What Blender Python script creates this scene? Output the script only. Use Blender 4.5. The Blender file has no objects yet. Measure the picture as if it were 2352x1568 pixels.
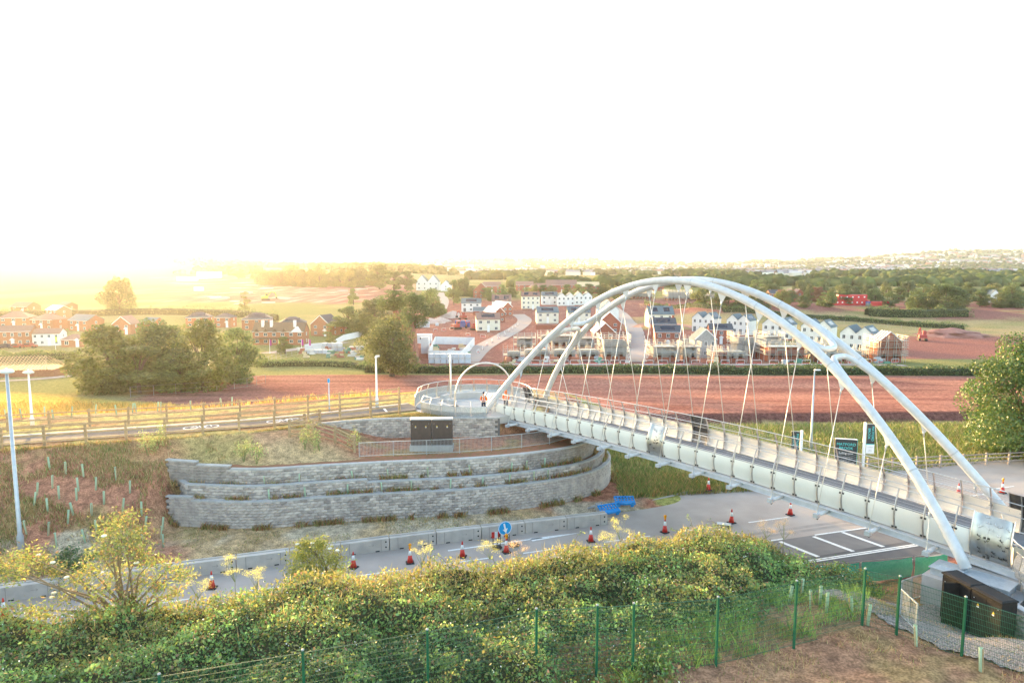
import bpy, math, random
import numpy as np
from math import radians, sin, cos, pi

# ---------------------------------------------------------------- camera, sky, sun, exposure
SC = bpy.context.scene
COL = SC.collection
CAM_H = 18.0
PITCH = radians(6.317)
FPX = 1568.0                      # focal length for a picture 2352 px wide (24 mm on 36 mm)
cam_d = bpy.data.cameras.new('camera')
cam_d.sensor_width = 36.0
cam_d.lens = 24.0
cam_d.clip_start = 0.5
cam_d.clip_end = 20000
cam = bpy.data.objects.new('camera', cam_d)
COL.objects.link(cam)
cam.location = (0, 0, CAM_H)
cam.rotation_euler = (pi / 2 - PITCH, 0, 0)
SC.camera = cam

SUN_AZ = radians(-31.5)           # measured from +Y, negative to the left
SUN_EL = radians(5.0)
w = bpy.data.worlds.new('World')
SC.world = w
w.use_nodes = True
nt = w.node_tree
nt.nodes.clear()
sky = nt.nodes.new('ShaderNodeTexSky')
sky.sky_type = 'NISHITA'
sky.sun_disc = False
sky.sun_elevation = SUN_EL
sky.sun_rotation = SUN_AZ
sky.altitude = 20
sky.air_density = 0.75
sky.dust_density = 1.5
sky.ozone_density = 0.4
bg = nt.nodes.new('ShaderNodeBackground')
bg.inputs[1].default_value = 0.15
wo = nt.nodes.new('ShaderNodeOutputWorld')
nt.links.new(sky.outputs[0], bg.inputs[0])
nt.links.new(bg.outputs[0], wo.inputs[0])

sun_d = bpy.data.lights.new('sun', 'SUN')
sun_d.energy = 2.0
sun_d.angle = radians(0.6)
sun_d.color = (1.0, 0.64, 0.26)
sun = bpy.data.objects.new('sun', sun_d)
COL.objects.link(sun)
sun.location = (-300, 500, 60)
sun.rotation_euler = (pi / 2 - SUN_EL, 0, pi - SUN_AZ)

SC.render.engine = 'CYCLES'
SC.view_settings.view_transform = 'Standard'
SC.view_settings.look = 'None'
SC.view_settings.gamma = 1.0
SC.view_settings.use_curve_mapping = False
SC.view_settings.exposure = 3.25
cy = SC.cycles
cy.max_bounces = 6
cy.diffuse_bounces = 3
cy.glossy_bounces = 3
cy.transmission_bounces = 4
cy.volume_bounces = 1
cy.transparent_max_bounces = 8
cy.use_denoising = True
try:
    cy.denoiser = 'OPENIMAGEDENOISE'
    cy.denoising_input_passes = 'RGB_ALBEDO_NORMAL'
    cy.denoising_prefilter = 'ACCURATE'
except Exception:
    pass

# ---------------------------------------------------------------- helpers
RNG = np.random.default_rng(7)
random.seed(7)


def ray(px, py):
    a = (px - 1176) / FPX
    b = (784 - py) / FPX
    return np.array([a, cos(PITCH) + b * sin(PITCH), -sin(PITCH) + b * cos(PITCH)])


def at(px, py, z=0.0):
    """world point at height z on the sight line of photo position px, py (2352 x 1568)"""
    d = ray(px, py)
    t = (z - CAM_H) / d[2]
    return np.array([d[0] * t, d[1] * t, z])


def atY(px, py, Y):
    d = ray(px, py)
    t = Y / d[1]
    return np.array([d[0] * t, Y, d[2] * t + CAM_H])


def lin(c):
    return tuple(((x / 12.92) if x <= .04045 else ((x + .055) / 1.055) ** 2.4) for x in c)


def tag(o, label=None, cat=None, group=None, kind=None):
    if label: o['label'] = label
    if cat: o['category'] = cat
    if group: o['group'] = group
    if kind: o['kind'] = kind
    return o


def empty(name, loc=(0, 0, 0), rz=0.0, label=None, cat=None, group=None, sc=None):
    o = bpy.data.objects.new(name, None)
    o.empty_display_size = 0.2
    COL.objects.link(o)
    o.location = tuple(float(q) for q in loc)
    o.rotation_euler = (0, 0, rz)
    if sc: o.scale = (sc, sc, sc) if not hasattr(sc, '__len__') else sc
    return tag(o, label, cat, group)


def link(name, me, parent=None, loc=None, rot=None, sc=None):
    o = bpy.data.objects.new(name, me)
    COL.objects.link(o)
    if parent is not None: o.parent = parent
    if loc is not None: o.location = tuple(float(q) for q in loc)
    if rot is not None: o.rotation_euler = rot
    if sc is not None: o.scale = (sc, sc, sc) if not hasattr(sc, '__len__') else sc
    return o


def copy_tree(o, parent=None):
    c = o.copy()
    COL.objects.link(c)
    c.parent = parent
    for ch in o.children:
        copy_tree(ch, c)
    return c


class MB:
    """collects shapes; build() links them as one mesh object"""
    def __init__(s):
        s.v = []; s.f = []; s.mi = []; s.m = 0

    def poly(s, vs, fs):
        n = len(s.v)
        s.v.extend([tuple(float(c) for c in p) for p in vs])
        for f in fs:
            s.f.append(tuple(i + n for i in f)); s.mi.append(s.m)
        return s

    def box(s, c, d, rz=0.0, top=None):
        """centre of base c, size d; top = (sx, sy) scale of the top face"""
        x, y, z = d[0] / 2, d[1] / 2, d[2]
        tx, ty = top if top else (1, 1)
        P = [(-x, -y, 0), (x, -y, 0), (x, y, 0), (-x, y, 0), (-x * tx, -y * ty, z), (x * tx, -y * ty, z), (x * tx, y * ty, z), (-x * tx, y * ty, z)]
        cr, sr = cos(rz), sin(rz)
        P = [(c[0] + a * cr - b * sr, c[1] + a * sr + b * cr, c[2] + h) for a, b, h in P]
        return s.poly(P, [(0, 3, 2, 1), (4, 5, 6, 7), (0, 1, 5, 4), (1, 2, 6, 5), (2, 3, 7, 6), (3, 0, 4, 7)])

    def bar(s, a, b, w, h=None, up=(0, 0, 1)):
        """square bar from a to b"""
        a = np.array(a, float); b = np.array(b, float)
        h = w if h is None else h
        d = b - a; L = np.linalg.norm(d)
        if L < 1e-6: return s
        d /= L
        u = np.array(up, float)
        if abs(d @ u) > .98: u = np.array([0, 1., 0])
        r = np.cross(d, u); r /= np.linalg.norm(r); u = np.cross(r, d)
        r = r * w / 2; u = u * h / 2
        P = [a - r - u, a + r - u, a + r + u, a - r + u, b - r - u, b + r - u, b + r + u, b - r + u]
        return s.poly(P, [(0, 1, 2, 3), (7, 6, 5, 4), (0, 4, 5, 1), (1, 5, 6, 2), (2, 6, 7, 3), (3, 7, 4, 0)])

    def tube(s, pts, r, k=8, cap=True):
        pts = [np.array(p, float) for p in pts]
        rs = r if hasattr(r, '__len__') else [r] * len(pts)
        n0 = len(s.v); m = len(pts)
        ref = np.array([0, 0, 1.])
        t0 = pts[1] - pts[0]; t0 /= np.linalg.norm(t0)
        if abs(t0 @ ref) > .9: ref = np.array([1., 0, 0])
        nrm = ref - t0 * (ref @ t0); nrm /= np.linalg.norm(nrm)
        for i in range(m):
            t = pts[min(i + 1, m - 1)] - pts[max(i - 1, 0)]
            t /= max(np.linalg.norm(t), 1e-9)
            nrm = nrm - t * (nrm @ t); nrm /= max(np.linalg.norm(nrm), 1e-9)
            bn = np.cross(t, nrm)
            for j in range(k):
                a = 2 * pi * j / k
                s.v.append(tuple(pts[i] + rs[i] * (cos(a) * nrm + sin(a) * bn)))
        for i in range(m - 1):
            for j in range(k):
                s.f.append((n0 + i * k + j, n0 + i * k + (j + 1) % k, n0 + (i + 1) * k + (j + 1) % k, n0 + (i + 1) * k + j)); s.mi.append(s.m)
        if cap:
            s.f.append(tuple(n0 + j for j in range(k))[::-1]); s.mi.append(s.m)
            s.f.append(tuple(n0 + (m - 1) * k + j for j in range(k))); s.mi.append(s.m)
        return s

    def lathe(s, prof, k=12, c=(0, 0, 0)):
        n0 = len(s.v)
        for r, z in prof:
            for j in range(k):
                a = 2 * pi * j / k
                s.v.append((c[0] + r * cos(a), c[1] + r * sin(a), c[2] + z))
        for i in range(len(prof) - 1):
            for j in range(k):
                s.f.append((n0 + i * k + j, n0 + i * k + (j + 1) % k, n0 + (i + 1) * k + (j + 1) % k, n0 + (i + 1) * k + j)); s.mi.append(s.m)
        s.f.append(tuple(n0 + j for j in range(k))[::-1]); s.mi.append(s.m)
        s.f.append(tuple(n0 + (len(prof) - 1) * k + j for j in range(k))); s.mi.append(s.m)
        return s

    def prism(s, prof, a, b):
        """profile (list of 3d offsets) swept from a to b"""
        a = np.array(a, float); b = np.array(b, float); n = len(prof)
        P = [a + np.array(p) for p in prof] + [b + np.array(p) for p in prof]
        F = [(i, (i + 1) % n, n + (i + 1) % n, n + i) for i in range(n)]
        return s.poly(P, F + [tuple(range(n))[::-1], tuple(range(n, 2 * n))])

    def mesh(s, name, mats, smooth=False):
        me = bpy.data.meshes.new(name)
        me.from_pydata(s.v, [], s.f)
        for m in (mats if isinstance(mats, (list, tuple)) else [mats]):
            me.materials.append(m)
        if any(s.mi): me.polygons.foreach_set('material_index', s.mi)
        if smooth: me.polygons.foreach_set('use_smooth', [True] * len(s.f))
        me.update()
        return me

    def build(s, name, mats, parent=None, smooth=False, loc=None, rot=None):
        return link(name, s.mesh(name, mats, smooth), parent, loc, rot)


def fast_mesh(name, V, F, mats, cols=None, smooth=False, mi=None):
    """V (n,3), F (m,k) uniform polygon size, cols (n,3) vertex colours"""
    V = np.ascontiguousarray(V, np.float32); F = np.ascontiguousarray(F, np.int32)
    me = bpy.data.meshes.new(name)
    k = F.shape[1]
    me.vertices.add(len(V)); me.vertices.foreach_set('co', V.ravel())
    me.loops.add(F.size); me.loops.foreach_set('vertex_index', F.ravel())
    me.polygons.add(len(F)); me.polygons.foreach_set('loop_start', np.arange(0, F.size, k, dtype=np.int32))
    me.polygons.foreach_set('loop_total', np.full(len(F), k, np.int32))
    for m in (mats if isinstance(mats, (list, tuple)) else [mats]): me.materials.append(m)
    if mi is not None: me.polygons.foreach_set('material_index', np.ascontiguousarray(mi, np.int32))
    if smooth: me.polygons.foreach_set('use_smooth', np.ones(len(F), bool))
    me.update(calc_edges=True)
    if cols is not None:
        ca = me.color_attributes.new('Col', 'FLOAT_COLOR', 'POINT')
        c4 = np.ones((len(V), 4), np.float32); c4[:, :3] = cols
        ca.data.foreach_set('color', c4.ravel())
    return me


def sstep(a, b, x):
    t = np.clip((np.asarray(x, float) - a) / (b - a), 0, 1)
    return t * t * (3 - 2 * t)


_T = RNG.random((256, 256))


def vnoise(x, y):
    """value noise, period 256"""
    x = np.asarray(x, float); y = np.asarray(y, float)
    xi = np.floor(x).astype(int); yi = np.floor(y).astype(int)
    fx = x - xi; fy = y - yi
    fx = fx * fx * (3 - 2 * fx); fy = fy * fy * (3 - 2 * fy)
    g = lambda i, j: _T[i % 256, j % 256]
    return (g(xi, yi) * (1 - fx) + g(xi + 1, yi) * fx) * (1 - fy) + (g(xi, yi + 1) * (1 - fx) + g(xi + 1, yi + 1) * fx) * fy


def fbm(x, y, o=4):
    s = 0; a = .5; t = 0
    for i in range(o):
        s = s + a * vnoise(x * 2 ** i + 17 * i, y * 2 ** i + 31 * i); t += a; a *= .5
    return s / t


# ---------------------------------------------------------------- materials
MATS = {}


def mat(name, c1, c2=None, scale=1.0, rough=.75, metal=0.0, bump=0.0, bscale=None, rand=0.0, detail=5, contrast=(.35, .65), col=False, spec=.4, space='world', alpha=None):
    """procedural Principled material: two colours mixed by noise, optional vertex colour, bump and per-object variation"""
    if name in MATS: return MATS[name]
    m = bpy.data.materials.new(name); MATS[name] = m
    m.use_nodes = True
    N = m.node_tree.nodes; L = m.node_tree.links
    b = N['Principled BSDF']
    b.inputs['Roughness'].default_value = rough
    b.inputs['Metallic'].default_value = metal
    b.inputs['Specular IOR Level'].default_value = spec
    b.inputs['Base Color'].default_value = (*c1, 1)
    m.diffuse_color = (*c1, 1)
    vec = None
    if c2 is not None or bump:
        if space == 'world':
            g = N.new('ShaderNodeNewGeometry'); vec = g.outputs['Position']
        else:
            g = N.new('ShaderNodeTexCoord'); vec = g.outputs['Object']
    out = None
    if c2 is not None:
        n = N.new('ShaderNodeTexNoise'); n.inputs['Scale'].default_value = scale; n.inputs['Detail'].default_value = detail
        L.new(vec, n.inputs['Vector'])
        r = N.new('ShaderNodeMapRange'); r.inputs[1].default_value = contrast[0]; r.inputs[2].default_value = contrast[1]
        L.new(n.outputs['Fac'], r.inputs[0])
        mx = N.new('ShaderNodeMix'); mx.data_type = 'RGBA'
        mx.inputs[6].default_value = (*c1, 1); mx.inputs[7].default_value = (*c2, 1)
        L.new(r.outputs[0], mx.inputs[0]); out = mx.outputs[2]
    if col:
        ca = N.new('ShaderNodeVertexColor'); ca.layer_name = 'Col'
        if out is not None:
            mm = N.new('ShaderNodeMix'); mm.data_type = 'RGBA'; mm.blend_type = 'MULTIPLY'; mm.inputs[0].default_value = 1
            L.new(out, mm.inputs[6]); L.new(ca.outputs[0], mm.inputs[7]); out = mm.outputs[2]
        else:
            out = ca.outputs[0]
    if rand:
        oi = N.new('ShaderNodeObjectInfo'); hs = N.new('ShaderNodeHueSaturation')
        mr = N.new('ShaderNodeMapRange'); mr.inputs[3].default_value = 1 - rand; mr.inputs[4].default_value = 1 + rand
        L.new(oi.outputs['Random'], mr.inputs[0]); L.new(mr.outputs[0], hs.inputs['Value'])
        if out is not None: L.new(out, hs.inputs['Color'])
        else: hs.inputs['Color'].default_value = (*c1, 1)
        out = hs.outputs[0]
    if out is not None: L.new(out, b.inputs['Base Color'])
    if bump:
        n2 = N.new('ShaderNodeTexNoise'); n2.inputs['Scale'].default_value = bscale or scale * 4; n2.inputs['Detail'].default_value = 6
        L.new(vec, n2.inputs['Vector'])
        bp = N.new('ShaderNodeBump'); bp.inputs['Strength'].default_value = min(1, bump); bp.inputs['Distance'].default_value = .05 if bump <= 1 else .05 * bump
        L.new(n2.outputs['Fac'], bp.inputs['Height']); L.new(bp.outputs[0], b.inputs['Normal'])
    if alpha is not None: b.inputs['Alpha'].default_value = alpha
    return m


_ORD = ['first', 'second', 'third', 'fourth', 'fifth', 'sixth', 'seventh', 'eighth', 'ninth', 'tenth', 'eleventh', 'twelfth', 'thirteenth', 'fourteenth', 'fifteenth', 'sixteenth', 'seventeenth', 'eighteenth', 'nineteenth', 'twentieth']


def ordi(i):
    return _ORD[i] if i < 20 else ('twenty-' + _ORD[i - 20] if i < 29 else 'thirtieth')


def leafmat(name, tint=(1, 1, 1), trans=.45, rand=.12):
    """leaves: diffuse + translucent, colour from the vertex colours"""
    if name in MATS: return MATS[name]
    m = bpy.data.materials.new(name); MATS[name] = m
    m.use_nodes = True
    N = m.node_tree.nodes; L = m.node_tree.links
    N.remove(N['Principled BSDF'])
    out = N['Material Output']
    ca = N.new('ShaderNodeVertexColor'); ca.layer_name = 'Col'
    mm = N.new('ShaderNodeMix'); mm.data_type = 'RGBA'; mm.blend_type = 'MULTIPLY'; mm.inputs[0].default_value = 1
    mm.inputs[7].default_value = (*[1.6 * q for q in tint], 1); L.new(ca.outputs[0], mm.inputs[6])
    oi = N.new('ShaderNodeObjectInfo'); hs = N.new('ShaderNodeHueSaturation')
    mr = N.new('ShaderNodeMapRange'); mr.inputs[3].default_value = 1 - rand; mr.inputs[4].default_value = 1 + rand
    L.new(oi.outputs['Random'], mr.inputs[0]); L.new(mr.outputs[0], hs.inputs['Value']); L.new(mm.outputs[2], hs.inputs['Color'])
    d = N.new('ShaderNodeBsdfDiffuse'); t = N.new('ShaderNodeBsdfTranslucent'); x = N.new('ShaderNodeMixShader')
    g = N.new('ShaderNodeBsdfGlossy'); g.inputs['Roughness'].default_value = .45; g.inputs['Color'].default_value = (.9, .9, .9, 1)
    x2 = N.new('ShaderNodeMixShader'); x2.inputs[0].default_value = .05
    x.inputs[0].default_value = trans
    L.new(hs.outputs[0], d.inputs[0]); L.new(hs.outputs[0], t.inputs[0])
    L.new(d.outputs[0], x.inputs[1]); L.new(t.outputs[0], x.inputs[2])
    L.new(x.outputs[0], x2.inputs[1]); L.new(g.outputs[0], x2.inputs[2])
    L.new(x2.outputs[0], out.inputs[0])
    return m


def smooth_poly(P, step):
    """Catmull-Rom through P, resampled at even steps"""
    P = np.array(P, float); Q = np.vstack([2 * P[0] - P[1], P, 2 * P[-1] - P[-2]]); R = []
    for i in range(1, len(Q) - 2):
        for t in np.linspace(0, 1, 24, endpoint=False):
            a, b, c, d = Q[i - 1], Q[i], Q[i + 1], Q[i + 2]
            R.append(.5 * (2 * b + (c - a) * t + (2 * a - 5 * b + 4 * c - d) * t * t + (3 * b - a - 3 * c + d) * t ** 3))
    R.append(P[-1]); R = np.array(R)
    L = np.r_[0, np.cumsum(np.linalg.norm(np.diff(R, axis=0), axis=1))]
    n = max(2, int(round(L[-1] / step)) + 1)
    s = np.linspace(0, L[-1], n)
    return np.stack([np.interp(s, L, R[:, k]) for k in range(R.shape[1])], 1)


def offset_poly(P, d):
    """offset to the left of the direction of travel"""
    T = np.gradient(P[:, :2], axis=0); T /= np.linalg.norm(T, axis=1)[:, None]
    Q = P.copy(); Q[:, 0] += -T[:, 1] * d; Q[:, 1] += T[:, 0] * d
    return Q


def sdist(P, X, Y):
    """signed distance to polyline P, positive to the left of travel"""
    X = np.asarray(X, float); Y = np.asarray(Y, float)
    best = np.full(X.shape, 1e9); sg = np.ones(X.shape)
    for i in range(len(P) - 1):
        a = P[i, :2]; b = P[i + 1, :2]; d = b - a; L2 = d @ d
        t = np.clip(((X - a[0]) * d[0] + (Y - a[1]) * d[1]) / L2, 0, 1)
        dx = X - a[0] - t * d[0]; dy = Y - a[1] - t * d[1]
        q = np.hypot(dx, dy); c = d[0] * (Y - a[1]) - d[1] * (X - a[0])
        m = q < best - 1e-9
        best = np.where(m, q, best); sg = np.where(m, np.where(c >= 0, 1, -1), sg)
    return best * sg
# ---------------------------------------------------------------- terrain
RA = radians(18.0)                 # direction of the dual carriageway
EU = np.array([cos(RA), sin(RA)]); EV = np.array([-sin(RA), cos(RA)])
PATH_Z = 5.5
PLAT_Z = 4.0


def uv2(u, v, z=0.0):
    return np.array([u * EU[0] + v * EV[0], u * EU[1] + v * EV[1], z])


WALL_L = smooth_poly([(-23.6, 45.1), (-17.74, 44.54), (-13.24, 45.42), (-8.57, 46.32), (-4.49, 46.9), (-0.88, 47.75), (2.59, 49.07), (5.3, 50.6), (7.3, 52.9), (8.2, 56.0), (7.6, 59.5), (5.6, 62.5)], .4)
WALL_M = offset_poly(WALL_L, .5)
WALL_T = offset_poly(WALL_L, 1.25)
BACK_W = smooth_poly([(-15.6, 53.0), (-12.5, 54.2), (-9.8, 54.8), (-6.5, 55.05), (-3.0, 55.1), (-1.0, 55.1)], .4)
# edge of the upper level: path verge, back wall, landing, then round behind the abutment
UPPER = np.array([(-120, 22.6), (-32.9, 46.0), (-20.3, 50.4), (-16.2, 52.2), (-15.6, 53.3), (-12.5, 54.5), (-9.8, 55.1), (-3.0, 55.4), (1.6, 57.2), (4.0, 60.0), (4.6, 63.5), (3.0, 67), (-2, 69.5), (-9.0, 66.5), (-26.5, 58.5), (-41.0, 54.5), (-120, 28.6)])
UP_FRONT = UPPER[:11]

_PY = np.array([-200, 60, 75, 90, 120, 150, 175, 200, 300, 400, 500, 700, 1000, 2000, 2600, 9000.])
_PZ = np.array([0, 0, -.2, -1.0, -3.3, -5.4, -6.4, -6.9, -7, -5, -3, 0, 2, 0, 0, 0.])
_RX = np.array([-600, 0, 300, 700, 850, 1000, 1150, 1300, 1450, 1560, 1700, 1800, 1900, 2000, 2100, 2180, 2352, 3200])
_RY = np.array([598, 598, 598, 599, 599, 597, 596, 599, 602, 607, 606, 602, 597, 594, 587, 581, 579, 580.])


def inside(P, X, Y):
    c = np.zeros(np.shape(X), bool); n = len(P)
    for i in range(n):
        x0, y0 = P[i]; x1, y1 = P[(i + 1) % n]
        if y0 == y1: continue
        c ^= ((y0 > Y) != (y1 > Y)) & (X < (x1 - x0) * (Y - y0) / (y1 - y0) + x0)
    return c


def zt(X, Y):
    X = np.atleast_1d(np.asarray(X, float)); Y = np.atleast_1d(np.asarray(Y, float))
    z = np.interp(Y, _PY, _PZ)
    a = X / np.maximum(Y, 20.)
    far = Y > 350
    # slow undulation of the open ground
    z = z + (fbm(X / 60 + 3, Y / 60, 3) - .5) * 1.2 * sstep(85, 140, Y)
    # heap of red soil along the far field, and the hump of the stripped field
    z = z + 1.3 * np.exp(-((Y - 121 - .06 * X) / 9) ** 2) * sstep(-10, 12, X) * (1 - sstep(62, 80, X))
    # cut edge of the stripped field above the grass
    z = z + .95 * sstep(77.0, 78.4, Y - .05 * np.maximum(X, 0)) * (1 - sstep(80, 108, Y)) * sstep(8, 14, X) * (1 - sstep(56, 64, X))
    # hill on the left, ridge behind
    z = z + 52 * sstep(700, 1900, Y) * sstep(-.30, -.58, a) + 12 * sstep(650, 1200, Y) * sstep(-.02, -.2, a) * (1 - sstep(-.30, -.58, a))
    px = 1176 + FPX * a
    ridge = 18 + (610 - np.interp(px, _RX, _RY)) * 4600 / FPX
    ridge = ridge + (fbm(X / 420, Y / 420, 4) - .5) * 46
    z = z + np.maximum(0, ridge) * sstep(1900, 4600, Y) * (.95 + .2 * fbm(X / 300 + 9, Y / 300, 3))
    z = z + (fbm(X / 160 + 9, Y / 160, 3) - .5) * 7 * sstep(400, 900, Y)
    # mounds of soil right of the estate
    for mx, my, mz, r in ((112, 340, 7, 34), (150, 345, 5, 30), (215, 330, 4, 40)):
        z = z + mz * np.exp(-((X - mx) ** 2 + (Y - my) ** 2) / (2 * (r / 2) ** 2))
    near = Y < 200
    if near.any():
        x = X[near]; y = Y[near]
        u = x * EU[0] + y * EU[1]; v = x * EV[0] + y * EV[1]
        zz = z[near]
        # bank on the camera's side of the road
        top = 4.1 - 1.1 * sstep(21.5, 26.5, u) * sstep(16.5, 19.5, v)
        fg = top * (1 - sstep(21.5, 30.6, v)) + .0
        fg = fg + (fbm(x / 2.5, y / 2.5, 3) - .5) * .5 * (1 - sstep(29, 30.5, v))
        zz = np.where(v < 31, fg, zz)
        # far verge rises a little
        zz = zz + .35 * sstep(43.2, 45.5, v) * (1 - sstep(70, 90, v)) * (1 - sstep(22, 30, u))
        # embankment carrying the path
        dw = sdist(WALL_L, x, y)
        du = sdist(UP_FRONT, x, y)
        ins = inside(UPPER, x, y)
        slope_l = PATH_Z * np.clip((v - 43.9) / 10.2, 0, 1)
        lump = (fbm(x / 1.3, y / 1.3, 3) - .5)
        slope_l = slope_l + lump * .5 * np.clip((v - 43.9) / 2, 0, 1) * (1 - np.clip((v - 53) / 1.0, 0, 1))
        wl = sstep(-22.8, -24.6, x)              # 1 where there is no wall
        plat = PLAT_Z + (PATH_Z - .1 - PLAT_Z) * sstep(-9.8, -15.5, x) * sstep(1.9, 5.8, dw)
        inner = np.where(dw < 1.6, .35, .35 + (plat - .35) * sstep(1.6, 2.3, dw))
        wallz = np.where(dw > 0, inner, zz)
        emb = wallz * (1 - wl) + slope_l * wl
        emb = np.where(v > 43.9, np.maximum(emb, zz), zz)
        # behind the plateau the ground falls to the field
        dback = np.where(ins, 0, np.abs(sdist(np.vstack([UPPER, UPPER[:1]]), x, y)))
        backz = PATH_Z * (1 - sstep(.3, 16, dback)) + zz * sstep(.3, 16, dback)
        behind = (~ins) & (v > 58) & (u < 28)
        zz2 = np.where(behind, backz, emb)
        zz2 = np.where(ins, PATH_Z - .03 + lump * .05, zz2)
        zz2 = np.where((u > 30) & (v > 43), zz, zz2)
        z[near] = np.where(v > 31, zz2, zz)
    return z


def zt1(x, y):
    return float(zt([x], [y])[0])


def gp(px, py, dz=0.0):
    """first terrain point on the sight line of photo position px, py"""
    d = ray(px, py)
    t = np.geomspace(15, 7000, 1600)
    X = d[0] * t; Y = d[1] * t; Z = CAM_H + d[2] * t
    h = zt(X, Y) + dz
    i = np.argmax(Z < h)
    if i == 0: i = len(t) - 1
    a0, a1 = Z[i - 1] - h[i - 1], Z[i] - h[i]
    f = a0 / (a0 - a1) if a0 != a1 else 0
    tt = t[i - 1] + f * (t[i] - t[i - 1])
    x, y = d[0] * tt, d[1] * tt
    return np.array([x, y, zt1(x, y)])


def axis(lo, hi, segs):
    out = [lo]
    for end, st in segs:
        n = max(1, int(round((end - out[-1]) / st)))
        out += list(np.linspace(out[-1], end, n + 1)[1:])
    return np.array(out)


RED = np.array([.255, .118, .096]); RED2 = np.array([.30, .155, .12]); DRY = np.array([.36, .27, .13]); GRN = np.array([.14, .17, .05])
BRN = np.array([.22, .15, .09]); YEL = np.array([.50, .33, .09]); GREY = np.array([.36, .32, .29])


def soft(P, X, Y, w):
    return sstep(-w, w, sdist(np.vstack([P, P[:1]]), X, Y))


gx = axis(-3600, 3600, [(-900, 60), (-250, 15), (-70, 3.5), (-42, 1.0), (-26, .5), (32, .36), (52, .8), (110, 2.2), (260, 6), (900, 16), (3600, 60)])
gy = axis(-30, 5600, [(12, 3), (18, 1), (76, .36), (100, .8), (200, 1.8), (420, 4.5), (900, 12), (2000, 40), (5600, 75)])
GX, GY = np.meshgrid(gx, gy)
fx, fy = GX.ravel(), GY.ravel()
TZ = zt(fx, fy)
U = fx * EU[0] + fy * EU[1]; Vv = fx * EV[0] + fy * EV[1]
A = fx / np.maximum(fy, 20.)
n1 = fbm(fx / 9, fy / 9, 4); n2 = fbm(fx / 2.2 + 50, fy / 2.2, 3); n3 = fbm(fx / 40 + 5, fy / 40 + 8, 3)


def mixc(c, w, col):
    w = np.clip(w, 0, 1)[:, None]
    return c * (1 - w) + np.asarray(col) * w


C = np.tile(np.array([.21, .205, .085]), (len(fx), 1))
C = mixc(C, sstep(.45, .6, n3), [.30, .25, .12])
# right verge and green field behind the bridge
# stripped red field between embankment and hedge
redf = sstep(83, 85.5, fy + (n1 - .5) * 3 + 6.5 * sstep(4, 12, fx) - .05 * np.maximum(fx, 0) - np.maximum(0, -25 - fx) * .45) * (1 - sstep(139, 141, fy + (n1 - .5) * 2)) * sstep(-58, -54, fx + (fy - 92) * .12 + (n1 - .5) * 6) * (1 - sstep(74, 80, fx - (fy - 84) * .5))
str_ = fbm(fx / 30 + fy * .01, fy / 1.7 + .02 * fx, 3)
C = mixc(C, redf, RED)
C = mixc(C, redf * sstep(.5, .66, str_) * .9, RED2 * 1.05)
C = mixc(C, redf * sstep(.5, .36, str_) * .7, RED * .72)
C = mixc(C, redf * sstep(.52, .62, fbm(fx / 14 + 3, fy / 5, 3)) * .5, RED2 * 1.12)
C = mixc(C, sstep(76.4, 77.4, fy - .05 * np.maximum(fx, 0)) * (1 - sstep(78.8, 80.0, fy - .05 * np.maximum(fx, 0))) * sstep(9, 14, fx) * (1 - sstep(56, 62, fx)), RED * .62)
# island of dry grass round the oak
# building site
site = sstep(147, 149, fy + (n1 - .5) * 3) * (1 - sstep(430, 470, fy + (n1 - .5) * 20)) * sstep(-.2, -.16, A + (n1 - .5) * .02) * (1 - sstep(.36, .42, A + (fy - 170) * .0003))
C = mixc(C, site, RED * 1.05)
C = mixc(C, site * sstep(.5, .75, n2), RED2 * 1.08)
# pasture right of the estate
past = sstep(262, 272, fy + sstep(.48, .56, A) * 22) * (1 - sstep(322, 332, fy + (n1 - .5) * 8)) * sstep(.15, .2, A)
C = mixc(C, past, [.36, .275, .145]); C = mixc(C, past * sstep(.45, .65, n1), [.29, .25, .115])
# red ground beyond the pasture, right
redr = sstep(335, 345, fy) * (1 - sstep(420, 450, fy)) * sstep(.17, .22, A)
C = mixc(C, redr * sstep(.3, .5, n1), RED * 1.02)
redq = sstep(178, 182, fy) * (1 - sstep(236, 250, fy + (n1 - .5) * 20)) * sstep(.55, .58, A + (n1 - .5) * .03)
C = mixc(C, redq, RED * 1.06)
for mx, my, r in ((112, 340, 34), (150, 345, 30), (215, 330, 40)):
    C = mixc(C, sstep(.25, .5, np.exp(-((fx - mx) ** 2 + (fy - my) ** 2) / (2 * (r / 2) ** 2)) + (n1 - .5) * .5), RED * 1.05)
# hillside development, left of centre
dev = sstep(410, 430, fy + (n1 - .5) * 40) * (1 - sstep(860, 900, fy)) * sstep(-.54, -.48, A + (n1 - .5) * .05) * (1 - sstep(-.16, -.13, A + (n1 - .5) * .03))
C = mixc(C, dev, RED2 * .9); C = mixc(C, dev * sstep(.52, .7, n2), [.46, .33, .27]); C = mixc(C, dev * sstep(.5, .62, n1) * .6, RED)
# golden stubble hill on the far left
gold = sstep(560, 640, fy) * sstep(-.40, -.46, A) * (1 - dev)
C = mixc(C, gold, [.26, .235, .085])
# meadow behind the path
mead = sstep(0, 1.5, fy - (66 + .36 * (fx + 9))) * (1 - sstep(82, 84, fy + (n1 - .5) * 3 - np.maximum(0, -25 - fx) * .45)) * (1 - sstep(-12, -6, fx + (n1 - .5) * 5))
C = mixc(C, mead, YEL); C = mixc(C, mead * sstep(.5, .7, n2), [.42, .34, .10])
# far hills: woods and fields
fh = sstep(1500, 2400, fy)
C = mixc(C, fh, [.10, .13, .06]); C = mixc(C, fh * sstep(.5, .62, fbm(fx / 190, fy / 190, 3)), [.20, .21, .10])
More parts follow.
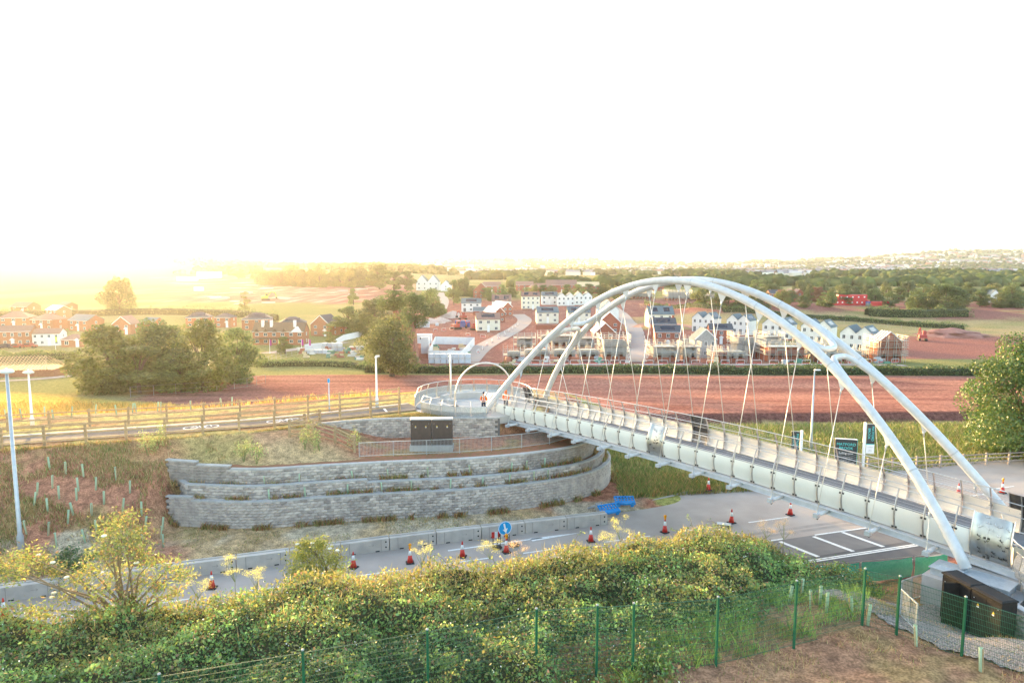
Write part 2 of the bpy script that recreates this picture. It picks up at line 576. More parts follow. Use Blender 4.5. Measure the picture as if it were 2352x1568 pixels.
# upper level and verges
insU = inside(UPPER, fx, fy)
emb_ = (Vv > 43.6) & (Vv < 66) & (U < 26)
C[emb_] = mixc(np.tile(np.array([.36, .17, .11]), (emb_.sum(), 1)), sstep(.42, .62, n1[emb_]), [.42, .30, .17])
C[emb_] = mixc(C[emb_], sstep(.55, .75, n2[emb_]) * .6, [.24, .22, .09])
e2 = emb_ & (Vv < 47)
C[e2] = mixc(C[e2], sstep(.35, .6, n2[e2]) * .8, [.42, .36, .27])
e3 = emb_ & (Vv > 51.5) & (Vv < 54.6) & (U < -3)
C[e3] = mixc(C[e3], sstep(.3, .55, n1[e3]) * .9, [.36, .28, .12])
C[insU] = mixc(np.tile(np.array([.46, .37, .15]), (insU.sum(), 1)), sstep(.45, .6, n2[insU]), [.40, .25, .14])
# foreground bank
fgm = Vv < 31
C[fgm] = mixc(np.tile(np.array([.27, .155, .10]), (fgm.sum(), 1)), sstep(.4, .62, n1[fgm]), [.30, .20, .12])
C[fgm] = mixc(C[fgm], sstep(.60, .74, n2[fgm]) * .5, [.22, .19, .08])
rb = fgm & (U > 22) & (Vv > 21.5)
C[rb] = mixc(np.tile(RED * .9, (rb.sum(), 1)), sstep(.5, .7, n2[rb]) * .6, [.25, .19, .08])
vr = (Vv > 43.4) & (U >= 26) & (fy - .05 * fx + (n1 - .5) * 2 < 76.8)
C[vr] = mixc(np.tile(np.array([.30, .30, .10]), (vr.sum(), 1)), sstep(.42, .6, n1[vr]), [.17, .22, .05])
C[vr] = mixc(C[vr], (sstep(70, 76, fy[vr]) * .8), [.40, .31, .15])
vl = (fy > 57) & (fy - .05 * fx + (n1 - .5) * 2 < 76.8) & (fx > 7) & (U < 40) & (Vv > 47)
C[vl] = mixc(np.tile(np.array([.34, .29, .12]), (vl.sum(), 1)), sstep(.42, .6, n1[vl]), [.22, .23, .07])
iy, ix = np.meshgrid(np.arange(len(gy) - 1), np.arange(len(gx) - 1), indexing='ij')
q = (iy * len(gx) + ix).ravel()
GF = np.stack([q, q + 1, q + 1 + len(gx), q + len(gx)], 1)
m_ground = mat('ground_mat', (.70, .70, .70), (1.28, 1.25, 1.2), scale=2.2, rough=1.0, bump=.3, bscale=3.0, col=True, detail=12, spec=.0, contrast=(.36, .64))
_n = m_ground.node_tree.nodes; _l = m_ground.node_tree.links
_g = _n.new('ShaderNodeNewGeometry'); _t = _n.new('ShaderNodeTexNoise'); _t.inputs['Scale'].default_value = 11; _t.inputs['Detail'].default_value = 6
_l.new(_g.outputs['Position'], _t.inputs['Vector'])
_r = _n.new('ShaderNodeMapRange'); _r.inputs[1].default_value = .38; _r.inputs[2].default_value = .62; _r.inputs[3].default_value = .72; _r.inputs[4].default_value = 1.3
_l.new(_t.outputs['Fac'], _r.inputs[0])
_h = _n.new('ShaderNodeHueSaturation'); _l.new(_r.outputs[0], _h.inputs['Value'])
_b = _n['Principled BSDF']; _s = _b.inputs['Base Color'].links[0].from_socket
_l.new(_s, _h.inputs['Color']); _l.new(_h.outputs[0], _b.inputs['Base Color'])
ground = link('ground', fast_mesh('ground', np.stack([fx, fy, TZ], 1), GF, m_ground, C, smooth=True))
tag(ground, kind='structure')

# ---------------------------------------------------------------- haze
hz = MB().box((0, 2400, -14), (9000, 7000, 195))
m_h = bpy.data.materials.new('haze_mat'); m_h.use_nodes = True
hn = m_h.node_tree; hn.nodes.clear()
pv = hn.nodes.new('ShaderNodeVolumePrincipled')
pv.inputs['Color'].default_value = (.97, .96, 1.0, 1)
pv.inputs['Density'].default_value = 0.00007
pv.inputs['Anisotropy'].default_value = 0.72
pv.inputs['Density Attribute'].default_value = ''
ho = hn.nodes.new('ShaderNodeOutputMaterial')
hn.links.new(pv.outputs[0], ho.inputs['Volume'])
haze = hz.build('haze', m_h)
tag(haze, kind='stuff')
# ---------------------------------------------------------------- roads, path, markings
m_asph = mat('asphalt_worn', (.34, .295, .262), (.42, .365, .325), scale=.35, rough=.9, bump=.25, bscale=25, detail=8, spec=.1)
m_asph2 = mat('asphalt_dark', (.11, .106, .108), (.14, .134, .134), scale=.8, rough=.88, bump=.25, bscale=30, detail=8, spec=.1)
m_asph3 = mat('asphalt_hatched', (.17, .158, .155), (.215, .2, .19), scale=.6, rough=.9, bump=.25, bscale=30, detail=8, spec=.1)
m_kerb = mat('kerb_concrete', (.42, .40, .37), (.34, .32, .30), scale=5, rough=.85, bump=.2, bscale=30)
m_line = mat('road_paint', (.74, .74, .72), (.45, .43, .41), scale=9, rough=.7, contrast=(.5, .78))
m_pave = mat('path_concrete', (.40, .385, .365), (.33, .31, .30), scale=1.2, rough=.9, bump=.2, bscale=20)
m_gravel = mat('gravel', (.13, .11, .11), (.33, .295, .285), scale=17, rough=.95, bump=1.0, bscale=22, detail=3, contrast=(.42, .58))


def strip(name, pts_l, pts_r, z, m, kind='structure'):
    a = MB()
    n = len(pts_l)
    P = [(p[0], p[1], p[2] if len(p) > 2 else z) for p in pts_l] + [(p[0], p[1], p[2] if len(p) > 2 else z) for p in pts_r]
    a.poly(P, [(i, n + i, n + i + 1, i + 1)[::-1] for i in range(n - 1)])
    o = a.build(name, m)
    return tag(o, kind=kind)


def uvstrip(name, v0, v1, z, m, us, v0b=None, v1b=None):
    return strip(name, [uv2(u, v0 + (0 if v0b is None else (v0b - v0) * i / (len(us) - 1)), z) for i, u in enumerate(us)],
                 [uv2(u, v1 + (0 if v1b is None else (v1b - v1) * i / (len(us) - 1)), z) for i, u in enumerate(us)], z, m)


US = np.linspace(-70, 80, 31)
uvstrip('road', 35.75, 44.2, .03, m_asph, US)
uvstrip('road', 30.7, 33.0, .03, m_asph2, US)
uvstrip('road', 33.0, 35.75, .032, m_asph3, US)
# junction mouth and pavement beyond the bridge
side = [at(*q, .034) for q in ((2060, 1139), (2352, 1160), (2500, 1150), (2500, 1096), (2352, 1099), (2200, 1110), (2085, 1121))]
tag(MB().poly(side, [tuple(range(len(side)))[::-1]]).build('road', m_asph), kind='structure')
u2 = np.linspace(24, 80, 12)
strip('road', [uv2(u, 44.2, .03) for u in u2], [uv2(u, 44.4 + min(1.6, (u - 24) * .25), .03) for u in u2], .03, m_asph)
pv_ = [at(*q, .06) for q in ((1800, 1098), (2060, 1117), (2090, 1096), (1850, 1077))]
tag(MB().poly(pv_, [(0, 1, 2, 3)]).build('pavement', m_pave), kind='structure')
# tactile blocks on the pavement
tb = MB()
pv4 = [np.array(p) for p in pv_]
for i in range(16):
    for j in range(7):
        f0, f1, g0, g1 = i / 16 + .006, (i + 1) / 16 - .006, j / 7 + .02, (j + 1) / 7 - .02
        L_ = lambda f, g: (pv4[0] * (1 - f) + pv4[1] * f) * (1 - g) + (pv4[3] * (1 - f) + pv4[2] * f) * g
        c = [L_(f0, g0), L_(f1, g0), L_(f1, g1), L_(f0, g1)]
        tb.poly([p + np.array([0, 0, .004]) for p in c] + [p + np.array([0, 0, .02 + .008 * random.random()]) for p in c], [(4, 5, 6, 7), (0, 1, 5, 4), (1, 2, 6, 5), (2, 3, 7, 6), (3, 0, 4, 7)])
pav = [o for o in bpy.data.objects if o.name == 'pavement'][0]
tag(tb.build('paving_blocks', mat('paver', (.36, .34, .32), (.27, .25, .235), scale=4, rough=.9), pav), kind='stuff')


def kerb_line(name, pts, w=.13, h=.12, unit=.915, z=None):
    """kerb stones, one object each, under one piece of the setting"""
    P = smooth_poly([(p[0], p[1]) for p in pts], unit)
    par = None
    root = empty(name, (P[0][0], P[0][1], 0)); tag(root, kind='structure')
    me = MB().box((0, 0, 0), (unit - .012, w, h + .1)).mesh('kerb_stone', m_kerb)
    for i in range(len(P) - 1):
        c = (P[i] + P[i + 1]) / 2; d = P[i + 1] - P[i]
        zz = (z if z is not None else 0) - .1
        link('kerb_stone', me, root, (c[0] - P[0][0], c[1] - P[0][1], zz), (0, 0, math.atan2(d[1], d[0])))
    return root


kerb_line('kerb', [uv2(21, 30.55), uv2(46, 30.55)], z=.03)
kerb_line('kerb', [uv2(24, 44.48), uv2(27, 45.2), uv2(31, 46.1), uv2(39, 46.1)], z=.03)


def mark(pts, z=.044):
    return tag(MB().poly([(p[0], p[1], z) for p in pts], [tuple(range(len(pts)))]).build('road_marking', m_line), kind='structure')


def uline(u0, u1, v, wd=.12, v1=None, z=.044):
    v1 = v if v1 is None else v1
    return mark([uv2(u0, v - wd / 2), uv2(u1, v1 - wd / 2), uv2(u1, v1 + wd / 2), uv2(u0, v + wd / 2)], z)


for k in range(14):
    uline(-14.6 + k * 5.6, -11.2 + k * 5.6, 39.0, .13)
uline(9.0, 15.4, 40.85, .16, 40.95)
mark([uv2(14.6, 40.6), uv2(18.2, 40.95), uv2(14.6, 41.1)])
uline(-40, 30.6, 35.85, .15, 35.85); uline(33.0, 37.6, 35.72, .15, 35.65); uline(39.5, 48, 35.6, .15, 35.5)
uline(-40, 50, 33.28, .14, 32.1); uline(-40, 50, 33.5, .12, 32.3)
for k, u in enumerate((29.9, 32.6, 35.0, 37.4, 40.0)):
    b0 = 33.4 - (u + 40) / 90 * 1.1
    mark([uv2(u, 35.55), uv2(u + .28, 35.55), uv2(u + .95, b0 + .3), uv2(u + .65, b0 + .3)])
uline(44, 47, 38.4, .12); uline(49, 52.6, 38.3, .12)
# tyre and crack lines on the worn lane
for v, u0, u1 in ((37.2, 10, 40), (42.6, -12, 22), (36.6, 20, 44)):
    tag(MB().poly([(*uv2(u0, v - .2)[:2], .038), (*uv2(u1, v - .25)[:2], .038), (*uv2(u1, v + .12)[:2], .038), (*uv2(u0, v + .1)[:2], .038)], [(0, 1, 2, 3)]).build('road_patch', mat('asphalt_patch', (.26, .23, .21), (.32, .285, .26), scale=1.5, rough=.9)), kind='structure')

# shared path along the embankment
FENCE_N = smooth_poly([(-62, 36.9), (-33.5, 46.8), (-20.6, 51.3), (-13.5, 54.7), (-7.6, 58.3)], .5)
FENCE_F = smooth_poly([(-66, 41.8), (-38.4, 51.0), (-27.3, 54.4), (-17, 58.9), (-9.2, 62.9)], .5)
PL = offset_poly(FENCE_N, .55); PR = offset_poly(FENCE_N, 3.35)
PE = offset_poly(FENCE_N, 3.75)
strip('path', PL, PR, PATH_Z + .04, m_asph2)
strip('path_edging', PR, PE, PATH_Z + .05, m_kerb)


def on_path(sd, f):
    """point on the path at distance sd from its landing end, fraction f across"""
    L = np.r_[0, np.cumsum(np.linalg.norm(np.diff(PL, axis=0), axis=1))]
    s = L[-1] - sd
    a = np.array([np.interp(s, L, PL[:, k]) for k in (0, 1)]); b = np.array([np.interp(s, L, PR[:, k]) for k in (0, 1)])
    return a * (1 - f) + b * f


def ring_mark(c, r, w, z, k=16, sx=1.0):
    a = MB(); P = []
    for i in range(k):
        t = 2 * pi * i / k
        P.append((c[0] + sx * r * cos(t), c[1] + r * sin(t), z)); P.append((c[0] + sx * (r - w) * cos(t), c[1] + (r - w) * sin(t), z))
    a.poly(P, [(2 * i, 2 * i + 1, (2 * i + 3) % (2 * k), (2 * i + 2) % (2 * k))[::-1] for i in range(k)])
    return a


# painted bicycles on the path
for sd in (11.6, 17.8):
    o_ = on_path(sd, .5); d_ = on_path(sd - 1, .5) - o_; d_ /= np.linalg.norm(d_); e_ = np.array([-d_[1], d_[0]])
    bm_ = MB(); zz = PATH_Z + .052
    W = [o_ - d_ * .75, o_ + d_ * .75]
    for c in W:
        bm_.poly(*(lambda r: (r.v, r.f))(ring_mark(c, .55, .1, zz)))
    def seg(a, b, w=.09):
        d = (b - a) / np.linalg.norm(b - a); n = np.array([-d[1], d[0]]) * w / 2
        bm_.poly([(*(a - n), zz), (*(b - n), zz), (*(b + n), zz), (*(a + n), zz)], [(0, 1, 2, 3)])
    bb = o_ - e_ * .1; st = o_ - d_ * .25 + e_ * .75; hd = o_ + d_ * .55 + e_ * .8
    seg(W[0], st); seg(st, bb); seg(bb, hd); seg(hd, W[1]); seg(W[0], bb); seg(st, hd)
    tag(bm_.build('path_marking', m_line), kind='structure')
a_, b_ = on_path(3.1, .1), on_path(2.6, .9)
d_ = (b_ - a_); n_ = np.array([-d_[1], d_[0]]) / np.linalg.norm(d_) * .09
tag(MB().poly([(*(a_ - n_), PATH_Z + .052), (*(b_ - n_), PATH_Z + .052), (*(b_ + n_), PATH_Z + .052), (*(a_ + n_), PATH_Z + .052)], [(0, 1, 2, 3)]).build('path_marking', m_line), kind='structure')

# gravel apron by the near abutment and soil ledges of the terraced wall come with their things
gpoly = [at(*q, 3.0) for q in ((1835, 1400), (1960, 1452), (2040, 1490), (2180, 1566), (2420, 1640), (2420, 1500), (2200, 1400), (2150, 1385), (2060, 1400), (1990, 1425), (1890, 1385))]


def drape(name, poly, m, dz=.03, step=.35, kind='structure'):
    poly = np.array([(p[0], p[1]) for p in poly])
    x0, y0 = poly.min(0) - step; x1, y1 = poly.max(0) + step
    xs = np.arange(x0, x1 + step, step); ys = np.arange(y0, y1 + step, step)
    X, Y = np.meshgrid(xs, ys); xx, yy = X.ravel(), Y.ravel()
    ci = inside(poly, xx + (fbm(xx * 1.5, yy * 1.5, 3) - .5) * .9, yy)
    n = len(xs); iy, ix = np.meshgrid(np.arange(len(ys) - 1), np.arange(n - 1), indexing='ij')
    q = (iy * n + ix).ravel(); F = np.stack([q, q + 1, q + 1 + n, q + n], 1)
    F = F[ci[F].all(1)]
    me = fast_mesh(name, np.stack([xx, yy, zt(xx, yy) + dz], 1), F, m, smooth=True)
    return tag(link(name, me), kind=kind)


drape('gravel_bed', gpoly, m_gravel, .06, .14)
# ---------------------------------------------------------------- bridge
BTH = radians(38.3)
BA = np.array([-sin(BTH), cos(BTH), 0]); BN = np.array([cos(BTH), sin(BTH), 0])
BO = np.array([11.38, 45.53, 0])
BROT = BTH + pi / 2               # local x axis along the bridge


def B(s, n, z):
    return BO + BA * s + BN * n + np.array([0, 0, z])


def deckz(s):                     # level of the outriggers
    return 5.38 - .486 * (s / 17) ** 2


def arch(s, sg):
    t = (2 * s / 37.06) ** 2
    h = 12.336 * (1 - t) * (1 + .0067 * t + .0237 * t * t)
    n = 3.6355 - .1992 * h - .0119 * h * (12.336 - h)
    return B(s, sg * n, 4.717 + h)


m_white = mat('bridge_paint', (.54, .555, .58), (.47, .485, .505), scale=3, rough=.32, spec=.5, bump=.02, bscale=60)
m_weld = mat('weld_seam', (.42, .43, .45), (.36, .37, .39), scale=20, rough=.5)
m_steel = mat('satin_steel', (.62, .60, .57), (.54, .52, .50), scale=6, rough=.3, metal=.85)
m_panel = mat('parapet_panel', (.80, .765, .70), (.73, .695, .635), scale=.7, rough=.4, metal=.1, spec=.5)
m_dark = mat('dark_bracket', (.07, .065, .06), rough=.5, metal=.4)
m_post = mat('post_steel', (.50, .48, .46), (.42, .405, .39), scale=8, rough=.36, metal=.75)
m_deck = mat('deck_surface', (.15, .16, .18), (.19, .195, .21), scale=3, rough=.85, bump=.2, bscale=50)
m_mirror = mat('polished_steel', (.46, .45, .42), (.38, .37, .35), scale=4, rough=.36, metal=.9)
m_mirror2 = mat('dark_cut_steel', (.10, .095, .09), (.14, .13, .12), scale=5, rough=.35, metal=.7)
m_conc = mat('abutment_concrete', (.40, .395, .385), (.32, .315, .31), scale=1.4, rough=.85, bump=.25, bscale=12, detail=8)
m_galv = mat('galvanised', (.50, .55, .60), (.42, .47, .52), scale=7, rough=.4, metal=.45)
m_rod = mat('hanger_rod', (.62, .60, .56), rough=.35, metal=.3)

bridge = empty('footbridge', B(0, 0, 0), 0, 'white footbridge hung from two leaning steel arch tubes across the road', 'bridge')
bo = np.array(bridge.location)
lb = lambda p: np.array(p) - bo
S0, S1 = -21.6, 20.2
for sg in (-1, 1):
    pts = [lb(arch(s, sg)) for s in np.linspace(-18.5, 18.5, 80)]
    at_ = MB().tube(pts, .235, 20).build('arch_tube', m_white, bridge, smooth=True)
    for q in range(6, 76, 10):
        MB().tube([pts[q], pts[q] + (pts[q + 1] - pts[q]) * .1], .241, 20, False).build('weld_seam', m_weld, at_, smooth=True)
# curved cross braces: two U bends back to back at each end
for s1 in (-10.35, 10.35):
    for dr in (-1, 1):
        P = []
        for t in np.linspace(-1, 1, 33):
            ss = s1 + dr * (.27 + 2.35 * abs(t) ** 2.6)
            if abs(ss) > 18: ss = 18 * np.sign(ss)
            a = arch(ss, -1); b = arch(ss, 1); f = (np.sign(t) * abs(t) ** .62 + 1) / 2
            P.append(lb(a * (1 - f) + b * f))
        P = [p for p in smooth_poly(P, .12)]
        MB().tube(P, .165, 14).build('cross_brace', m_white, bridge, smooth=True)
SS = np.linspace(S0, S1, 60)
for sg in (-1, 1):
    e = MB()
    for n0, n1, z0, z1 in ((2.20, 2.46, -.17, .08), (2.12, 2.54, .08, .115), (2.15, 2.51, -.2, -.17)):
        V_ = []
        for s in SS:
            z = deckz(s)
            V_ += [lb(B(s, sg * n0, z + z0)), lb(B(s, sg * n1, z + z0)), lb(B(s, sg * n1, z + z1)), lb(B(s, sg * n0, z + z1))]
        F_ = []
        for i in range(len(SS) - 1):
            for j in range(4):
                F_.append((4 * i + j, 4 * i + (j + 1) % 4, 4 * i + 4 + (j + 1) % 4, 4 * i + 4 + j))
        e.poly(V_, F_ + [(3, 2, 1, 0), (4 * len(SS) - 4, 4 * len(SS) - 3, 4 * len(SS) - 2, 4 * len(SS) - 1)])
    e.build('edge_beam', m_white, bridge)
dk = MB(); V_ = []
for s in SS:
    z = deckz(s)
    V_ += [lb(B(s, -2.19, z + .0)), lb(B(s, 2.19, z + .0)), lb(B(s, 2.19, z + .24)), lb(B(s, -2.19, z + .24))]
dk.poly(V_, [(4 * i + j, 4 * i + (j + 1) % 4, 4 * i + 4 + (j + 1) % 4, 4 * i + 4 + j) for i in range(len(SS) - 1) for j in range(4)])
dk.build('deck', m_deck, bridge)
# cross beams under the deck
me_cb = MB().box((0, 0, 0), (.18, 4.38, .16)).mesh('cross_beam', m_white)
HS = [.02 + (6.5 - i) * 2.6 for i in range(14)]
for s in HS:
    link('cross_beam', me_cb, bridge, lb(B(s, 0, deckz(s) - .17)), (0, 0, BROT))

PROF = [(.12, 2.26), (.45, 2.40), (.80, 2.47), (1.10, 2.46), (1.37, 2.40), (1.75, 2.28), (2.15, 2.08)]
_pz = np.array([p[0] for p in PROF]); _pn = np.array([p[1] for p in PROF])
pn = lambda z: float(np.interp(z, _pz, _pn))


def prof_sheet(s0, s1, z0, z1, sg, m, off=0.0, k=7, ns=2):
    a = MB(); V_ = []
    for s in np.linspace(s0, s1, ns):
        for z in np.linspace(z0, z1, k):
            for t in (0, -.012):
                V_.append(lb(B(s, sg * (pn(z) + off + t), deckz(s) + z)))
    idx = lambda i, j, t: (i * k + j) * 2 + t
    F_ = []
    for i in range(ns - 1):
        for j in range(k - 1):
            for t in (0, 1):
                F_.append((idx(i, j, t), idx(i + 1, j, t), idx(i + 1, j + 1, t), idx(i, j + 1, t)))
    for j in range(k - 1):
        for i in (0, ns - 1):
            F_.append((idx(i, j, 0), idx(i, j + 1, 0), idx(i, j + 1, 1), idx(i, j, 1)))
    a.poly(V_, F_)
    return a


def creature(kind, c, sz, ang, sg, m, par):
    """small bird or fish cut out of a steel sheet, bent open a little"""
    if kind == 'bird':
        O = [(-1, .1), (-.35, .12), (-.6, .75), (0, .22), (.55, .7), (.4, .12), (1.0, .0), (.4, -.1), (0, -.22), (-.4, -.1)]
    else:
        O = [(-1, .3), (-.6, .05), (-.2, .26), (.3, .28), (.9, .02), (.3, -.22), (-.2, -.2), (-.6, -.03), (-1, -.3), (-.85, 0)]
    s, z = c; V_ = []
    for t in (.006, .05):
        for x, y in O:
            dx = (x * cos(ang) - y * sin(ang)) * sz; dz = (x * sin(ang) + y * cos(ang)) * sz
            zz = min(2.11, max(.2, z + dz))
            V_.append(lb(B(s + dx, sg * (pn(zz) + (t if t < .01 else t * (y > 0) * .8 + .007)), deckz(s) + zz)))
    n = len(O)
    a = MB().poly(V_, [tuple(range(n)), tuple(range(n, 2 * n))] + [(i, (i + 1) % n, n + (i + 1) % n, n + i) for i in range(n)])
    a.build(kind + '_cutout', m, par)


PS = sorted([h + o for h in HS for o in (-.65, .65)])
PS = [PS[0] - 1.3] + PS + [PS[-1] + 1.3]
deco_n = [(PS[14], PS[15]), (-19.75, -18.2), (18.2, 19.4)]
deco_f = [(PS[14], PS[15]), (-20.3, -18.3), (18.2, 19.5)]
for sg in (-1, 1):
    for s in PS:
        a = MB(); V_ = []
        for z in np.linspace(.10, 2.15, 9):
            w_ = .035 + .045 * (1 - ((z - 1.1) / 1.2) ** 2)
            for t in (-w_, w_):
                for d in (.02, -.02):
                    V_.append(lb(B(s + d, sg * (pn(z) + .0 + t * .9 - .03), deckz(s) + z)))
        for i in range(8):
            b0 = 4 * i
            for j, k in ((0, 1), (1, 3), (3, 2), (2, 0)):
                a.f.append((b0 + j, b0 + k, b0 + 4 + k, b0 + 4 + j)); a.mi.append(0)
        a.v = [tuple(p) for p in V_]
        o = a.build('parapet_post', m_post, bridge)
        for z in (.32, 1.22):
            for d in (-.075, .075):
                q0 = lb(B(s + d - .05, sg * (pn(z) + .02), deckz(s) + z - .045)); q1 = lb(B(s + d + .05, sg * (pn(z) + .02), deckz(s) + z - .045))
                MB().bar(q0, q1, .03, .09).build('clamp', m_dark, o)
    for i in range(len(PS) - 1):
        s0, s1 = PS[i], PS[i + 1]
        dec = any(abs((s0 + s1) / 2 - (a + b) / 2) < .6 for a, b in (deco_n if sg < 0 else deco_f)[:1])
        if dec: continue
        prof_sheet(s0 + .05, s1 - .05, .22, 1.33, sg, m_panel).build('panel', m_panel, bridge, smooth=True)
    for z, r, nm in ((2.15, .03, 'top_rail'), (1.38, .022, 'panel_rail'), (.19, .018, 'lower_rail')):
        MB().tube([lb(B(s, sg * (pn(min(z, 2.2)) - .02), deckz(s) + z)) for s in np.linspace(-18.2, 18.2, 44)], r, 8).build(nm, m_steel, bridge, smooth=True)
    for z in (1.48, 1.61, 1.74, 1.87, 2.0):
        MB().tube([lb(B(s, sg * pn(z), deckz(s) + z)) for s in np.linspace(-18.2, 18.2, 40)], .005, 4).build('wire', m_steel, bridge)
    hr = MB()
    for z in (1.72, 1.1):
        hr.tube([lb(B(s, sg * 1.93, deckz(s) + z)) for s in np.linspace(-20.5, 19.6, 44)], .024, 8)
    for s in PS[::2]:
        hr.bar(lb(B(s, sg * 1.93, deckz(s) + 1.72)), lb(B(s, sg * 2.28, deckz(s) + 1.70)), .02)
    hr.build('handrail', m_steel, bridge)
    for k, (a0, b0) in enumerate(deco_n if sg < 0 else deco_f):
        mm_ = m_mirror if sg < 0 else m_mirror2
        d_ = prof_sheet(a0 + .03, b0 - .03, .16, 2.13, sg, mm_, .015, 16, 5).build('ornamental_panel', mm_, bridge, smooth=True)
        tag(d_, 'polished steel parapet panel with cut birds' if sg < 0 else 'dark steel parapet panel with cut fish')
        rr = random.Random(5 + k + sg)
        cell = [(x, z) for z in np.arange(.4, 2.05, .2) for x in np.arange(a0 + .18, b0 - .1, .26)]
        for x, z in cell:
            if sg < 0 and rr.random() < .45: continue
            creature('bird' if sg < 0 else 'fish', (x + rr.uniform(-.06, .06), z + rr.uniform(-.04, .04)), rr.uniform(.09, .14) if sg < 0 else rr.uniform(.08, .12), rr.uniform(-.7, .7), sg, m_dark if sg < 0 and z < 1.4 else m_steel, d_)
        for s in (a0, b0):
            MB().tube([lb(B(s, sg * (pn(z) + .02), deckz(s) + z)) for z in np.linspace(.1, 2.18, 10)], .03, 8).build('panel_stile', m_steel, d_)
# plain end bays past the ornamental panels
    for s0, s1 in ((-21.5, -19.85),) if sg < 0 else ():
        prof_sheet(s0, s1, .2, 1.2, sg, m_mirror, 0, 7, 3).build('panel', m_mirror, bridge, smooth=True)
        MB().tube([lb(B(s, sg * (pn(1.3)), deckz(s) + 1.3)) for s in (s0, s1)], .025, 8).build('panel_rail', m_steel, bridge)
# outriggers and hangers
for sg in (-1, 1):
    for i, s in enumerate(HS):
        z = deckz(s); tip = B(s, sg * 3.63, z + .02)
        o = MB().tube([lb(B(s, sg * 2.44, z + .0)), lb(B(s, sg * 3.56, z + .04))], .105, 12).build('outrigger', m_white, bridge, smooth=True)
        e = MB(); e.box((0, 0, -.1), (.26, .26, .2)); e.build('end_block', m_galv, o, loc=lb(B(s, sg * 3.68, z + .03)), rot=(0, 0, BROT))
        MB().tube([lb(B(s + .09 * cos(a), sg * (3.60 + .06 * sin(a * 2)), z - .07 + .12 * sin(a))) for a in np.linspace(0, 2 * pi, 13)], .018, 5).build('strap', m_dark, o)
        ends = 1.0 if abs(s) < 16 else .0
        top = arch(s if abs(s) < 16 else s * .985, sg)
        top2 = top - np.array([0, 0, .52]) + (tip - top) * .015
        h = MB().tube([lb(tip + np.array([0, 0, .12])), lb(top2)], .021, 8).build('hanger', m_rod, bridge, smooth=True)
        d = (top2 - tip); d /= np.linalg.norm(d)
        MB().tube([lb(tip + d * .08), lb(tip + d * .14), lb(tip + d * .42)], [.05, .05, .022], 8).build('lower_clevis', m_galv, h, smooth=True)
        MB().tube([lb(top2 - d * .34), lb(top2 - d * .06), lb(top2)], [.022, .055, .055], 8).build('upper_clevis', m_galv, h, smooth=True)
        dd = arch(s + .2, sg) - arch(s - .2, sg); dd /= np.linalg.norm(dd)
        lg = MB(); cr_ = np.cross(dd, d); cr_ /= np.linalg.norm(cr_)
        P_ = [top - dd * .34 - d * .18, top + dd * .34 - d * .18, top2 + dd * .07 - d * .02, top2 - dd * .07 - d * .02]
        lg.poly([lb(p + cr_ * .02) for p in P_] + [lb(p - cr_ * .02) for p in P_], [(0, 1, 2, 3), (7, 6, 5, 4), (0, 4, 5, 1), (1, 5, 6, 2), (2, 6, 7, 3), (3, 7, 4, 0)])
        lg.build('lug_plate', m_white, bridge)

# abutments: concrete blocks, base plates
def obox(a, s0, s1, n0, n1, z0, z1):
    P = [B(s0, n0, z0), B(s1, n0, z0), B(s1, n1, z0), B(s0, n1, z0), B(s0, n0, z1), B(s1, n0, z1), B(s1, n1, z1), B(s0, n1, z1)]
    return a.poly([lb(p) for p in P], [(0, 3, 2, 1), (4, 5, 6, 7), (0, 1, 5, 4), (1, 2, 6, 5), (2, 3, 7, 6), (3, 0, 4, 7)])


def abutment(sgn):
    ab = empty('bridge_abutment', B(18.6 * sgn, 0, 2.6), 0, 'pale concrete abutment block under the nearer feet of the arch tubes' if sgn < 0 else 'grey concrete abutment at the far end of the footbridge above the terraced wall', 'abutment')
    off = np.array(ab.location) - bo
    for sg in (-1, 1):
        a = MB()
        s0, s1 = sorted((17.1 * sgn, 20.7 * sgn))
        n0, n1 = sorted((sg * 3.05, sg * 4.6))
        obox(a, s0, s1, n0, n1, 1.9, 4.28)
        o = a.build('concrete_block', m_conc, ab); o.location = -off
        p = MB()
        s0, s1 = sorted((17.25 * sgn, 20.3 * sgn))
        n0, n1 = sorted((sg * 3.12, sg * 4.35))
        obox(p, s0, s1, n0, n1, 4.60, 4.64); obox(p, s0 + .05, s1 - .05, n0 + .12, n0 + .15, 4.28, 4.60); obox(p, s0 + .05, s1 - .05, n1 - .15, n1 - .12, 4.28, 4.60)
        for ss in np.linspace(s0 + .1, s1 - .1, 4): obox(p, ss - .02, ss + .02, n0 + .151, n1 - .151, 4.285, 4.595)
        o = p.build('base_plate', m_galv, ab); o.location = -off
        c = MB(); obox(c, 18.0 * sgn - .5, 18.0 * sgn + .5, sg * 3.66 - .32, sg * 3.66 + .32, 4.642, 4.70)
        o = c.build('foot_plate', m_galv, ab); o.location = -off
    a = MB(); s0, s1 = sorted((18.2 * sgn, 20.9 * sgn)); obox(a, s0, s1, -2.9, 2.9, 1.9, 4.5)
    o = a.build('abutment_wall', m_conc, ab); o.location = -off
    return ab


AB_N = abutment(-1)
AB_F = abutment(1)
# ---------------------------------------------------------------- terraced retaining walls
m_blk = mat('split_block', (.34, .295, .265), (.50, .44, .385), scale=2.0, rough=.9, bump=.9, bscale=16, rand=.28, detail=4, contrast=(.35, .65))
m_cop = mat('coping', (.44, .43, .42), (.37, .36, .35), scale=3, rough=.85, rand=.08)
m_soil = mat('bed_soil', (.33, .15, .10), (.24, .15, .08), scale=3, rough=1, bump=.4, bscale=8, spec=0)
BL, BH = .44, .205


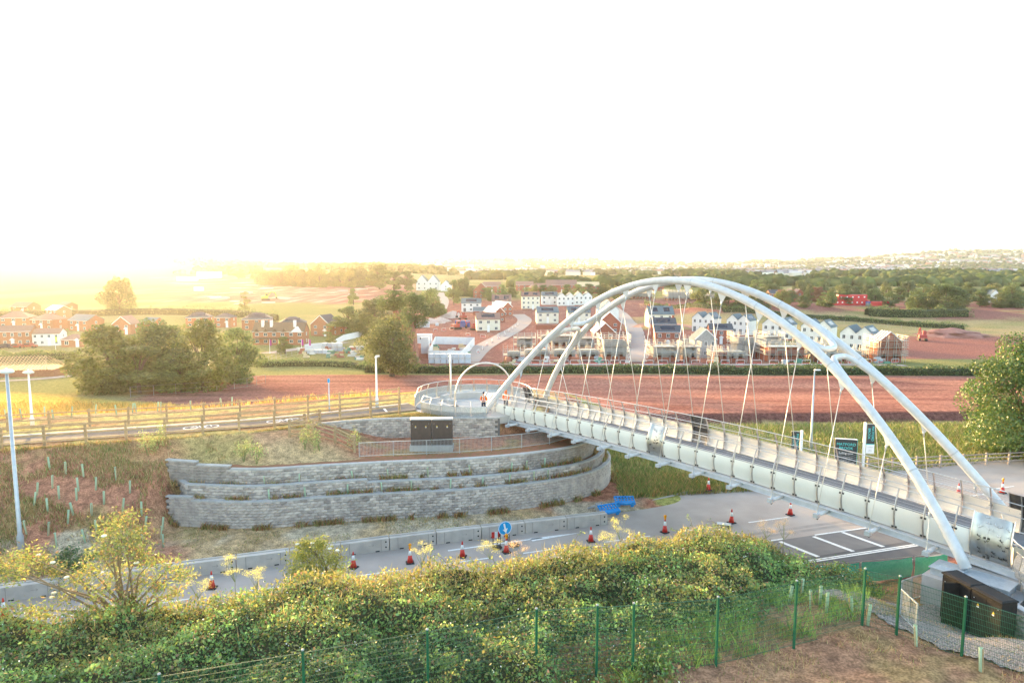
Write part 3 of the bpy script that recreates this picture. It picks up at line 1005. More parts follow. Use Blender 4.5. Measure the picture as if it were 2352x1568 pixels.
def block_mesh(seed):
    r = random.Random(seed)
    n, k = 4, 3
    a = MB(); V_ = []
    for j in range(k + 1):
        for i in range(n + 1):
            x = -BL / 2 + .006 + (BL - .012) * i / n; z = .005 + (BH - .01) * j / k
            e = 1 if 0 < i < n and 0 < j < k else 0
            d = -.035 if not e else -.035 - r.uniform(.01, .075)
            V_.append((x, d, z))
    F_ = [(j * (n + 1) + i, j * (n + 1) + i + 1, (j + 1) * (n + 1) + i + 1, (j + 1) * (n + 1) + i) for j in range(k) for i in range(n)]
    m = len(V_)
    V_ += [(-BL / 2 + .006, .3, .005), (BL / 2 - .006, .3, .005), (BL / 2 - .006, .3, BH - .005), (-BL / 2 + .006, .3, BH - .005)]
    c = [0, n, k * (n + 1) + n, k * (n + 1)]
    F_ += [(c[0], m, m + 1, c[1]), (c[3], c[2], m + 2, m + 3), (c[0], c[3], m + 3, m), (c[1], m + 1, m + 2, c[2])]
    a.poly(V_, F_)
    return a


BLK = [block_mesh(i).mesh('block', m_blk) for i in range(7)]
BLKM = [block_mesh(i) for i in range(7)]


def block_wall(P, z0, z1, label, seed, hide=lambda x, y: False, cop=True, steps=()):
    """wall of split-face blocks along polyline P; its face looks to the right of travel"""
    L = np.r_[0, np.cumsum(np.linalg.norm(np.diff(P[:, :2], axis=0), axis=1))]
    root = empty('retaining_wall', (P[0][0], P[0][1], z0), 0, label, 'wall')
    o3 = np.array(root.location); r = random.Random(seed)
    rows = int(round((z1 - z0) / BH)); n = int(L[-1] / BL)
    cells = []
    extra = lambda s: sum(1 for e in steps if s < e)
    for j in range(rows + len(steps)):
        for i in range(n):
            s = (i + .5 + (.5 if j % 2 else 0)) * BL
            if j >= rows + extra(s): continue
            if s > L[-1]: continue
            x, y = np.interp(s, L, P[:, 0]), np.interp(s, L, P[:, 1])
            x2, y2 = np.interp(min(s + .1, L[-1]), L, P[:, 0]), np.interp(min(s + .1, L[-1]), L, P[:, 1])
            x1, y1 = np.interp(s - .1, L, P[:, 0]), np.interp(s - .1, L, P[:, 1])
            if hide(x, y): continue
            cells.append((math.hypot(x, y), x, y, z0 + j * BH, math.atan2(y2 - y1, x2 - x1), r.randrange(7)))
    cells.sort()
    rest = MB()
    for q, (d, x, y, z, an, k) in enumerate(cells):
        if q < 296:
            link('block', BLK[k], root, (x - o3[0], y - o3[1], z - o3[2]), (0, 0, an))
        else:
            ca, sa = cos(an), sin(an)
            rest.poly([(x - o3[0] + p[0] * ca - p[1] * sa, y - o3[1] + p[0] * sa + p[1] * ca, z - o3[2] + p[2]) for p in BLKM[k].v], BLKM[k].f)
    if rest.v: tag(rest.build('block_courses', m_blk, root), kind='stuff')
    # dark joint backing
    a = MB(); Q = offset_poly(P, .05)
    ok = [i for i in range(len(Q)) if not hide(*Q[i][:2])]
    Vb = [(Q[i][0] - o3[0], Q[i][1] - o3[1], z) for i in ok for z in (-.2, rows * BH - .01)]
    a.poly(Vb, [(2 * i, 2 * i + 2, 2 * i + 3, 2 * i + 1) for i in range(len(ok) - 1)])
    a.build('joint_backing', mat('dark_mortar', (.16, .15, .145), rough=.95), root)
    if cop:
        me = MB().box((0, .1, 0), (BL * 1.4 - .01, .34, .09)).mesh('coping_stone', m_cop)
        for s in np.arange(BL * .7, L[-1], BL * 1.4):
            x, y = np.interp(s, L, P[:, 0]), np.interp(s, L, P[:, 1])
            if hide(x, y): continue
            x2, y2 = np.interp(s + .1, L, P[:, 0]), np.interp(s + .1, L, P[:, 1])
            x1, y1 = np.interp(s - .1, L, P[:, 0]), np.interp(s - .1, L, P[:, 1])
            link('coping_stone', me, root, (x - o3[0], y - o3[1], (rows + extra(s)) * BH), (0, 0, math.atan2(y2 - y1, x2 - x1)))
    return root


hide_b = lambda x, y: y > 57.5 and x > 3
block_wall(WALL_L, .30, 2.15, 'lowest and tallest tier of the grey block terraces beside the road', 1, hide_b, steps=(2.1,))
WM2 = np.vstack([smooth_poly([(-23.2, 46.3), tuple(WALL_M[3])], .4)[:-1], WALL_M[3:]]); WT2 = np.vstack([smooth_poly([(-24.3, 46.7), tuple(WALL_T[4])], .4)[:-1], WALL_T[4:]])
block_wall(WM2, 2.05, 2.87, 'thin middle tier of the grey block terraces between two planted ledges', 2, hide_b, steps=(13.5,))
block_wall(WT2, 2.8, 4.03, 'top tier of the grey block terraces below the galvanised railing', 3, hide_b, steps=(2.6, 5.0))
block_wall(BACK_W, 3.9, 5.55, 'grey block wall behind the brown cabinets', 4)
for nm, a_, b_, z in (('planting_ledge', WALL_L, WALL_M, 2.12), ('planting_ledge', WALL_M, WALL_T, 2.82), ('platform_edge', WALL_T, offset_poly(WALL_L, 3.0), PLAT_Z + .02)):
    aa = offset_poly(a_, .12)[4:]; bb = b_[4:]
    strip(nm, aa, bb, z, m_soil)

# ---------------------------------------------------------------- timber fences
m_wood = mat('fence_timber', (.42, .30, .17), (.32, .22, .12), scale=6, rough=.85, bump=.4, bscale=25, rand=.12)
m_wood2 = mat('fence_timber_grey', (.40, .33, .27), (.30, .245, .20), scale=6, rough=.85, bump=.4, bscale=25, rand=.12)


def timber_fence(P, h, label, sp=2.7, rails=(.35, .75, 1.18), post=.16, m=m_wood, zf=None, nm='timber_fence', start=0.0):
    P = np.array(P, float)
    L = np.r_[0, np.cumsum(np.linalg.norm(np.diff(P[:, :2], axis=0), axis=1))]
    zf = zf or (lambda x, y: zt1(x, y))
    S = np.arange(start, L[-1] + .01, sp)
    X = [np.interp(s, L, P[:, 0]) for s in S]; Y = [np.interp(s, L, P[:, 1]) for s in S]; Z = [zf(x, y) for x, y in zip(X, Y)]
    root = empty(nm, (X[0], Y[0], Z[0]), 0, label, 'fence')
    o3 = np.array([X[0], Y[0], Z[0]])
    pm = MB().box((0, 0, -.3), (post, post, h + .3), 0, (1, 1)); pm.box((0, 0, h), (post * .92, post * .92, .035), 0, (.4, .4)); pm = pm.mesh('post', m)
    for i, s in enumerate(S):
        d = math.atan2(Y[min(i + 1, len(S) - 1)] - Y[max(i - 1, 0)], X[min(i + 1, len(S) - 1)] - X[max(i - 1, 0)])
        link('post', pm, root, np.array([X[i], Y[i], Z[i]]) - o3, (random.uniform(-.015, .015), random.uniform(-.015, .015), d))
        if i:
            a = np.array([X[i - 1], Y[i - 1], Z[i - 1]]) - o3; b = np.array([X[i], Y[i], Z[i]]) - o3
            n = np.array([-(b - a)[1], (b - a)[0], 0]); n = n / np.linalg.norm(n) * -(post / 2 + .022)
            for r in rails:
                e = np.array([0, 0, r + random.uniform(-.012, .012)])
                MB().bar(a + n + e, b + n + e, .038, .1).build('rail', m, root)
    return root


timber_fence(FENCE_N[36:], 1.4, 'brown timber post and rail fence on the road side of the path', 2.55, (.28, .68, 1.0, 1.3), .17, zf=lambda x, y: PATH_Z)
timber_fence(FENCE_F[36:], 1.35, 'brown timber post and rail fence between the path and the golden meadow', 2.75, (.3, .72, 1.22), .16, zf=lambda x, y: PATH_Z)
timber_fence([(-16.6, 49.9), (-15.6, 50.2), (-14.4, 50.4), (-13.1, 50.2), (-11.5, 49.6)], 1.3, 'short timber fence running down the slope to the galvanised railing', 1.68, (.25, .62, .95, 1.2), .16)
timber_fence([(-16.6, 49.9), (-16.1, 51.2), (-15.2, 53.4)], 1.3, 'timber fence stub climbing from the slope fence to the path fence', 1.8, (.3, .7, 1.1), .16, zf=lambda x, y: max(5.0, zt1(x, y)))
q_ = [at(1765, 1091, .1), at(1900, 1083, .1), at(2080, 1076, .1), at(2352, 1062, .1), at(2500, 1055, .1)]
timber_fence(smooth_poly([(p[0], p[1]) for p in q_], .5), 1.15, 'weathered timber fence along the green verge beyond the bridge', 2.35, (.35, .72, 1.05), .14, m_wood2, zf=lambda x, y: .05)

# field gate on the slope fence
# ---------------------------------------------------------------- galvanised railings
m_rail = mat('railing_galvanised', (.46, .48, .50), (.38, .40, .42), scale=9, rough=.42, metal=.5)


def bar_railing(P, h, label, sp=2.4, bar=.11, m=m_rail, zf=None, nm='railing', thick=.05, bt=.016):
    P = np.array(P, float); L = np.r_[0, np.cumsum(np.linalg.norm(np.diff(P[:, :2], axis=0), axis=1))]
    n = max(1, int(round(L[-1] / sp))); S = np.linspace(0, L[-1], n + 1)
    g = lambda s: np.array([np.interp(s, L, P[:, 0]), np.interp(s, L, P[:, 1])])
    pts = []
    for s in S:
        x, y = g(s); pts.append(np.array([x, y, zf(x, y) if zf else zt1(x, y)]))
    root = empty(nm, pts[0], 0, label, 'railing'); o3 = pts[0].copy()
    for i, p in enumerate(pts):
        MB().box((*(p - o3)[:2], (p - o3)[2] - .2), (thick, thick, h + .22)).build('post', m, root)
        if i:
            a, b = pts[i - 1] - o3, p - o3
            for z in (.1, h): MB().bar(a + (0, 0, z), b + (0, 0, z), thick * .75).build('top_rail' if z == h else 'bottom_rail', m, root)
            k = max(2, int(np.linalg.norm(b - a) / bar)); v = MB()
            for j in range(1, k):
                c = a + (b - a) * j / k
                v.bar(c + (0, 0, .1), c + (0, 0, h - .02), bt)
            tag(v.build('bars', m, root), kind='stuff')
    return root


RL = offset_poly(WALL_L, 3.1)
rl0 = [i for i in range(len(RL)) if RL[i][0] > -11.5 and not (RL[i][1] > 57 and RL[i][0] > 2)]
bar_railing(RL[rl0], 1.1, 'galvanised bar railing along the top of the terraced wall', 2.35, .1, zf=lambda x, y: PLAT_Z)

# ---------------------------------------------------------------- cabinets
m_cab = mat('cabinet_brown', (.060, .042, .036), (.075, .052, .045), scale=4, rough=.5, spec=.4)
m_cabtop = mat('cabinet_lid', (.30, .30, .31), rough=.3, metal=.2)
m_black = mat('cabinet_black', (.012, .0115, .0115), (.018, .017, .017), scale=6, rough=.55, spec=.2)
m_warn = mat('warning_yellow', (.80, .52, .03), rough=.5)
m_plain = mat('label_white', (.75, .74, .70), rough=.6)


def cabinet(loc, rz, w, d, h, label, m, mtop, doors=2, openb=False):
    c = empty('utility_cabinet', loc, rz, label, 'cabinet')
    MB().box((0, 0, 0), (w - .02, d, h)).build('body', m, c)
    t = MB(); t.box((0, -.02, h), (w + .03, d + .12, .05)); t.box((0, -.02, h + .05), (w + .0, d + .06, .05), 0, (.94, .8)); t.build('lid', mtop, c)
    for k in range(doors):
        x = -w / 2 + w * (k + .5) / doors
        if openb and k == 1:
            dd = MB().box((0, 0, .18), (w / doors - .05, .03, h - .24)).build('door', m, c, loc=(x - w / doors / 2 + .05, -d / 2 - .3, 0), rot=(0, 0, 1.25))
            continue
        dd = MB().box((x, -d / 2 - .012, .22), (w / doors - .03, .026, h - .30)).build('door', m, c)
        MB().poly([(x - .055, -d / 2 - .028, h * .74), (x + .055, -d / 2 - .028, h * .74), (x, -d / 2 - .028, h * .74 + .1)], [(0, 1, 2)]).build('warning_triangle', m_warn, dd)
        MB().box((x, -d / 2 - .027, h * .74 - .075), (.1, .006, .05)).build('warning_label', m_plain, dd)
        MB().tube([(x + (.14 if k % 2 else -.14) * w, -d / 2 - .02, h * .86), (x + (.14 if k % 2 else -.14) * w, -d / 2 - .035, h * .86)], .02, 8).build('lock', m_rail, dd)
    return c


cabinet((-6.95, 51.2, PLAT_Z + .42), radians(2), 1.56, .7, 1.95, 'brown steel cabinet on the left of the pair on the terrace', m_cab, m_cabtop)
cabinet((-5.33, 51.25, PLAT_Z + .42), radians(2), 1.56, .7, 1.95, 'brown steel cabinet on the right of the pair on the terrace', m_cab, m_cabtop)
pl = MB().box((-6.14, 51.1, PLAT_Z - .3), (3.3, 1.0, .72)).build('cabinet_plinth', m_conc)
tag(pl, 'pale concrete plinth under the two brown cabinets', 'plinth')
lc = at(2235, 1478, 3.0); 
cdir = math.atan2(-2.6, .75)
c0 = np.array([18.95, 27.35, 0]); dv = np.array([.45, -2.05, 0]); dv /= np.linalg.norm(dv)
crz = math.atan2(dv[1], dv[0])
for k, lab in enumerate(('black steel cabinet with a half open door beside the near abutment', 'black steel cabinet nearest the camera at the gravel path')):
    p = c0 + dv * (k * 1.42)
    cabinet((p[0], p[1], 2.80), crz, 1.38, .72, 2.15, lab, m_black, m_black, 2, k == 0)
pl = MB().box((0, 0, 0), (3.3, 1.15, .3)).build('cabinet_plinth', m_conc, loc=(*(c0 + dv * .7)[:2], 2.52), rot=(0, 0, crz))
tag(pl, 'concrete plinth under the two black cabinets', 'plinth')
# curved block wall and landing at the right-hand end
near_wall = smooth_poly([(20.0, 29.6), (19.95, 28.2), (20.0, 26.6), (20.25, 25.0), (20.8, 23.2)], .4)
m_land = mat('landing_concrete', (.47, .45, .42), (.40, .38, .355), scale=1.5, rough=.85)
bw = block_wall(near_wall, 2.8, 4.45, 'grey block wall curving behind the black cabinets', 9)
# ---------------------------------------------------------------- landing at the far end
def proj(P):
    P = np.asarray(P, float); Z = P[..., 2] - CAM_H
    d = P[..., 1] * cos(PITCH) - Z * sin(PITCH); u = P[..., 1] * sin(PITCH) + Z * cos(PITCH)
    return 1176 + FPX * P[..., 0] / d, 784 - FPX * u / d


m_perf = mat('perforated_steel', (.52, .51, .50), (.36, .355, .35), scale=22, rough=.4, metal=.4, contrast=(.45, .55), detail=1)
LC = np.array([-3.4, 60.6]); LR = 5.3; LZ = 5.42
land = empty('bridge_landing', (LC[0], LC[1], LZ), 0, 'round landing with perforated parapet at the far end of the footbridge', 'landing')
MB().lathe([(LR + .1, -.5), (LR + .1, .1)], 48).build('landing_slab', m_land, land)


def parapet_arc(root, c, r, a0, a1, n, zb, zt_, hr):
    A_ = np.linspace(a0, a1, n + 1)
    for i in range(n):
        a = MB(); V_ = []
        for t in np.linspace(A_[i] + .012, A_[i + 1] - .012, 4):
            for z, dr in ((zb, -.05), ((zb + zt_) / 2, .04), (zt_, 0)):
                V_.append((c[0] + (r + dr) * cos(t), c[1] + (r + dr) * sin(t), z))
        a.poly(V_, [(3 * i_ + j, 3 * i_ + 3 + j, 3 * i_ + 4 + j, 3 * i_ + 1 + j) for i_ in range(3) for j in range(2)])
        a.build('mesh_panel', m_perf, root)
    for t in A_:
        e = np.array([cos(t), sin(t)])
        MB().tube([(c[0] + (r + d) * e[0], c[1] + (r + d) * e[1], z) for z, d in ((0, -.06), (.5, .03), (1.0, .0), (hr, -.25))], .035, 6).build('post', m_steel, root)
    for z, d, nm in ((hr, -.25, 'top_rail'), (zt_ + .02, 0, 'panel_rail')):
        MB().tube([(c[0] + (r + d) * cos(t), c[1] + (r + d) * sin(t), z) for t in np.linspace(a0, a1, 6 * n)], .03, 8).build(nm, m_steel, root)


parapet_arc(land, (0, 0), LR, radians(-5), radians(192), 14, .12, 1.05, 1.62)
parapet_arc(land, (0, 0), LR, radians(214), radians(284), 5, .12, 1.0, 1.5)
# curved bench walls
for a0, a1, r0, h in ((40, 150, 3.3, .55), (200, 262, 2.9, .5)):
    V_ = []; n = 14
    for t in np.linspace(radians(a0), radians(a1), n):
        for r, z in ((r0, .1), (r0 + .5, .1), (r0 + .5, h + .1), (r0, h + .1)): V_.append((r * cos(t), r * sin(t), z))
    MB().poly(V_, [(4 * i + j, 4 * i + (j + 1) % 4, 4 * i + 4 + (j + 1) % 4, 4 * i + 4 + j) for i in range(n - 1) for j in range(4)] + [(3, 2, 1, 0), (4 * n - 4, 4 * n - 3, 4 * n - 2, 4 * n - 1)]).build('bench_wall', m_land, land)


def hoop(p0, p1, h, label):
    p0 = np.array(p0, float); p1 = np.array(p1, float)
    r = empty('steel_hoop', (*p0, LZ + .1), 0, label, 'hoop')
    P = []
    for t in np.linspace(0, pi, 26):
        f = (1 - cos(t)) / 2
        P.append((*(p0 + (p1 - p0) * f - p0), .5 + h * sin(t) ** .75))
    P = [(P[0][0], P[0][1], 0)] + P + [(P[-1][0], P[-1][1], 0)]
    MB().tube(P, .075, 10).build('tube', m_steel, r, smooth=True)
    for q in (P[0], P[-1]): MB().box((q[0], q[1], 0), (.75, .6, .5), .4, (.9, .9)).build('footing', m_land, r)


h0 = at(1045, 948, LZ); h1 = at(1178, 936, LZ)
hoop(h0[:2], h1[:2], 3.6, 'tall bent steel tube hoop arching over the round landing')
h2 = at(1036, 930, LZ)
hoop(h2[:2], h2[:2] + np.array([-.35, 3.2]), 3.7, 'bent steel tube hoop seen edge on at the left of the landing')

# landing at the right-hand edge
lq = [at(2285, 1262, 4.75), at(2330, 1300, 4.75), at(2352, 1340, 4.75), at(2400, 1420, 4.6), at(2600, 1420, 4.6), at(2600, 1240, 4.6), at(2380, 1205, 4.75)]
B0_ = np.mean(lq, axis=0)
ln = empty('bridge_landing', (B0_[0], B0_[1], 4.3), 0, 'landing with curved perforated parapet at the right-hand end of the footbridge', 'landing')
o3 = np.array(ln.location)
lo = [np.array([p[0], p[1], 4.62]) - o3 for p in lq]
MB().poly(lo + [p - (0, 0, 1.2) for p in lo], [tuple(range(7))[::-1]] + [(i, (i + 1) % 7, 7 + (i + 1) % 7, 7 + i) for i in range(7)]).build('landing_slab', m_land, ln)
cv = smooth_poly([(p[0], p[1]) for p in (at(2296, 1245, 4.7), at(2312, 1292, 4.7), at(2345, 1330, 4.7), at(2420, 1372, 4.7))], .55)
for i in range(len(cv) - 1):
    a, b = cv[i], cv[i + 1]
    n = np.array([(b - a)[1], -(b - a)[0]]); n /= np.linalg.norm(n)
    V_ = []
    for p in (a + (b - a) * .03, b - (b - a) * .03):
        for z, d in ((.3, .0), (.75, .1), (1.35, .0)): V_.append((p[0] + n[0] * d - o3[0], p[1] + n[1] * d - o3[1], z))
    MB().poly(V_, [(0, 3, 4, 1), (1, 4, 5, 2)]).build('mesh_panel', m_perf, ln)
for i, p in enumerate(cv):
    MB().tube([(p[0] - o3[0], p[1] - o3[1], z) for z in (.2, 1.0, 1.75)], .035, 6).build('post', m_steel, ln)
for z in (1.4, 1.78): MB().tube([(p[0] - o3[0], p[1] - o3[1], z) for p in cv], .032, 8).build('top_rail', m_steel, ln)

# ---------------------------------------------------------------- concrete barrier blocks
m_bar = mat('barrier_concrete', (.50, .46, .41), (.40, .365, .33), scale=1.6, rough=.88, bump=.2, bscale=14, detail=8, rand=.06)
m_hole = mat('barrier_hole', (.02, .02, .02), rough=.9)
BP = smooth_poly([(6.67, 46.06), (.89, 44.35), (-7.19, 41.9), (-18.96, 37.9), (-27.5, 34.95), (-38, 31.4), (-48, 28)], .25)
Lb = np.r_[0, np.cumsum(np.linalg.norm(np.diff(BP, axis=0), axis=1))]
bmesh_ = MB()
bmesh_.box((0, .17, 0), (2.97, .34, .78), 0, (1, .96)); bmesh_.box((0, .42, 0), (2.97, .13, .83)); bmesh_.box((0, .347, 0), (2.9, .03, .7))
bm0 = bmesh_.mesh('barrier_body', m_bar)
h1_ = MB().tube([(0, .0, 0), (0, -.012, 0)], .055, 10).mesh('bolt_hole', m_hole)
h2_ = MB().box((0, 0, 0), (.26, .01, .07)).mesh('drain_slot', m_hole)
gr_ = MB().box((0, 0, 0), (.035, .008, .74)).mesh('groove', mat('groove', (.30, .27, .24), rough=.9))
ar_ = MB(); ar_.box((0, 0, -.012), (.34, .006, .024)); ar_.bar((.17, 0, 0), (.07, 0, .08), .006, .024); ar_.bar((.17, 0, 0), (.07, 0, -.08), .006, .024)
ar_ = ar_.mesh('arrow_mark', mat('groove', (.30, .27, .24)))
k = 0
s = 0.0
while s + 3 < Lb[-1]:
    c = np.array([np.interp(s + 1.5, Lb, BP[:, j]) for j in (0, 1)]); a = np.array([np.interp(s, Lb, BP[:, j]) for j in (0, 1)]); b = np.array([np.interp(s + 3, Lb, BP[:, j]) for j in (0, 1)])
    d = a - b
    where = ('at the right-hand end of the row beside the blue barriers' if k == 0 else ordi(k) + ' in the row counted from the blue barriers')
    t = empty('concrete_barrier', (c[0], c[1], .03), math.atan2(d[1], d[0]) + random.uniform(-.012, .012), 'pale concrete barrier block ' + where, 'barrier', 'concrete barrier blocks along the road')
    link('barrier_body', bm0, t)
    for x, z in ((1.28, .58), (1.28, .24)): link('bolt_hole', h1_, t, (x, .012 if z > .5 else .004, z))
    for x in (-.75, .75): link('drain_slot', h2_, t, (x, -.004, 0))
    for x in (-.98, .98): link('groove', gr_, t, (x, -.002, .02))
    link('arrow_mark', ar_, t, (.35, .003, .45))
    s += 3.02; k += 1

# ---------------------------------------------------------------- cones
m_red = mat('cone_red', (.62, .045, .03), (.52, .04, .03), scale=5, rough=.5)
m_refl = mat('cone_white', (.80, .80, .79), rough=.4)
m_rub = mat('rubber', (.03, .03, .03), rough=.8)
m_amb = mat('amber_lens', (.85, .33, .01), rough=.25)
c_base = MB(); c_base.box((0, 0, 0), (.5, .5, .06), 0, (.92, .92)); c_base = c_base.mesh('cone_base', m_rub)
c_body = MB().lathe([(.19, .06), (.105, .50)], 16).mesh('cone_body', m_red, True)
c_band = MB().lathe([(.107, .48), (.062, .80)], 16).mesh('reflective_band', m_refl, True)
c_tip = MB().lathe([(.064, .79), (.032, 1.0)], 16).mesh('cone_tip', m_red, True)
l_body = MB().box((0, 0, .93), (.13, .08, .17)).mesh('lamp_case', m_amb)
l_lens = MB().tube([(0, -.05, 1.14), (0, .05, 1.14)], .095, 14).mesh('lamp_lens', m_amb, True)
cones = [(1680, 1200, 0, 'on the lane left of the fallen sign'), (1357, 1243, 0, 'standing between the arrow sign and the blue barriers'), (1062, 1278, 0, 'just left of the round arrow sign'), (812, 1303, 0, 'half hidden beside the yellow flowering bush'), (487, 1350, 0, 'behind the spindly tree among pale flower heads'), (10, 1415, 0, 'at the left edge of the picture'),
         (1815, 1182, 1, 'under the middle of the bridge'), (1527, 1222, 1, 'arched over by a bramble stem'), (1163, 1268, 1, 'at the foot of the round arrow sign'), (942, 1292, 1, 'between two tall dry flower heads'), (1627, 1125, 0, 'in the long grass beyond the road'), (2201, 1137, 0, 'on the junction seen over the parapet'), (2302, 1132, 1, 'seen over the fish panel')]
for x, y, lamp, wh in cones:
    p = at(x, y, .03 if y > 1140 or x > 2100 else .3)
    t = empty('traffic_cone', p, random.uniform(0, 1.5), ('traffic cone with an amber lamp ' if lamp else 'red and white traffic cone ') + wh, 'cone', 'traffic cones')
    for nm, me in (('cone_base', c_base), ('cone_body', c_body), ('reflective_band', c_band), ('cone_tip', c_tip)): link(nm, me, t)
    if lamp:
        l = link('lamp_case', l_body, t); link('lamp_lens', l_lens, l)

# ---------------------------------------------------------------- keep-left sign, board, blue barriers, fallen sign
m_blue = mat('sign_blue', (.01, .30, .62), rough=.4)
sp = at(1160, 1258, .03)
sg_ = empty('arrow_sign', sp, radians(22), 'round blue sign with a white arrow on a black frame', 'sign')
disc = MB().tube([(0, .0, 1.2), (0, .025, 1.2)], .46, 28).build('sign_disc', m_blue, sg_)
disc.location = (0, 0, .12)
ring_ = MB(); P = []
for i in range(28):
    t = 2 * pi * i / 28
    P += [(.455 * cos(t), -.006, 1.32 + .455 * sin(t)), (.42 * cos(t), -.006, 1.32 + .42 * sin(t))]
ring_.poly(P, [(2 * i, 2 * i + 1, (2 * i + 3) % 56, (2 * i + 2) % 56) for i in range(28)]).build('white_rim', m_refl, disc).location = (0, 0, -.12)
aa = MB(); an = radians(-78)
def A2(x, z): return (x * cos(an) - z * sin(an), -.008, 1.32 + x * sin(an) + z * cos(an))
aa.poly([A2(*q) for q in ((-.32, -.055), (.05, -.055), (.05, -.17), (.34, 0), (.05, .17), (.05, .055), (-.32, .055))], [(0, 1, 5, 6), (2, 3, 4)])
aa.build('white_arrow', m_refl, disc).location = (0, 0, -.12)
for x in (-.36, .36):
    for y in (-.05, .55): MB().bar((x, y, .03), (x * .8, .06, 1.05 if y < 0 else 1.2), .035).build('frame_leg', m_rub, sg_)
MB().bar((-.34, -.02, .5), (.34, -.02, .5), .03).build('frame_bar', m_rub, sg_)
for dx, lab in ((.62, 'right'), (-.55, 'left')):
    sb = MB().lathe([(.02, .0), (.26, .02), (.3, .1), (.22, .2), (.03, .24)], 10).build('sandbag', mat('sandbag', (.05, .045, .04), (.08, .07, .06), scale=12, rough=.9, bump=.6), None, True, loc=(*uv2(12.6 + dx, 40.2)[:2], .03)); sb.scale = (1.2, .7, 1)
    tag(sb, 'dark sandbag on the %s foot of the arrow sign frame' % lab, 'sandbag')
bd = empty('barrier_board', at(1150, 1252, .03), radians(15), 'red and white striped barrier board behind the arrow sign', 'barrier')
for i in range(6):
    MB().box((-.6 + .2 * i + .1, .0, .55), (.2, .03, .4)).build('red_stripe' if i % 2 == 0 else 'white_stripe', m_red if i % 2 == 0 else m_refl, bd)
for x in (-.5, .5): MB().box((x, .03, 0), (.05, .04, .6)).build('leg', m_rub, bd)
m_bplas = mat('blue_plastic', (.02, .24, .62), (.03, .30, .70), scale=3, rough=.45)


def blue_barrier(loc, rz, tilt, label):
    t = empty('plastic_barrier', loc, rz, label, 'barrier', 'blue plastic barriers dumped on the road', .86)
    t.rotation_euler = (tilt, 0, rz)
    f = MB()
    f.box((0, 0, 0), (1.75, .16, .38)); f.box((0, 0, .92), (1.75, .12, .10)); f.build('frame', m_bplas, t)
    for i in range(7):
        MB().box((-.82 + i * .273, 0, .38), (.1, .11, .54)).build('upright', m_bplas, t)
    MB().box((0, 0, .62), (1.6, .07, .07)).build('mid_rail', m_bplas, t)
    for x in (-.6, .6): MB().box((x, 0, -.06), (.28, .5, .08)).build('foot', m_bplas, t)
    return t


pb = at(1405, 1188, .03)
blue_barrier((pb[0], pb[1], .35), radians(24), radians(-62), 'blue plastic barrier lying on its side against the last concrete block')
pb = at(1432, 1172, .03)
blue_barrier((pb[0] + .2, pb[1] + .3, .4), radians(2), radians(-68), 'blue plastic barrier lying behind the other blue barrier')
fs = at(1663, 1206, .03)
f_ = empty('fallen_sign', fs, radians(-20), 'small grey sign plate lying face down on the lane', 'sign')
MB().box((0, 0, .10), (.95, .5, .03)).build('plate', mat('sign_back', (.35, .37, .38), rough=.5, metal=.3), f_)
MB().box((.3, -.4, .0), (.12, .5, .09)).build('stand', m_rub, f_)
st_ = at(1375, 1172, .1)
tag(MB().box((0, 0, 0), (.45, .5, .5), .3, (.8, .9)).bar((-.8, .1, .1), (.3, .3, .5), .12).build('stone_marker', m_conc, loc=st_), 'small grey concrete stump beside the blue barriers', 'stump')

# ---------------------------------------------------------------- lamp posts
m_lamp = mat('lamp_grey', (.42, .46, .50), (.36, .40, .44), scale=5, rough=.4, metal=.4)
m_lampw = mat('lamp_pale', (.66, .66, .64), rough=.4)


def lamp_post(base, topxy, label, r=(.105, .055), head='flat', m=m_lamp, rz=0.0):
    Y = base[1]
    h = atY(*topxy, Y)[2] - base[2]
    t = empty('lamp_post', base, rz, label, 'lamp post')
    MB().lathe([(r[0] * 1.5, 0), (r[0] * 1.5, min(1.3, h * .18)), (r[0], min(1.5, h * .2)), (r[1], h)], 12).build('pole', m, t, smooth=True)
    if head == 'flat':
        l = MB().lathe([(.10, h - .05), (.30, h + .0), (.36, h + .06), (.27, h + .15), (.08, h + .2)], 16).build('lantern', m_lampw, t, smooth=True); l.scale = (1.25, .8, 1)
        MB().lathe([(.06, h + .2), (.06, h + .28)], 8).build('sensor', m_lampw, l)
    elif head == 'arm':
        l = MB().box((.28, 0, h - .02), (.62, .22, .1), 0, (.9, .6)).build('lantern', m_lampw, t)
    elif head == 'camera':
        l = MB(); l.box((0, 0, h), (.2, .2, .14)); l.box((.14, 0, h + .1), (.34, .14, .14)); l.build('camera_head', m_lampw, t)
    else:
        l = MB().box((0, 0, h - .35), (.16, .16, .35)).build('detector', m_blue, t)
    return t


b_ = gp(50, 1280); lamp_post(b_, (27, 856), 'tall grey lamp post at the left edge rising from the embankment foot', (.12, .085))
b_ = at(75, 982, PATH_Z); lamp_post(b_, (66, 857), 'pale lamp post behind the fence at the left edge', (.10, .06), 'flat', m_lampw)
b_ = at(866, 935, PATH_Z); lamp_post(b_, (867, 822), 'pale mast with a camera on top beside the path', (.10, .06), 'camera', m_lampw)
b_ = at(757, 945, PATH_Z); lamp_post(b_, (755, 869), 'thin grey pole with a blue box on top beyond the path', (.05, .045), 'box')
b_ = gp(1862, 1035); lamp_post(b_, (1869, 850), 'grey lamp post on the verge beyond the bridge', (.10, .055), 'arm', m_lamp, .1)

# ---------------------------------------------------------------- development signs
m_slate = mat('sign_slate', (.035, .045, .048), rough=.5)
m_teal = mat('sign_teal', (.10, .62, .60), rough=.5)
m_sgw = mat('sign_white', (.78, .78, .77), rough=.5)
m_sgg = mat('sign_grey', (.40, .42, .44), rough=.5)


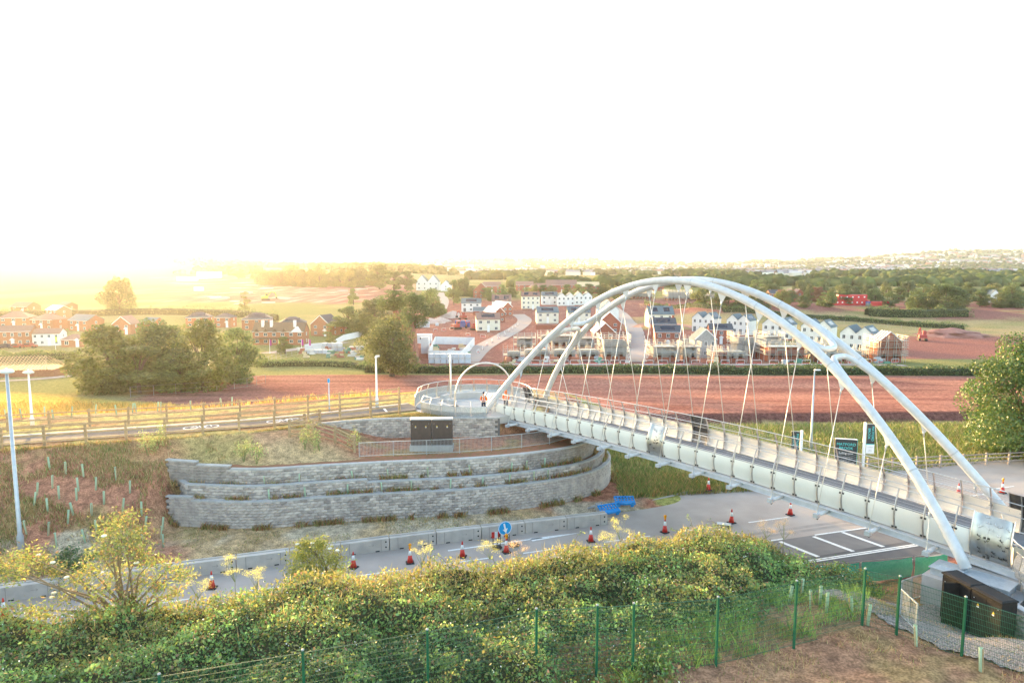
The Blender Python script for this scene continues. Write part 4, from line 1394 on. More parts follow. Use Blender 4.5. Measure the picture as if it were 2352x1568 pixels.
def text_mesh(body, size, m):
    cu = bpy.data.curves.new('lettering', 'FONT'); cu.body = body; cu.size = size; cu.align_x = 'CENTER'; cu.align_y = 'CENTER'; cu.resolution_u = 2; cu.extrude = .004
    ob = bpy.data.objects.new('tmp', cu); me = bpy.data.meshes.new_from_object(ob)
    bpy.data.objects.remove(ob); me.name = 'lettering'; me.materials.clear(); me.materials.append(m)
    return me


bb = at(1938, 1112, .1)
brd = empty('sign_board', bb, radians(-14), 'tall dark sign board with teal and white lettering and a turquoise edge', 'sign')
zt_top = atY(1938, 1008, bb[1])[2] - bb[2]
W_ = 1.66
MB().box((0, 0, .4), (W_, .22, zt_top - .4)).build('board', m_slate, brd)
MB().box((0, -.002, .4), (W_ - .02, .224, .95)).build('white_foot', m_sgw, brd)
MB().box((W_ / 2 + .012, 0, .4), (.02, .222, zt_top - .4)).build('teal_edge', m_teal, brd)
MB().box((0, 0, zt_top), (W_ + .02, .23, .03)).build('white_cap', m_sgw, brd)
for x in (-.6, .6): MB().box((x, 0, -.3), (.1, .1, .8)).build('leg', m_sgw, brd)
for txt, sz, z, m_ in (('MATFORD', .31, zt_top - .42, m_teal), ('BROOK', .31, zt_top - .74, m_teal), ('Selling now', .24, zt_top - 1.16, m_sgw), ('2, 3 & 4 bed homes', .14, zt_top - 1.50, m_sgg), ('Call us on', .15, zt_top - 1.74, m_sgg), ('01392 914 045', .215, zt_top - 2.0, m_sgw)):
    if z > 1.5: link('lettering', text_mesh(txt, sz, m_), brd, (0, -.116, z), (pi / 2, 0, 0))
link('lettering', text_mesh('Linden', .24, m_sgg), brd, (.36, -.122, .7), (pi / 2, 0, 0))
link('lettering', text_mesh('Bovis\nHomes', .17, m_sgg), brd, (-.42, -.122, .95), (pi / 2, 0, 0))


def banner(px, base, top, side, label):
    b = at(px, base, .1); h = atY(px, top, b[1])[2] - b[2]
    t = empty('banner_pole', b, radians(-6), label, 'banner')
    MB().tube([(0, 0, 0), (0, 0, h)], .11, 12).build('pole', m_sgw, t, smooth=True)
    x = side * .47; w_ = .62; z1 = h - .1; z0 = h - 2.5
    MB().box((x, 0, z0 + .75), (w_, .03, z1 - z0 - .75)).build('banner_cloth', m_slate, t)
    MB().box((x, 0, z0), (w_, .03, .70)).build('banner_foot', m_sgw, t)
    MB().box((x, 0, z0 + .70), (w_, .032, .05)).build('teal_band', m_teal, t)
    for z in (z1, z0 - .04): MB().bar((0, 0, z), (x + side * .36, 0, z), .03).build('banner_arm', m_sgw, t)
    for dx, txt in ((.14, 'MATFORD'), (-.14, 'BROOK')):
        link('lettering', text_mesh(txt, .26, m_teal), t, (x + dx, -.022, z1 - .8), (pi / 2, pi / 2, 0))
    link('lettering', text_mesh('Linden', .15, m_sgg), t, (x, -.022, z0 + .5), (pi / 2, 0, 0))
    link('lettering', text_mesh('Bovis\nHomes', .11, m_sgg), t, (x, -.022, z0 + .22), (pi / 2, 0, 0))


banner(1979, 1120, 970, 1, 'white flagpole with a slate banner right of the sign board')
banner(1836, 1110, 988, -1, 'white flagpole with a slate banner left of the sign board')

# ---------------------------------------------------------------- green mesh fence in the foreground
m_green = mat('fence_green', (.008, .085, .042), (.010, .10, .05), scale=5, rough=.4)
m_wire = mat('wire_green', (.01, .09, .05), rough=.45)
FP = [at(365, 1545, 6.68), at(695, 1490, 6.68), at(981, 1443, 6.68), at(1232, 1395, 6.68), at(1372, 1387, 6.68), at(1456, 1383, 6.68)]
FP = [np.array([p[0], p[1], 4.1]) for p in FP] + [at(1644, 1530, 4.1), at(1823, 1485, 4.05), at(1979, 1450, 3.9), at(2058, 1470, 3.85), at(2207, 1525, 3.75)]
FP.insert(0, FP[0] + (FP[0] - FP[1])); FP.append(FP[-1] + (FP[-1] - FP[-2]) * 1.0)
gf = empty('mesh_fence', FP[0], 0, 'dark green welded mesh fence on green posts in the foreground', 'fence')
o3 = FP[0].copy()
HP = 2.55
for i, p in enumerate(FP):
    q = p - o3
    po = MB().box((q[0], q[1], q[2] - .8), (.075, .075, HP + .8), .2).build('post', m_green, gf)
    MB().lathe([(.05, HP), (.045, HP + .03), (.01, HP + .045)], 8, q).build('post_cap', mat('cap_grey', (.35, .36, .34), rough=.6), po)
    if i == len(FP) - 1: break
    r_ = FP[i + 1] - o3; d = r_ - q; L_ = np.linalg.norm(d[:2])
    nrm = np.array([-d[1], d[0], 0]) / L_
    wv = MB()
    for k in range(1, int(L_ / .05)):
        c = q + d * (k * .05 / L_)
        wv.bar(c + (0, 0, .05), c + (0, 0, HP - .08), .0055)
        wv.bar(c + (0, 0, HP - .08), c + (0, 0, HP - .02) - nrm * .09, .0055)
    for z in list(np.arange(.1, HP - .1, .2)) + [HP - .08]:
        for e in ((0,) if abs(z % .6) > .1 else (-.006, .006)):
            wv.bar(q + (0, 0, z) + nrm * e, r_ + (0, 0, z) + nrm * e, .009)
    wv.bar(q + (0, 0, HP - .02) - nrm * .09, r_ + (0, 0, HP - .02) - nrm * .09, .008)
    tag(wv.build('mesh_panel', m_wire, gf), kind='stuff')

# green debris netting on site fence panels by the road
m_net = mat('green_netting', (.07, .60, .40), (.10, .68, .47), scale=9, rough=.8, alpha=.86)
m_pipe = mat('site_fence_pipe', (.34, .33, .31), rough=.5, metal=.4)
NP = [at(1800, 1352, .4), at(1867, 1346, .4), at(1974, 1338, .4), at(2097, 1326, .5), at(2175, 1318, .6)]
for i in range(4):
    a, b = NP[i], NP[i + 1]
    t = empty('site_fence_panel', a, 0, ['site fence panel with green netting next to the bramble', 'site fence panel with green netting left of the middle', 'wide site fence panel with bright green netting', 'site fence panel with green netting under the bridge end'][i], 'fence')
    d = b - a; h = 1.25
    MB().tube([(0, 0, 0), (0, 0, h - .1), d * .03 + (0, 0, h), d * .97 + (0, 0, h), d * .99 + (0, 0, h - .1), d * .99], .022, 8).build('frame', m_pipe, t)
    nv = []; nn = 9
    for k in range(nn):
        sag = .06 * sin(pi * k / (nn - 1)) + random.uniform(0, .03)
        for z in (.02, h * .5, h - .03 - sag):
            nv.append(d * (.02 + .95 * k / (nn - 1)) + np.array([random.uniform(-.03, .03), random.uniform(-.04, .04), z]))
    MB().poly(nv, [(3 * k + j, 3 * k + 3 + j, 3 * k + 4 + j, 3 * k + 1 + j) for k in range(nn - 1) for j in range(2)]).build('netting', m_net, t, smooth=True)
bar_railing(smooth_poly([(p[0], p[1]) for p in (at(2168, 1362, 2.6), at(2120, 1368, 2.8), at(2080, 1383, 3.0), at(2062, 1412, 3.0), at(2062, 1455, 3.1), at(2100, 1500, 3.1))], .3), 1.15, 'galvanised bar railing curving round the gravel path by the near abutment', 1.4, .1, nm='railing')

# ---------------------------------------------------------------- tree guards
m_guard = mat('guard_green', (.42, .56, .40), (.36, .50, .36), scale=4, rough=.5, rand=.08)
tg = MB()
tg.lathe([(.055, -.1), (.06, .78)], 8); tg.f.pop(); tg.mi.pop()
tg_me = tg.mesh('tube', m_guard, True)
tg_st = MB().box((.07, 0, -.1), (.03, .03, .85)).mesh('stake', m_wood)


def guard(p, label, group, sc=1.0):
    t = empty('tree_guard', p, random.uniform(0, 6), label, 'tree guard', group, sc)
    t.rotation_euler = (random.uniform(-.12, .12), random.uniform(-.14, .14), random.uniform(0, 6))
    link('tube', tg_me, t); link('stake', tg_st, t)


def zc(zx, zy, ox, oy, sc):
    return (ox + zx / sc) * .574219, (oy + zy / sc) * .574219


EG = [(425, 590), (565, 630), (715, 650), (995, 675), (450, 750), (318, 808), (505, 840), (670, 770), (655, 855), (820, 765), (1112, 790), (140, 850), (293, 895), (408, 950), (627, 980), (785, 990), (890, 885), (1050, 945), (1210, 975), (228, 1140), (415, 1155), (580, 1050), (1240, 1100), (1388, 1105), (1372, 1185), (1398, 1255), (480, 1250), (730, 1215), (1220, 1200), (825, 1130)]
for i_, (x, y) in enumerate(sorted(EG)):
    guard(gp(*zc(x, y, 0, 1600, 2.138)), 'pale green tree guard tube on the embankment slope, %s from the left' % ordi(i_), 'tree guards on the embankment slope', 1.08)
MG = [(55, 150), (385, 150), (460, 190), (615, 165), (820, 140), (1000, 150), (1135, 135), (1170, 130), (1350, 120), (1635, 110), (1895, 60), (190, 180), (1380, 125), (1985, 60)]
for i_, (x, y) in enumerate(sorted(MG)):
    p = at(*zc(x, y + 10, 0, 1600, 2.138), 5.1)
    guard((p[0], p[1], zt1(p[0], p[1])), 'pale tree guard tube behind the path fence, %s from the left' % ordi(i_), 'tree guards in the meadow', 1.05)
for P_, z, xs, lab in ((offset_poly(WALL_L, 1.0), 2.86, (108, 420, 868, 1188, 1505, 1910, 2243, 2343, 2536), 'upper'), (offset_poly(WALL_L, .36), 2.14, (183, 487, 852, 1125, 1383, 1703, 1988, 2210, 2440, 2560), 'lower')):
    ppx = proj(np.c_[P_, np.full(len(P_), z)])[0]; ok = P_[:, 1] < 53.5
    for i_, x in enumerate(xs):
        X_ = (1000 + x / 2.138) * .574219
        i = np.argmin(np.abs(np.where(ok, ppx, 1e9) - X_))
        guard((P_[i, 0], P_[i, 1], z), 'pale green tree guard tube on the %s planted ledge, %s from the left' % (lab, ordi(i_)), 'tree guards on the %s ledge' % lab, 1.0)
NG = [(335, 865), (440, 810), (520, 905), (600, 870), (655, 940), (877, 965), (1010, 1045), (1425, 1225), (1980, 1440)]
for i, (x, y) in enumerate(NG):
    guard(gp(*zc(x, y, 3000, 2011, 2.146)), ('pale green tree guard tube behind the green mesh fence, %s from the left' % ordi(i)) if i < 7 else ['', 'pale green tree guard tube beside the curved railing', 'pale green tree guard tube in front of the black cabinets'][i - 6], 'tree guards by the gravel', 1.05)

# ---------------------------------------------------------------- two people on the landing
m_skin = mat('skin', (.50, .30, .22), rough=.6)
m_hiv = mat('hi_vis_orange', (.85, .19, .02), (.75, .15, .02), scale=9, rough=.7)
m_navy = mat('navy_cloth', (.022, .03, .06), rough=.85)
m_band = mat('reflective_tape', (.75, .75, .72), rough=.35)


def skin_obj(name, verts, edges, radii, m, par, root=0):
    me = bpy.data.meshes.new(name); me.from_pydata(verts, edges, []); me.materials.append(m)
    o = link(name, me, par)
    sk = o.modifiers.new('Skin', 'SKIN')
    sv = me.skin_vertices[0].data
    for i, r in enumerate(radii):
        sv[i].radius = r if hasattr(r, '__len__') else (r, r)
    sv[root].use_root = True
    sk.use_smooth_shade = True
    o.modifiers.new('Sub', 'SUBSURF').levels = 2
    o.modifiers['Sub'].render_levels = 2
    return o


def person(loc, rz, label, hold, cap, hood):
    t = empty('person', loc, rz, label, 'person')
    # body: pelvis 0, spine, neck, head; legs; arms folded in front
    hx = .24 if hold else .20
    V_ = [(0, 0, .95), (0, .01, 1.15), (0, .01, 1.38), (0, 0, 1.52), (0, -.02, 1.60), (0, -.025, 1.74),
          (-.10, 0, .90), (-.115, -.02, .50), (-.12, .02, .09), (-.12, -.14, .045), (.10, 0, .90), (.115, -.02, .50), (.12, .02, .09), (.12, -.14, .045),
          (-.20, .02, 1.40), (-.27, .02, 1.14), (-.13, -.22, 1.10), (-.06, -.27, 1.12), (.20, .02, 1.40), (.27, .02, 1.14), (.13, -.22, 1.10), (.06, -.27, 1.12)]
    if not hold:
        V_[16] = (-.15, -.15, .98); V_[17] = (-.05, -.19, .97); V_[20] = (.15, -.15, .98); V_[21] = (.05, -.19, .97)
    E_ = [(0, 1), (1, 2), (2, 3), (3, 4), (4, 5), (0, 6), (6, 7), (7, 8), (8, 9), (0, 10), (10, 11), (11, 12), (12, 13), (2, 14), (14, 15), (15, 16), (16, 17), (2, 18), (18, 19), (19, 20), (20, 21)]
    R_ = [(.15, .1), (.14, .1), (.15, .1), (.06, .06), (.075, .09), (.07, .085), .085, .06, .042, .04, .085, .06, .042, .04, .055, .045, .034, .035, .055, .045, .034, .035]
    b = skin_obj('body', V_, E_, R_, m_skin, t)
    jv = [V_[i] for i in (0, 1, 2, 14, 15, 16, 18, 19, 20)]; jv[0] = (0, 0, .86)
    skin_obj('jacket', jv, [(0, 1), (1, 2), (2, 3), (3, 4), (4, 5), (2, 6), (6, 7), (7, 8)], [(.205, .145), (.195, .14), (.19, .135), .085, .07, .058, .085, .07, .058], m_hiv, t)
    tv = [(0, 0, .92)] + [V_[i] for i in (6, 7, 8, 10, 11, 12)]
    skin_obj('trousers', tv, [(0, 1), (1, 2), (2, 3), (0, 4), (4, 5), (5, 6)], [(.155, .11), .105, .078, .06, .105, .078, .06], m_navy, t)
    for x in (-.12, .12): MB().box((x, -.06, 0), (.1, .28, .09), 0, (.85, .8)).build('boot', m_rub, t)
    for s_ in (-1, 1):
        MB().tube([(s_ * .09, -.155, 1.05), (s_ * .09, -.15, 1.3), (s_ * .10, -.06, 1.47)], .022, 6).build('tape_strip', m_band, t)
    MB().tube([(.20 * cos(a), .145 * sin(a), .98) for a in np.linspace(0, 2 * pi, 17)], .02, 5).build('tape_band', m_band, t)
    if cap:
        h = MB(); h.lathe([(.085, 1.70), (.092, 1.76), (.075, 1.82), (.02, 1.845)], 14, (0, -.02, 0)); h.box((0, -.13, 1.70), (.14, .12, .02)); h.build('cap', m_navy, t, smooth=True)
        for s_ in (-1, 1): MB().tube([(s_ * .12, .12, 1.1), (s_ * .13, .1, 1.46), (s_ * .12, -.12, 1.42), (s_ * .13, -.15, 1.15)], .025, 6).build('rucksack_strap', m_rub, t)
    if hood:
        MB().lathe([(.11, 1.48), (.118, 1.62), (.112, 1.74), (.06, 1.83), (.01, 1.84)], 14, (0, .03, 0)).build('hood', m_hiv, t, smooth=True)
        MB().box((0, -.115, 1.665), (.13, .02, .035)).build('sunglasses', m_rub, t)
    if hold:
        MB().box((0, -.30, 1.09), (.2, .1, .06)).build('controller', m_rub, t)
    return t


pa = at(1111, 948, LZ + .1); person((pa[0], pa[1], LZ + .1), radians(-4), 'person in an orange hi-vis jacket and navy cap looking down at the hands', True, True, False)
pb = at(1162, 943, LZ + .1); person((pb[0], pb[1], LZ + .1), radians(6), 'person in an orange hooded hi-vis jacket and dark trousers facing the camera', False, False, True)
# ---------------------------------------------------------------- houses
m_rend = mat('render_white', (.72, .71, .68), (.66, .65, .62), scale=1.2, rough=.85, rand=.05)
m_cream = mat('render_cream', (.70, .66, .54), (.64, .60, .49), scale=1.2, rough=.85, rand=.05)
m_brick = mat('brick_red', (.33, .115, .075), (.26, .085, .055), scale=3.5, rough=.88, bump=.3, bscale=12, rand=.1)
m_brickb = mat('brick_brown', (.36, .155, .085), (.29, .12, .065), scale=3.5, rough=.88, bump=.3, bscale=12, rand=.12)
m_blockw = mat('grey_blockwork', (.36, .35, .335), (.29, .28, .27), scale=3, rough=.9)
m_slater = mat('roof_slate', (.15, .185, .20), (.12, .15, .165), scale=2.5, rough=.85, spec=.15, bump=.3, bscale=10, rand=.08)
m_dslate = mat('roof_dark', (.07, .075, .09), (.09, .095, .11), scale=2.5, rough=.8, spec=.2, bump=.3, bscale=10)
m_rtile = mat('roof_tile', (.27, .155, .125), (.22, .125, .10), scale=2.5, rough=.8, bump=.3, bscale=10, rand=.1)
m_membr = mat('roof_membrane', (.62, .63, .64), rough=.6)
m_thatch = mat('thatch', (.20, .13, .085), (.15, .10, .065), scale=5, rough=.95, bump=.5)
m_solar = mat('solar_panel', (.012, .015, .03), rough=.18, spec=.6)
m_glass = mat('window_glass', (.05, .06, .07), rough=.08, spec=.8)
m_frame = mat('window_frame', (.78, .78, .77), rough=.5)
m_trim = mat('bargeboard', (.78, .78, .77), rough=.5)
m_timber = mat('roof_timber', (.62, .48, .28), (.55, .42, .25), scale=3, rough=.8)
m_pipe2 = mat('scaffold_pipe', (.40, .385, .37), rough=.45, metal=.5)
m_board = mat('scaffold_board', (.50, .42, .31), (.40, .34, .26), scale=3, rough=.85)
_wm = {}


def win_mesh(w_, h_):
    k = (round(w_, 2), round(h_, 2))
    if k not in _wm:
        f = MB(); t = .07
        for c, d in (((0, 0, -h_ / 2), (w_, .08, t)), ((0, 0, h_ / 2 - t), (w_, .08, t)), ((-w_ / 2 + t / 2, 0, -h_ / 2 + t), (t, .076, h_ - 2 * t)), ((w_ / 2 - t / 2, 0, -h_ / 2 + t), (t, .076, h_ - 2 * t)), ((0, 0, -h_ / 2 + t), (t * .8, .07, h_ - 2 * t))):
            f.box(c, d)
        g = MB().box((0, .012, -h_ / 2 + t * .5), (w_ - t, .03, h_ - t))
        _wm[k] = (f.mesh('frame', m_frame), g.mesh('pane', m_glass))
    return _wm[k]


def add_window(root, x, y, z, w_, h_, rz, name='window'):
    f, g = win_mesh(w_, h_)
    o = link(name, f, root, (x, y, z), (0, 0, rz)); link('pane', g, o)
    return o


def gable_roof(a, w_, d_, e, r, ov=.25, th=.14, hip=0.0, axis='x'):
    """two roof slabs (or hipped) over a w x d box, eaves e, rise r; ridge along x"""
    sl = r / (d_ / 2)
    for sg in (-1, 1):
        y0 = sg * (d_ / 2 + ov); z0 = e - ov * sl
        x0, x1 = -w_ / 2 - ov, w_ / 2 + ov
        hx = hip * d_ / 2
        P = [(x0, y0, z0), (x1, y0, z0), (x1 - hx - (ov if hip else 0), 0, e + r), (x0 + hx + (ov if hip else 0), 0, e + r)]
        P += [(p[0], p[1], p[2] + th) for p in P]
        a.poly(P, [(0, 1, 2, 3), (4, 5, 6, 7), (0, 1, 5, 4), (1, 2, 6, 5), (2, 3, 7, 6), (3, 0, 4, 7)])
    if hip:
        for sx in (-1, 1):
            x0 = sx * (w_ / 2 + ov)
            P = [(x0, -d_ / 2 - ov, e - ov * sl), (x0, d_ / 2 + ov, e - ov * sl), (sx * (w_ / 2 - hip * d_ / 2), 0, e + r)]
            P += [(p[0], p[1], p[2] + th) for p in P]
            a.poly(P, [(0, 1, 2), (3, 4, 5), (0, 1, 4, 3), (1, 2, 5, 4), (2, 0, 3, 5)])


def house(px, base, wpx, label, rz=0.0, asp=.75, st=2, wall=None, roof=None, pitch=.62, hip=0, solar=0, chim=0, gable_front=0, wins=3, plinth=False, hgt=None, group='houses', nm='house', door='porch', back=0.0, trim=False, side_win=True, dz=0.0):
    """px, base: photo position of the middle of the front foot; wpx: width of the front in the photo.
    gable_front: number of gables that face the camera (0 = eaves face the camera)"""
    p = gp(px, base)
    dist = math.hypot(p[1] * cos(PITCH), CAM_H * .1)
    W = wpx * p[1] / FPX
    D = W * asp
    sh = hgt / st if hgt else 2.55
    e = st * sh
    yaw = math.atan2(-p[0], p[1]) * .0 + rz
    root = empty(nm, (p[0], p[1], p[2] + dz), yaw, label, 'house', group)
    # house body centred D/2 behind its front
    wall = wall or m_rend; roof = roof or m_slater
    cy_ = D / 2
    def part(mb, n, m): 
        o = mb.build(n, m, root); o.location = (0, cy_, 0); return o
    b = MB()
    if gable_front:
        gw = W / gable_front
        for k in range(gable_front):
            x = -W / 2 + gw * (k + .5); r = gw / 2 * pitch * 1.5
            P = [(x - gw / 2, -D / 2, -.8), (x + gw / 2, -D / 2, -.8), (x + gw / 2, -D / 2, e), (x, -D / 2, e + r), (x - gw / 2, -D / 2, e)]
            b.prism([(q[0], q[1], q[2]) for q in P], (0, 0, 0), (0, D, 0))
        part(b, 'wall', wall)
        for k in range(gable_front):
            x = -W / 2 + gw * (k + .5); r = gw / 2 * pitch * 1.5; a = MB()
            for sg in (-1, 1):
                ov = .18; th = .13; zz = -ov * r / (gw / 2)
                P = [(x + sg * (gw / 2 + (ov if (k == 0 and sg < 0) or (k == gable_front - 1 and sg > 0) else 0)), -D / 2 - .2, e + (zz if (k == 0 and sg < 0) or (k == gable_front - 1 and sg > 0) else 0)), (x, -D / 2 - .2, e + r)]
                P = [P[0], P[1], (P[1][0], D / 2 + .2, P[1][2]), (P[0][0], D / 2 + .2, P[0][2])]
                P += [(q[0], q[1], q[2] + th) for q in P]
                a.poly(P, [(0, 1, 2, 3), (4, 5, 6, 7), (0, 1, 5, 4), (1, 2, 6, 5), (2, 3, 7, 6), (3, 0, 4, 7)])
            ro = part(a, 'roof', roof)
            if solar and k == gable_front - 1:
                q = []
                for f, g in ((.2, .2), (.8, .2), (.8, .7), (.2, .7)):
                    q.append((x + gw / 2 * (1 - g), -D / 2 + D * f, e + r * g + .2))
                MB().poly(q + [(c[0], c[1], c[2] - .05) for c in q], [(0, 1, 2, 3), (0, 1, 5, 4), (1, 2, 6, 5), (2, 3, 7, 6), (3, 0, 4, 7)]).build('solar_panel', m_solar, ro)
            if trim:
                for sg in (-1, 1): MB().bar((x, -D / 2 - .215, e + r - .02), (x + sg * gw / 2, -D / 2 - .215, e - .02), .04, .22).build('bargeboard', m_trim, ro)
        ht = e + r
    else:
        r = D / 2 * pitch
        if hip:
            b.box((0, 0, -.8), (W, D, e + .8))
        else:
            P = [(0, -D / 2, -.8), (0, D / 2, -.8), (0, D / 2, e), (0, 0, e + r), (0, -D / 2, e)]
            b.prism(P, (-W / 2, 0, 0), (W / 2, 0, 0))
        part(b, 'wall', wall)
        a = MB(); gable_roof(a, W, D, e, r, .22, .14, hip)
        ro = part(a, 'roof', roof)
        for k in range(solar):
            x0, x1 = (-.28, .28) if solar == 1 else ((-.36, -.12) if k == 0 else (.12, .36))
            q = [(W * f, -D / 2 * (1 - g), e + r * g + .2) for f, g in ((x0, .28), (x1, .28), (x1, .78), (x0, .78))]
            MB().poly(q + [(c[0], c[1] + .03, c[2] - .05) for c in q], [(0, 1, 2, 3), (0, 1, 5, 4), (1, 2, 6, 5), (2, 3, 7, 6), (3, 0, 4, 7)]).build('solar_panel', m_solar, ro)
        for k in range(chim):
            x = W * (.42 if k == 0 else -.42)
            c = MB().box((x, 0, e + r - .35), (.7, .5, 1.15)); c.box((x, 0, e + r + .8), (.78, .58, .1)); c.build('chimney', m_brick, ro)
        if trim and not hip:
            for sx in (-1, 1):
                for sg in (-1, 1): MB().bar((sx * (W / 2 + .235), 0, e + r + .03), (sx * (W / 2 + .235), sg * (D / 2 + .1), e - .05), .04, .2).build('bargeboard', m_trim, ro)
        MB().bar((-W / 2, -D / 2 - .25, e - .08), (W / 2, -D / 2 - .25, e - .08), .1).build('gutter', m_frame if wall in (m_brick, m_brickb) else m_dark, root).location = (0, cy_, 0)
    if plinth: MB().box((0, D / 2, -.8), (W + .04, D + .04, 1.3)).build('plinth', m_brick, root)
    ww = min(1.15, W / wins * .42); wh = min(1.25, sh * .48)
    for f in range(st):
        for k in range(wins):
            x = -W / 2 + W * (k + .5) / wins
            if f == 0 and k == wins // 2 and door == 'porch':
                d = MB().box((0, 0, 0), (.95, .1, 2.0)).build('door', m_frame, root, loc=(x, -.03, 0))
                pr = MB(); pr.prism([(-.75, 0, 2.1), (.75, 0, 2.1), (0, 0, 2.75)], (0, -.75, 0), (0, 0, 0)); pr.build('porch', m_frame, root, loc=(x, 0, 0))
                continue
            if f == 0 and door == 'french' and k % 2 == 0:
                add_window(root, x, -.02, 1.05, ww * 1.25, 2.05, 0, 'french_window'); continue
            add_window(root, x, -.02, f * sh + sh * .56, ww, wh, 0)
    if side_win:
        for sx in ((1,) if p[0] < 30 else (-1,)):
            for f in range(st):
                add_window(root, sx * (W / 2 + .02), D * .5, f * sh + sh * .56, .8, wh, sx * pi / 2)
    return root


def pole_lattice(a, W, D, H, lifts, step=2.0):
    for sx in np.arange(-W / 2, W / 2 + .1, W / max(2, round(W / step))):
        for y in (-D / 2 - 1.1, -D / 2 - .1, D / 2 + .1, D / 2 + 1.1):
            a.bar((sx, y, 0), (sx, y, H * (1 + .08 * random.random())), .08)
    for y in (-D / 2, 0, D / 2):
        for sx in (-W / 2 - 1.1, W / 2 + 1.1): a.bar((sx, y, 0), (sx, y, H * 1.03), .08)
    for z in lifts:
        for zz in (z, z + .55, z + 1.05):
            for y in (-D / 2 - 1.1, D / 2 + 1.1): a.bar((-W / 2 - 1.1, y, zz), (W / 2 + 1.1, y, zz), .075)
            for x in (-W / 2 - 1.1, W / 2 + 1.1): a.bar((x, -D / 2 - 1.1, zz), (x, D / 2 + 1.1, zz), .075)
    a.bar((-W / 2, -D / 2 - 1.1, 0), (-W / 6, -D / 2 - 1.1, H), .05); a.bar((W / 2, -D / 2 - 1.1, 0), (W / 6, -D / 2 - 1.1, H * .9), .05)


def site_house(px, base, wpx, label, stage, asp=.7, rz=0.0, st=2):
    """house shell under construction with its scaffolding as a separate thing"""
    p = gp(px, base); W = wpx * p[1] / FPX * .86; D = W * asp; sh = 2.5
    root = empty('house_shell', p, rz, label, 'house', 'houses under construction')
    H = {'ground': 2.6, 'one': 3.6, 'wall': 5.1, 'trusses': 5.1, 'gable': 5.1}[stage]
    w_ = MB(); w_.box((0, D / 2, -.8), (W, D, .8 + min(H, 1.1))); w_.build('brick_course', m_brick, root)
    mw = m_brick if random.random() < .3 else m_blockw
    n = max(2, int(W / 2.2))
    a = MB(); z0 = min(H, 1.1)
    seg = W / n
    for k in range(n):
        x = -W / 2 + seg * (k + .5)
        hh = H if stage not in ('one',) else H - (.9 if k % 3 == 1 else 0)
        # wall with an opening: piers, sill and lintel
        a.box((x - seg * .36, .12, z0), (seg * .28, .24, hh - z0)); a.box((x + seg * .36, .12, z0), (seg * .28, .24, hh - z0))
        a.box((x, .12, 2.15), (seg * .44, .24, max(.2, (min(hh, 3.3) - 2.15))))
        if H > 4.5: a.box((x, .12, 4.5), (seg * .44, .24, hh - 4.5))
    a.box((-W / 2 + .12, D / 2 + .12, z0), (.24, D - .26, H - z0)); a.box((W / 2 - .12, D / 2 + .12, z0), (.24, D - .26, H - z0)); a.box((0, D - .12, z0), (W - .5, .24, H - z0))
    a.build('wall', mw, root)
    MB().box((0, D / 2, 2.45), (W - .5, D - .5, .2)).build('floor', m_board, root)
    if stage == 'trusses':
        for x in np.linspace(-W / 2 + .2, W / 2 - .2, max(6, int(W / .6))):
            t = MB()
            for sg in (-1, 1): t.bar((x, D / 2 + sg * (D / 2 + .2), H), (x, D / 2, H + D * .33), .09)
            t.bar((x, 0, H), (x, D, H), .09); t.build('roof_truss', m_timber, root)
    if stage == 'ground' or stage == 'one':
        for k in range(3):
            MB().box((0, .5 + k * D * .3, H + .02), (W * .82, D * .2, .18)).build('floor_panel', m_membr if k % 2 else m_timber, root)
    if stage == 'gable':
        r = W / 2 * .85
        MB().prism([(-W / 2, .02, H), (W / 2, .02, H), (0, .02, H + r)], (0, 0, 0), (0, .25, 0)).build('gable_wall', m_brick, root)
        for sg in (-1, 1):
            P = [(sg * (W / 2 + .2), -.2, H - .1), (0, -.2, H + r + .05), (0, D, H + r + .05), (sg * (W / 2 + .2), D, H - .1)]
            ro = MB().poly(P + [(q[0], q[1], q[2] + .14) for q in P], [(0, 1, 2, 3), (4, 5, 6, 7), (0, 1, 5, 4), (1, 2, 6, 5), (2, 3, 7, 6), (3, 0, 4, 7)]).build('roof', m_membr, root)
            for k in range(3):
                yy = D * (.2 + .3 * k)
                MB().bar((sg * (W / 2 + .2), yy, H + .08), (0, yy, H + r + .22), .5, .03).build('slate_strip', m_dslate, ro)
    lifts = [z for z in (1.9, 3.9, 5.6) if z < H + 1.2]
    sc = empty('scaffolding', p, rz, 'grey tube scaffolding round the ' + label, 'scaffolding', 'scaffolding on the building site')
    a = MB(); pole_lattice(a, W, D, H + 1.4, lifts); o = a.build('pole_lattice', m_pipe2, sc); o.location = (0, D / 2, 0); tag(o, kind='stuff')
    for z in lifts:
        for y in (-.6, D + .6): MB().box((0, y, z - .06), (W + 2.2, .9, .05)).build('boarded_lift', m_board, sc)
        for x in (-W / 2 - .6, W / 2 + .6): MB().box((x, D / 2, z - .06), (.9, D + .2, .05)).build('boarded_lift', m_board, sc)
    return root


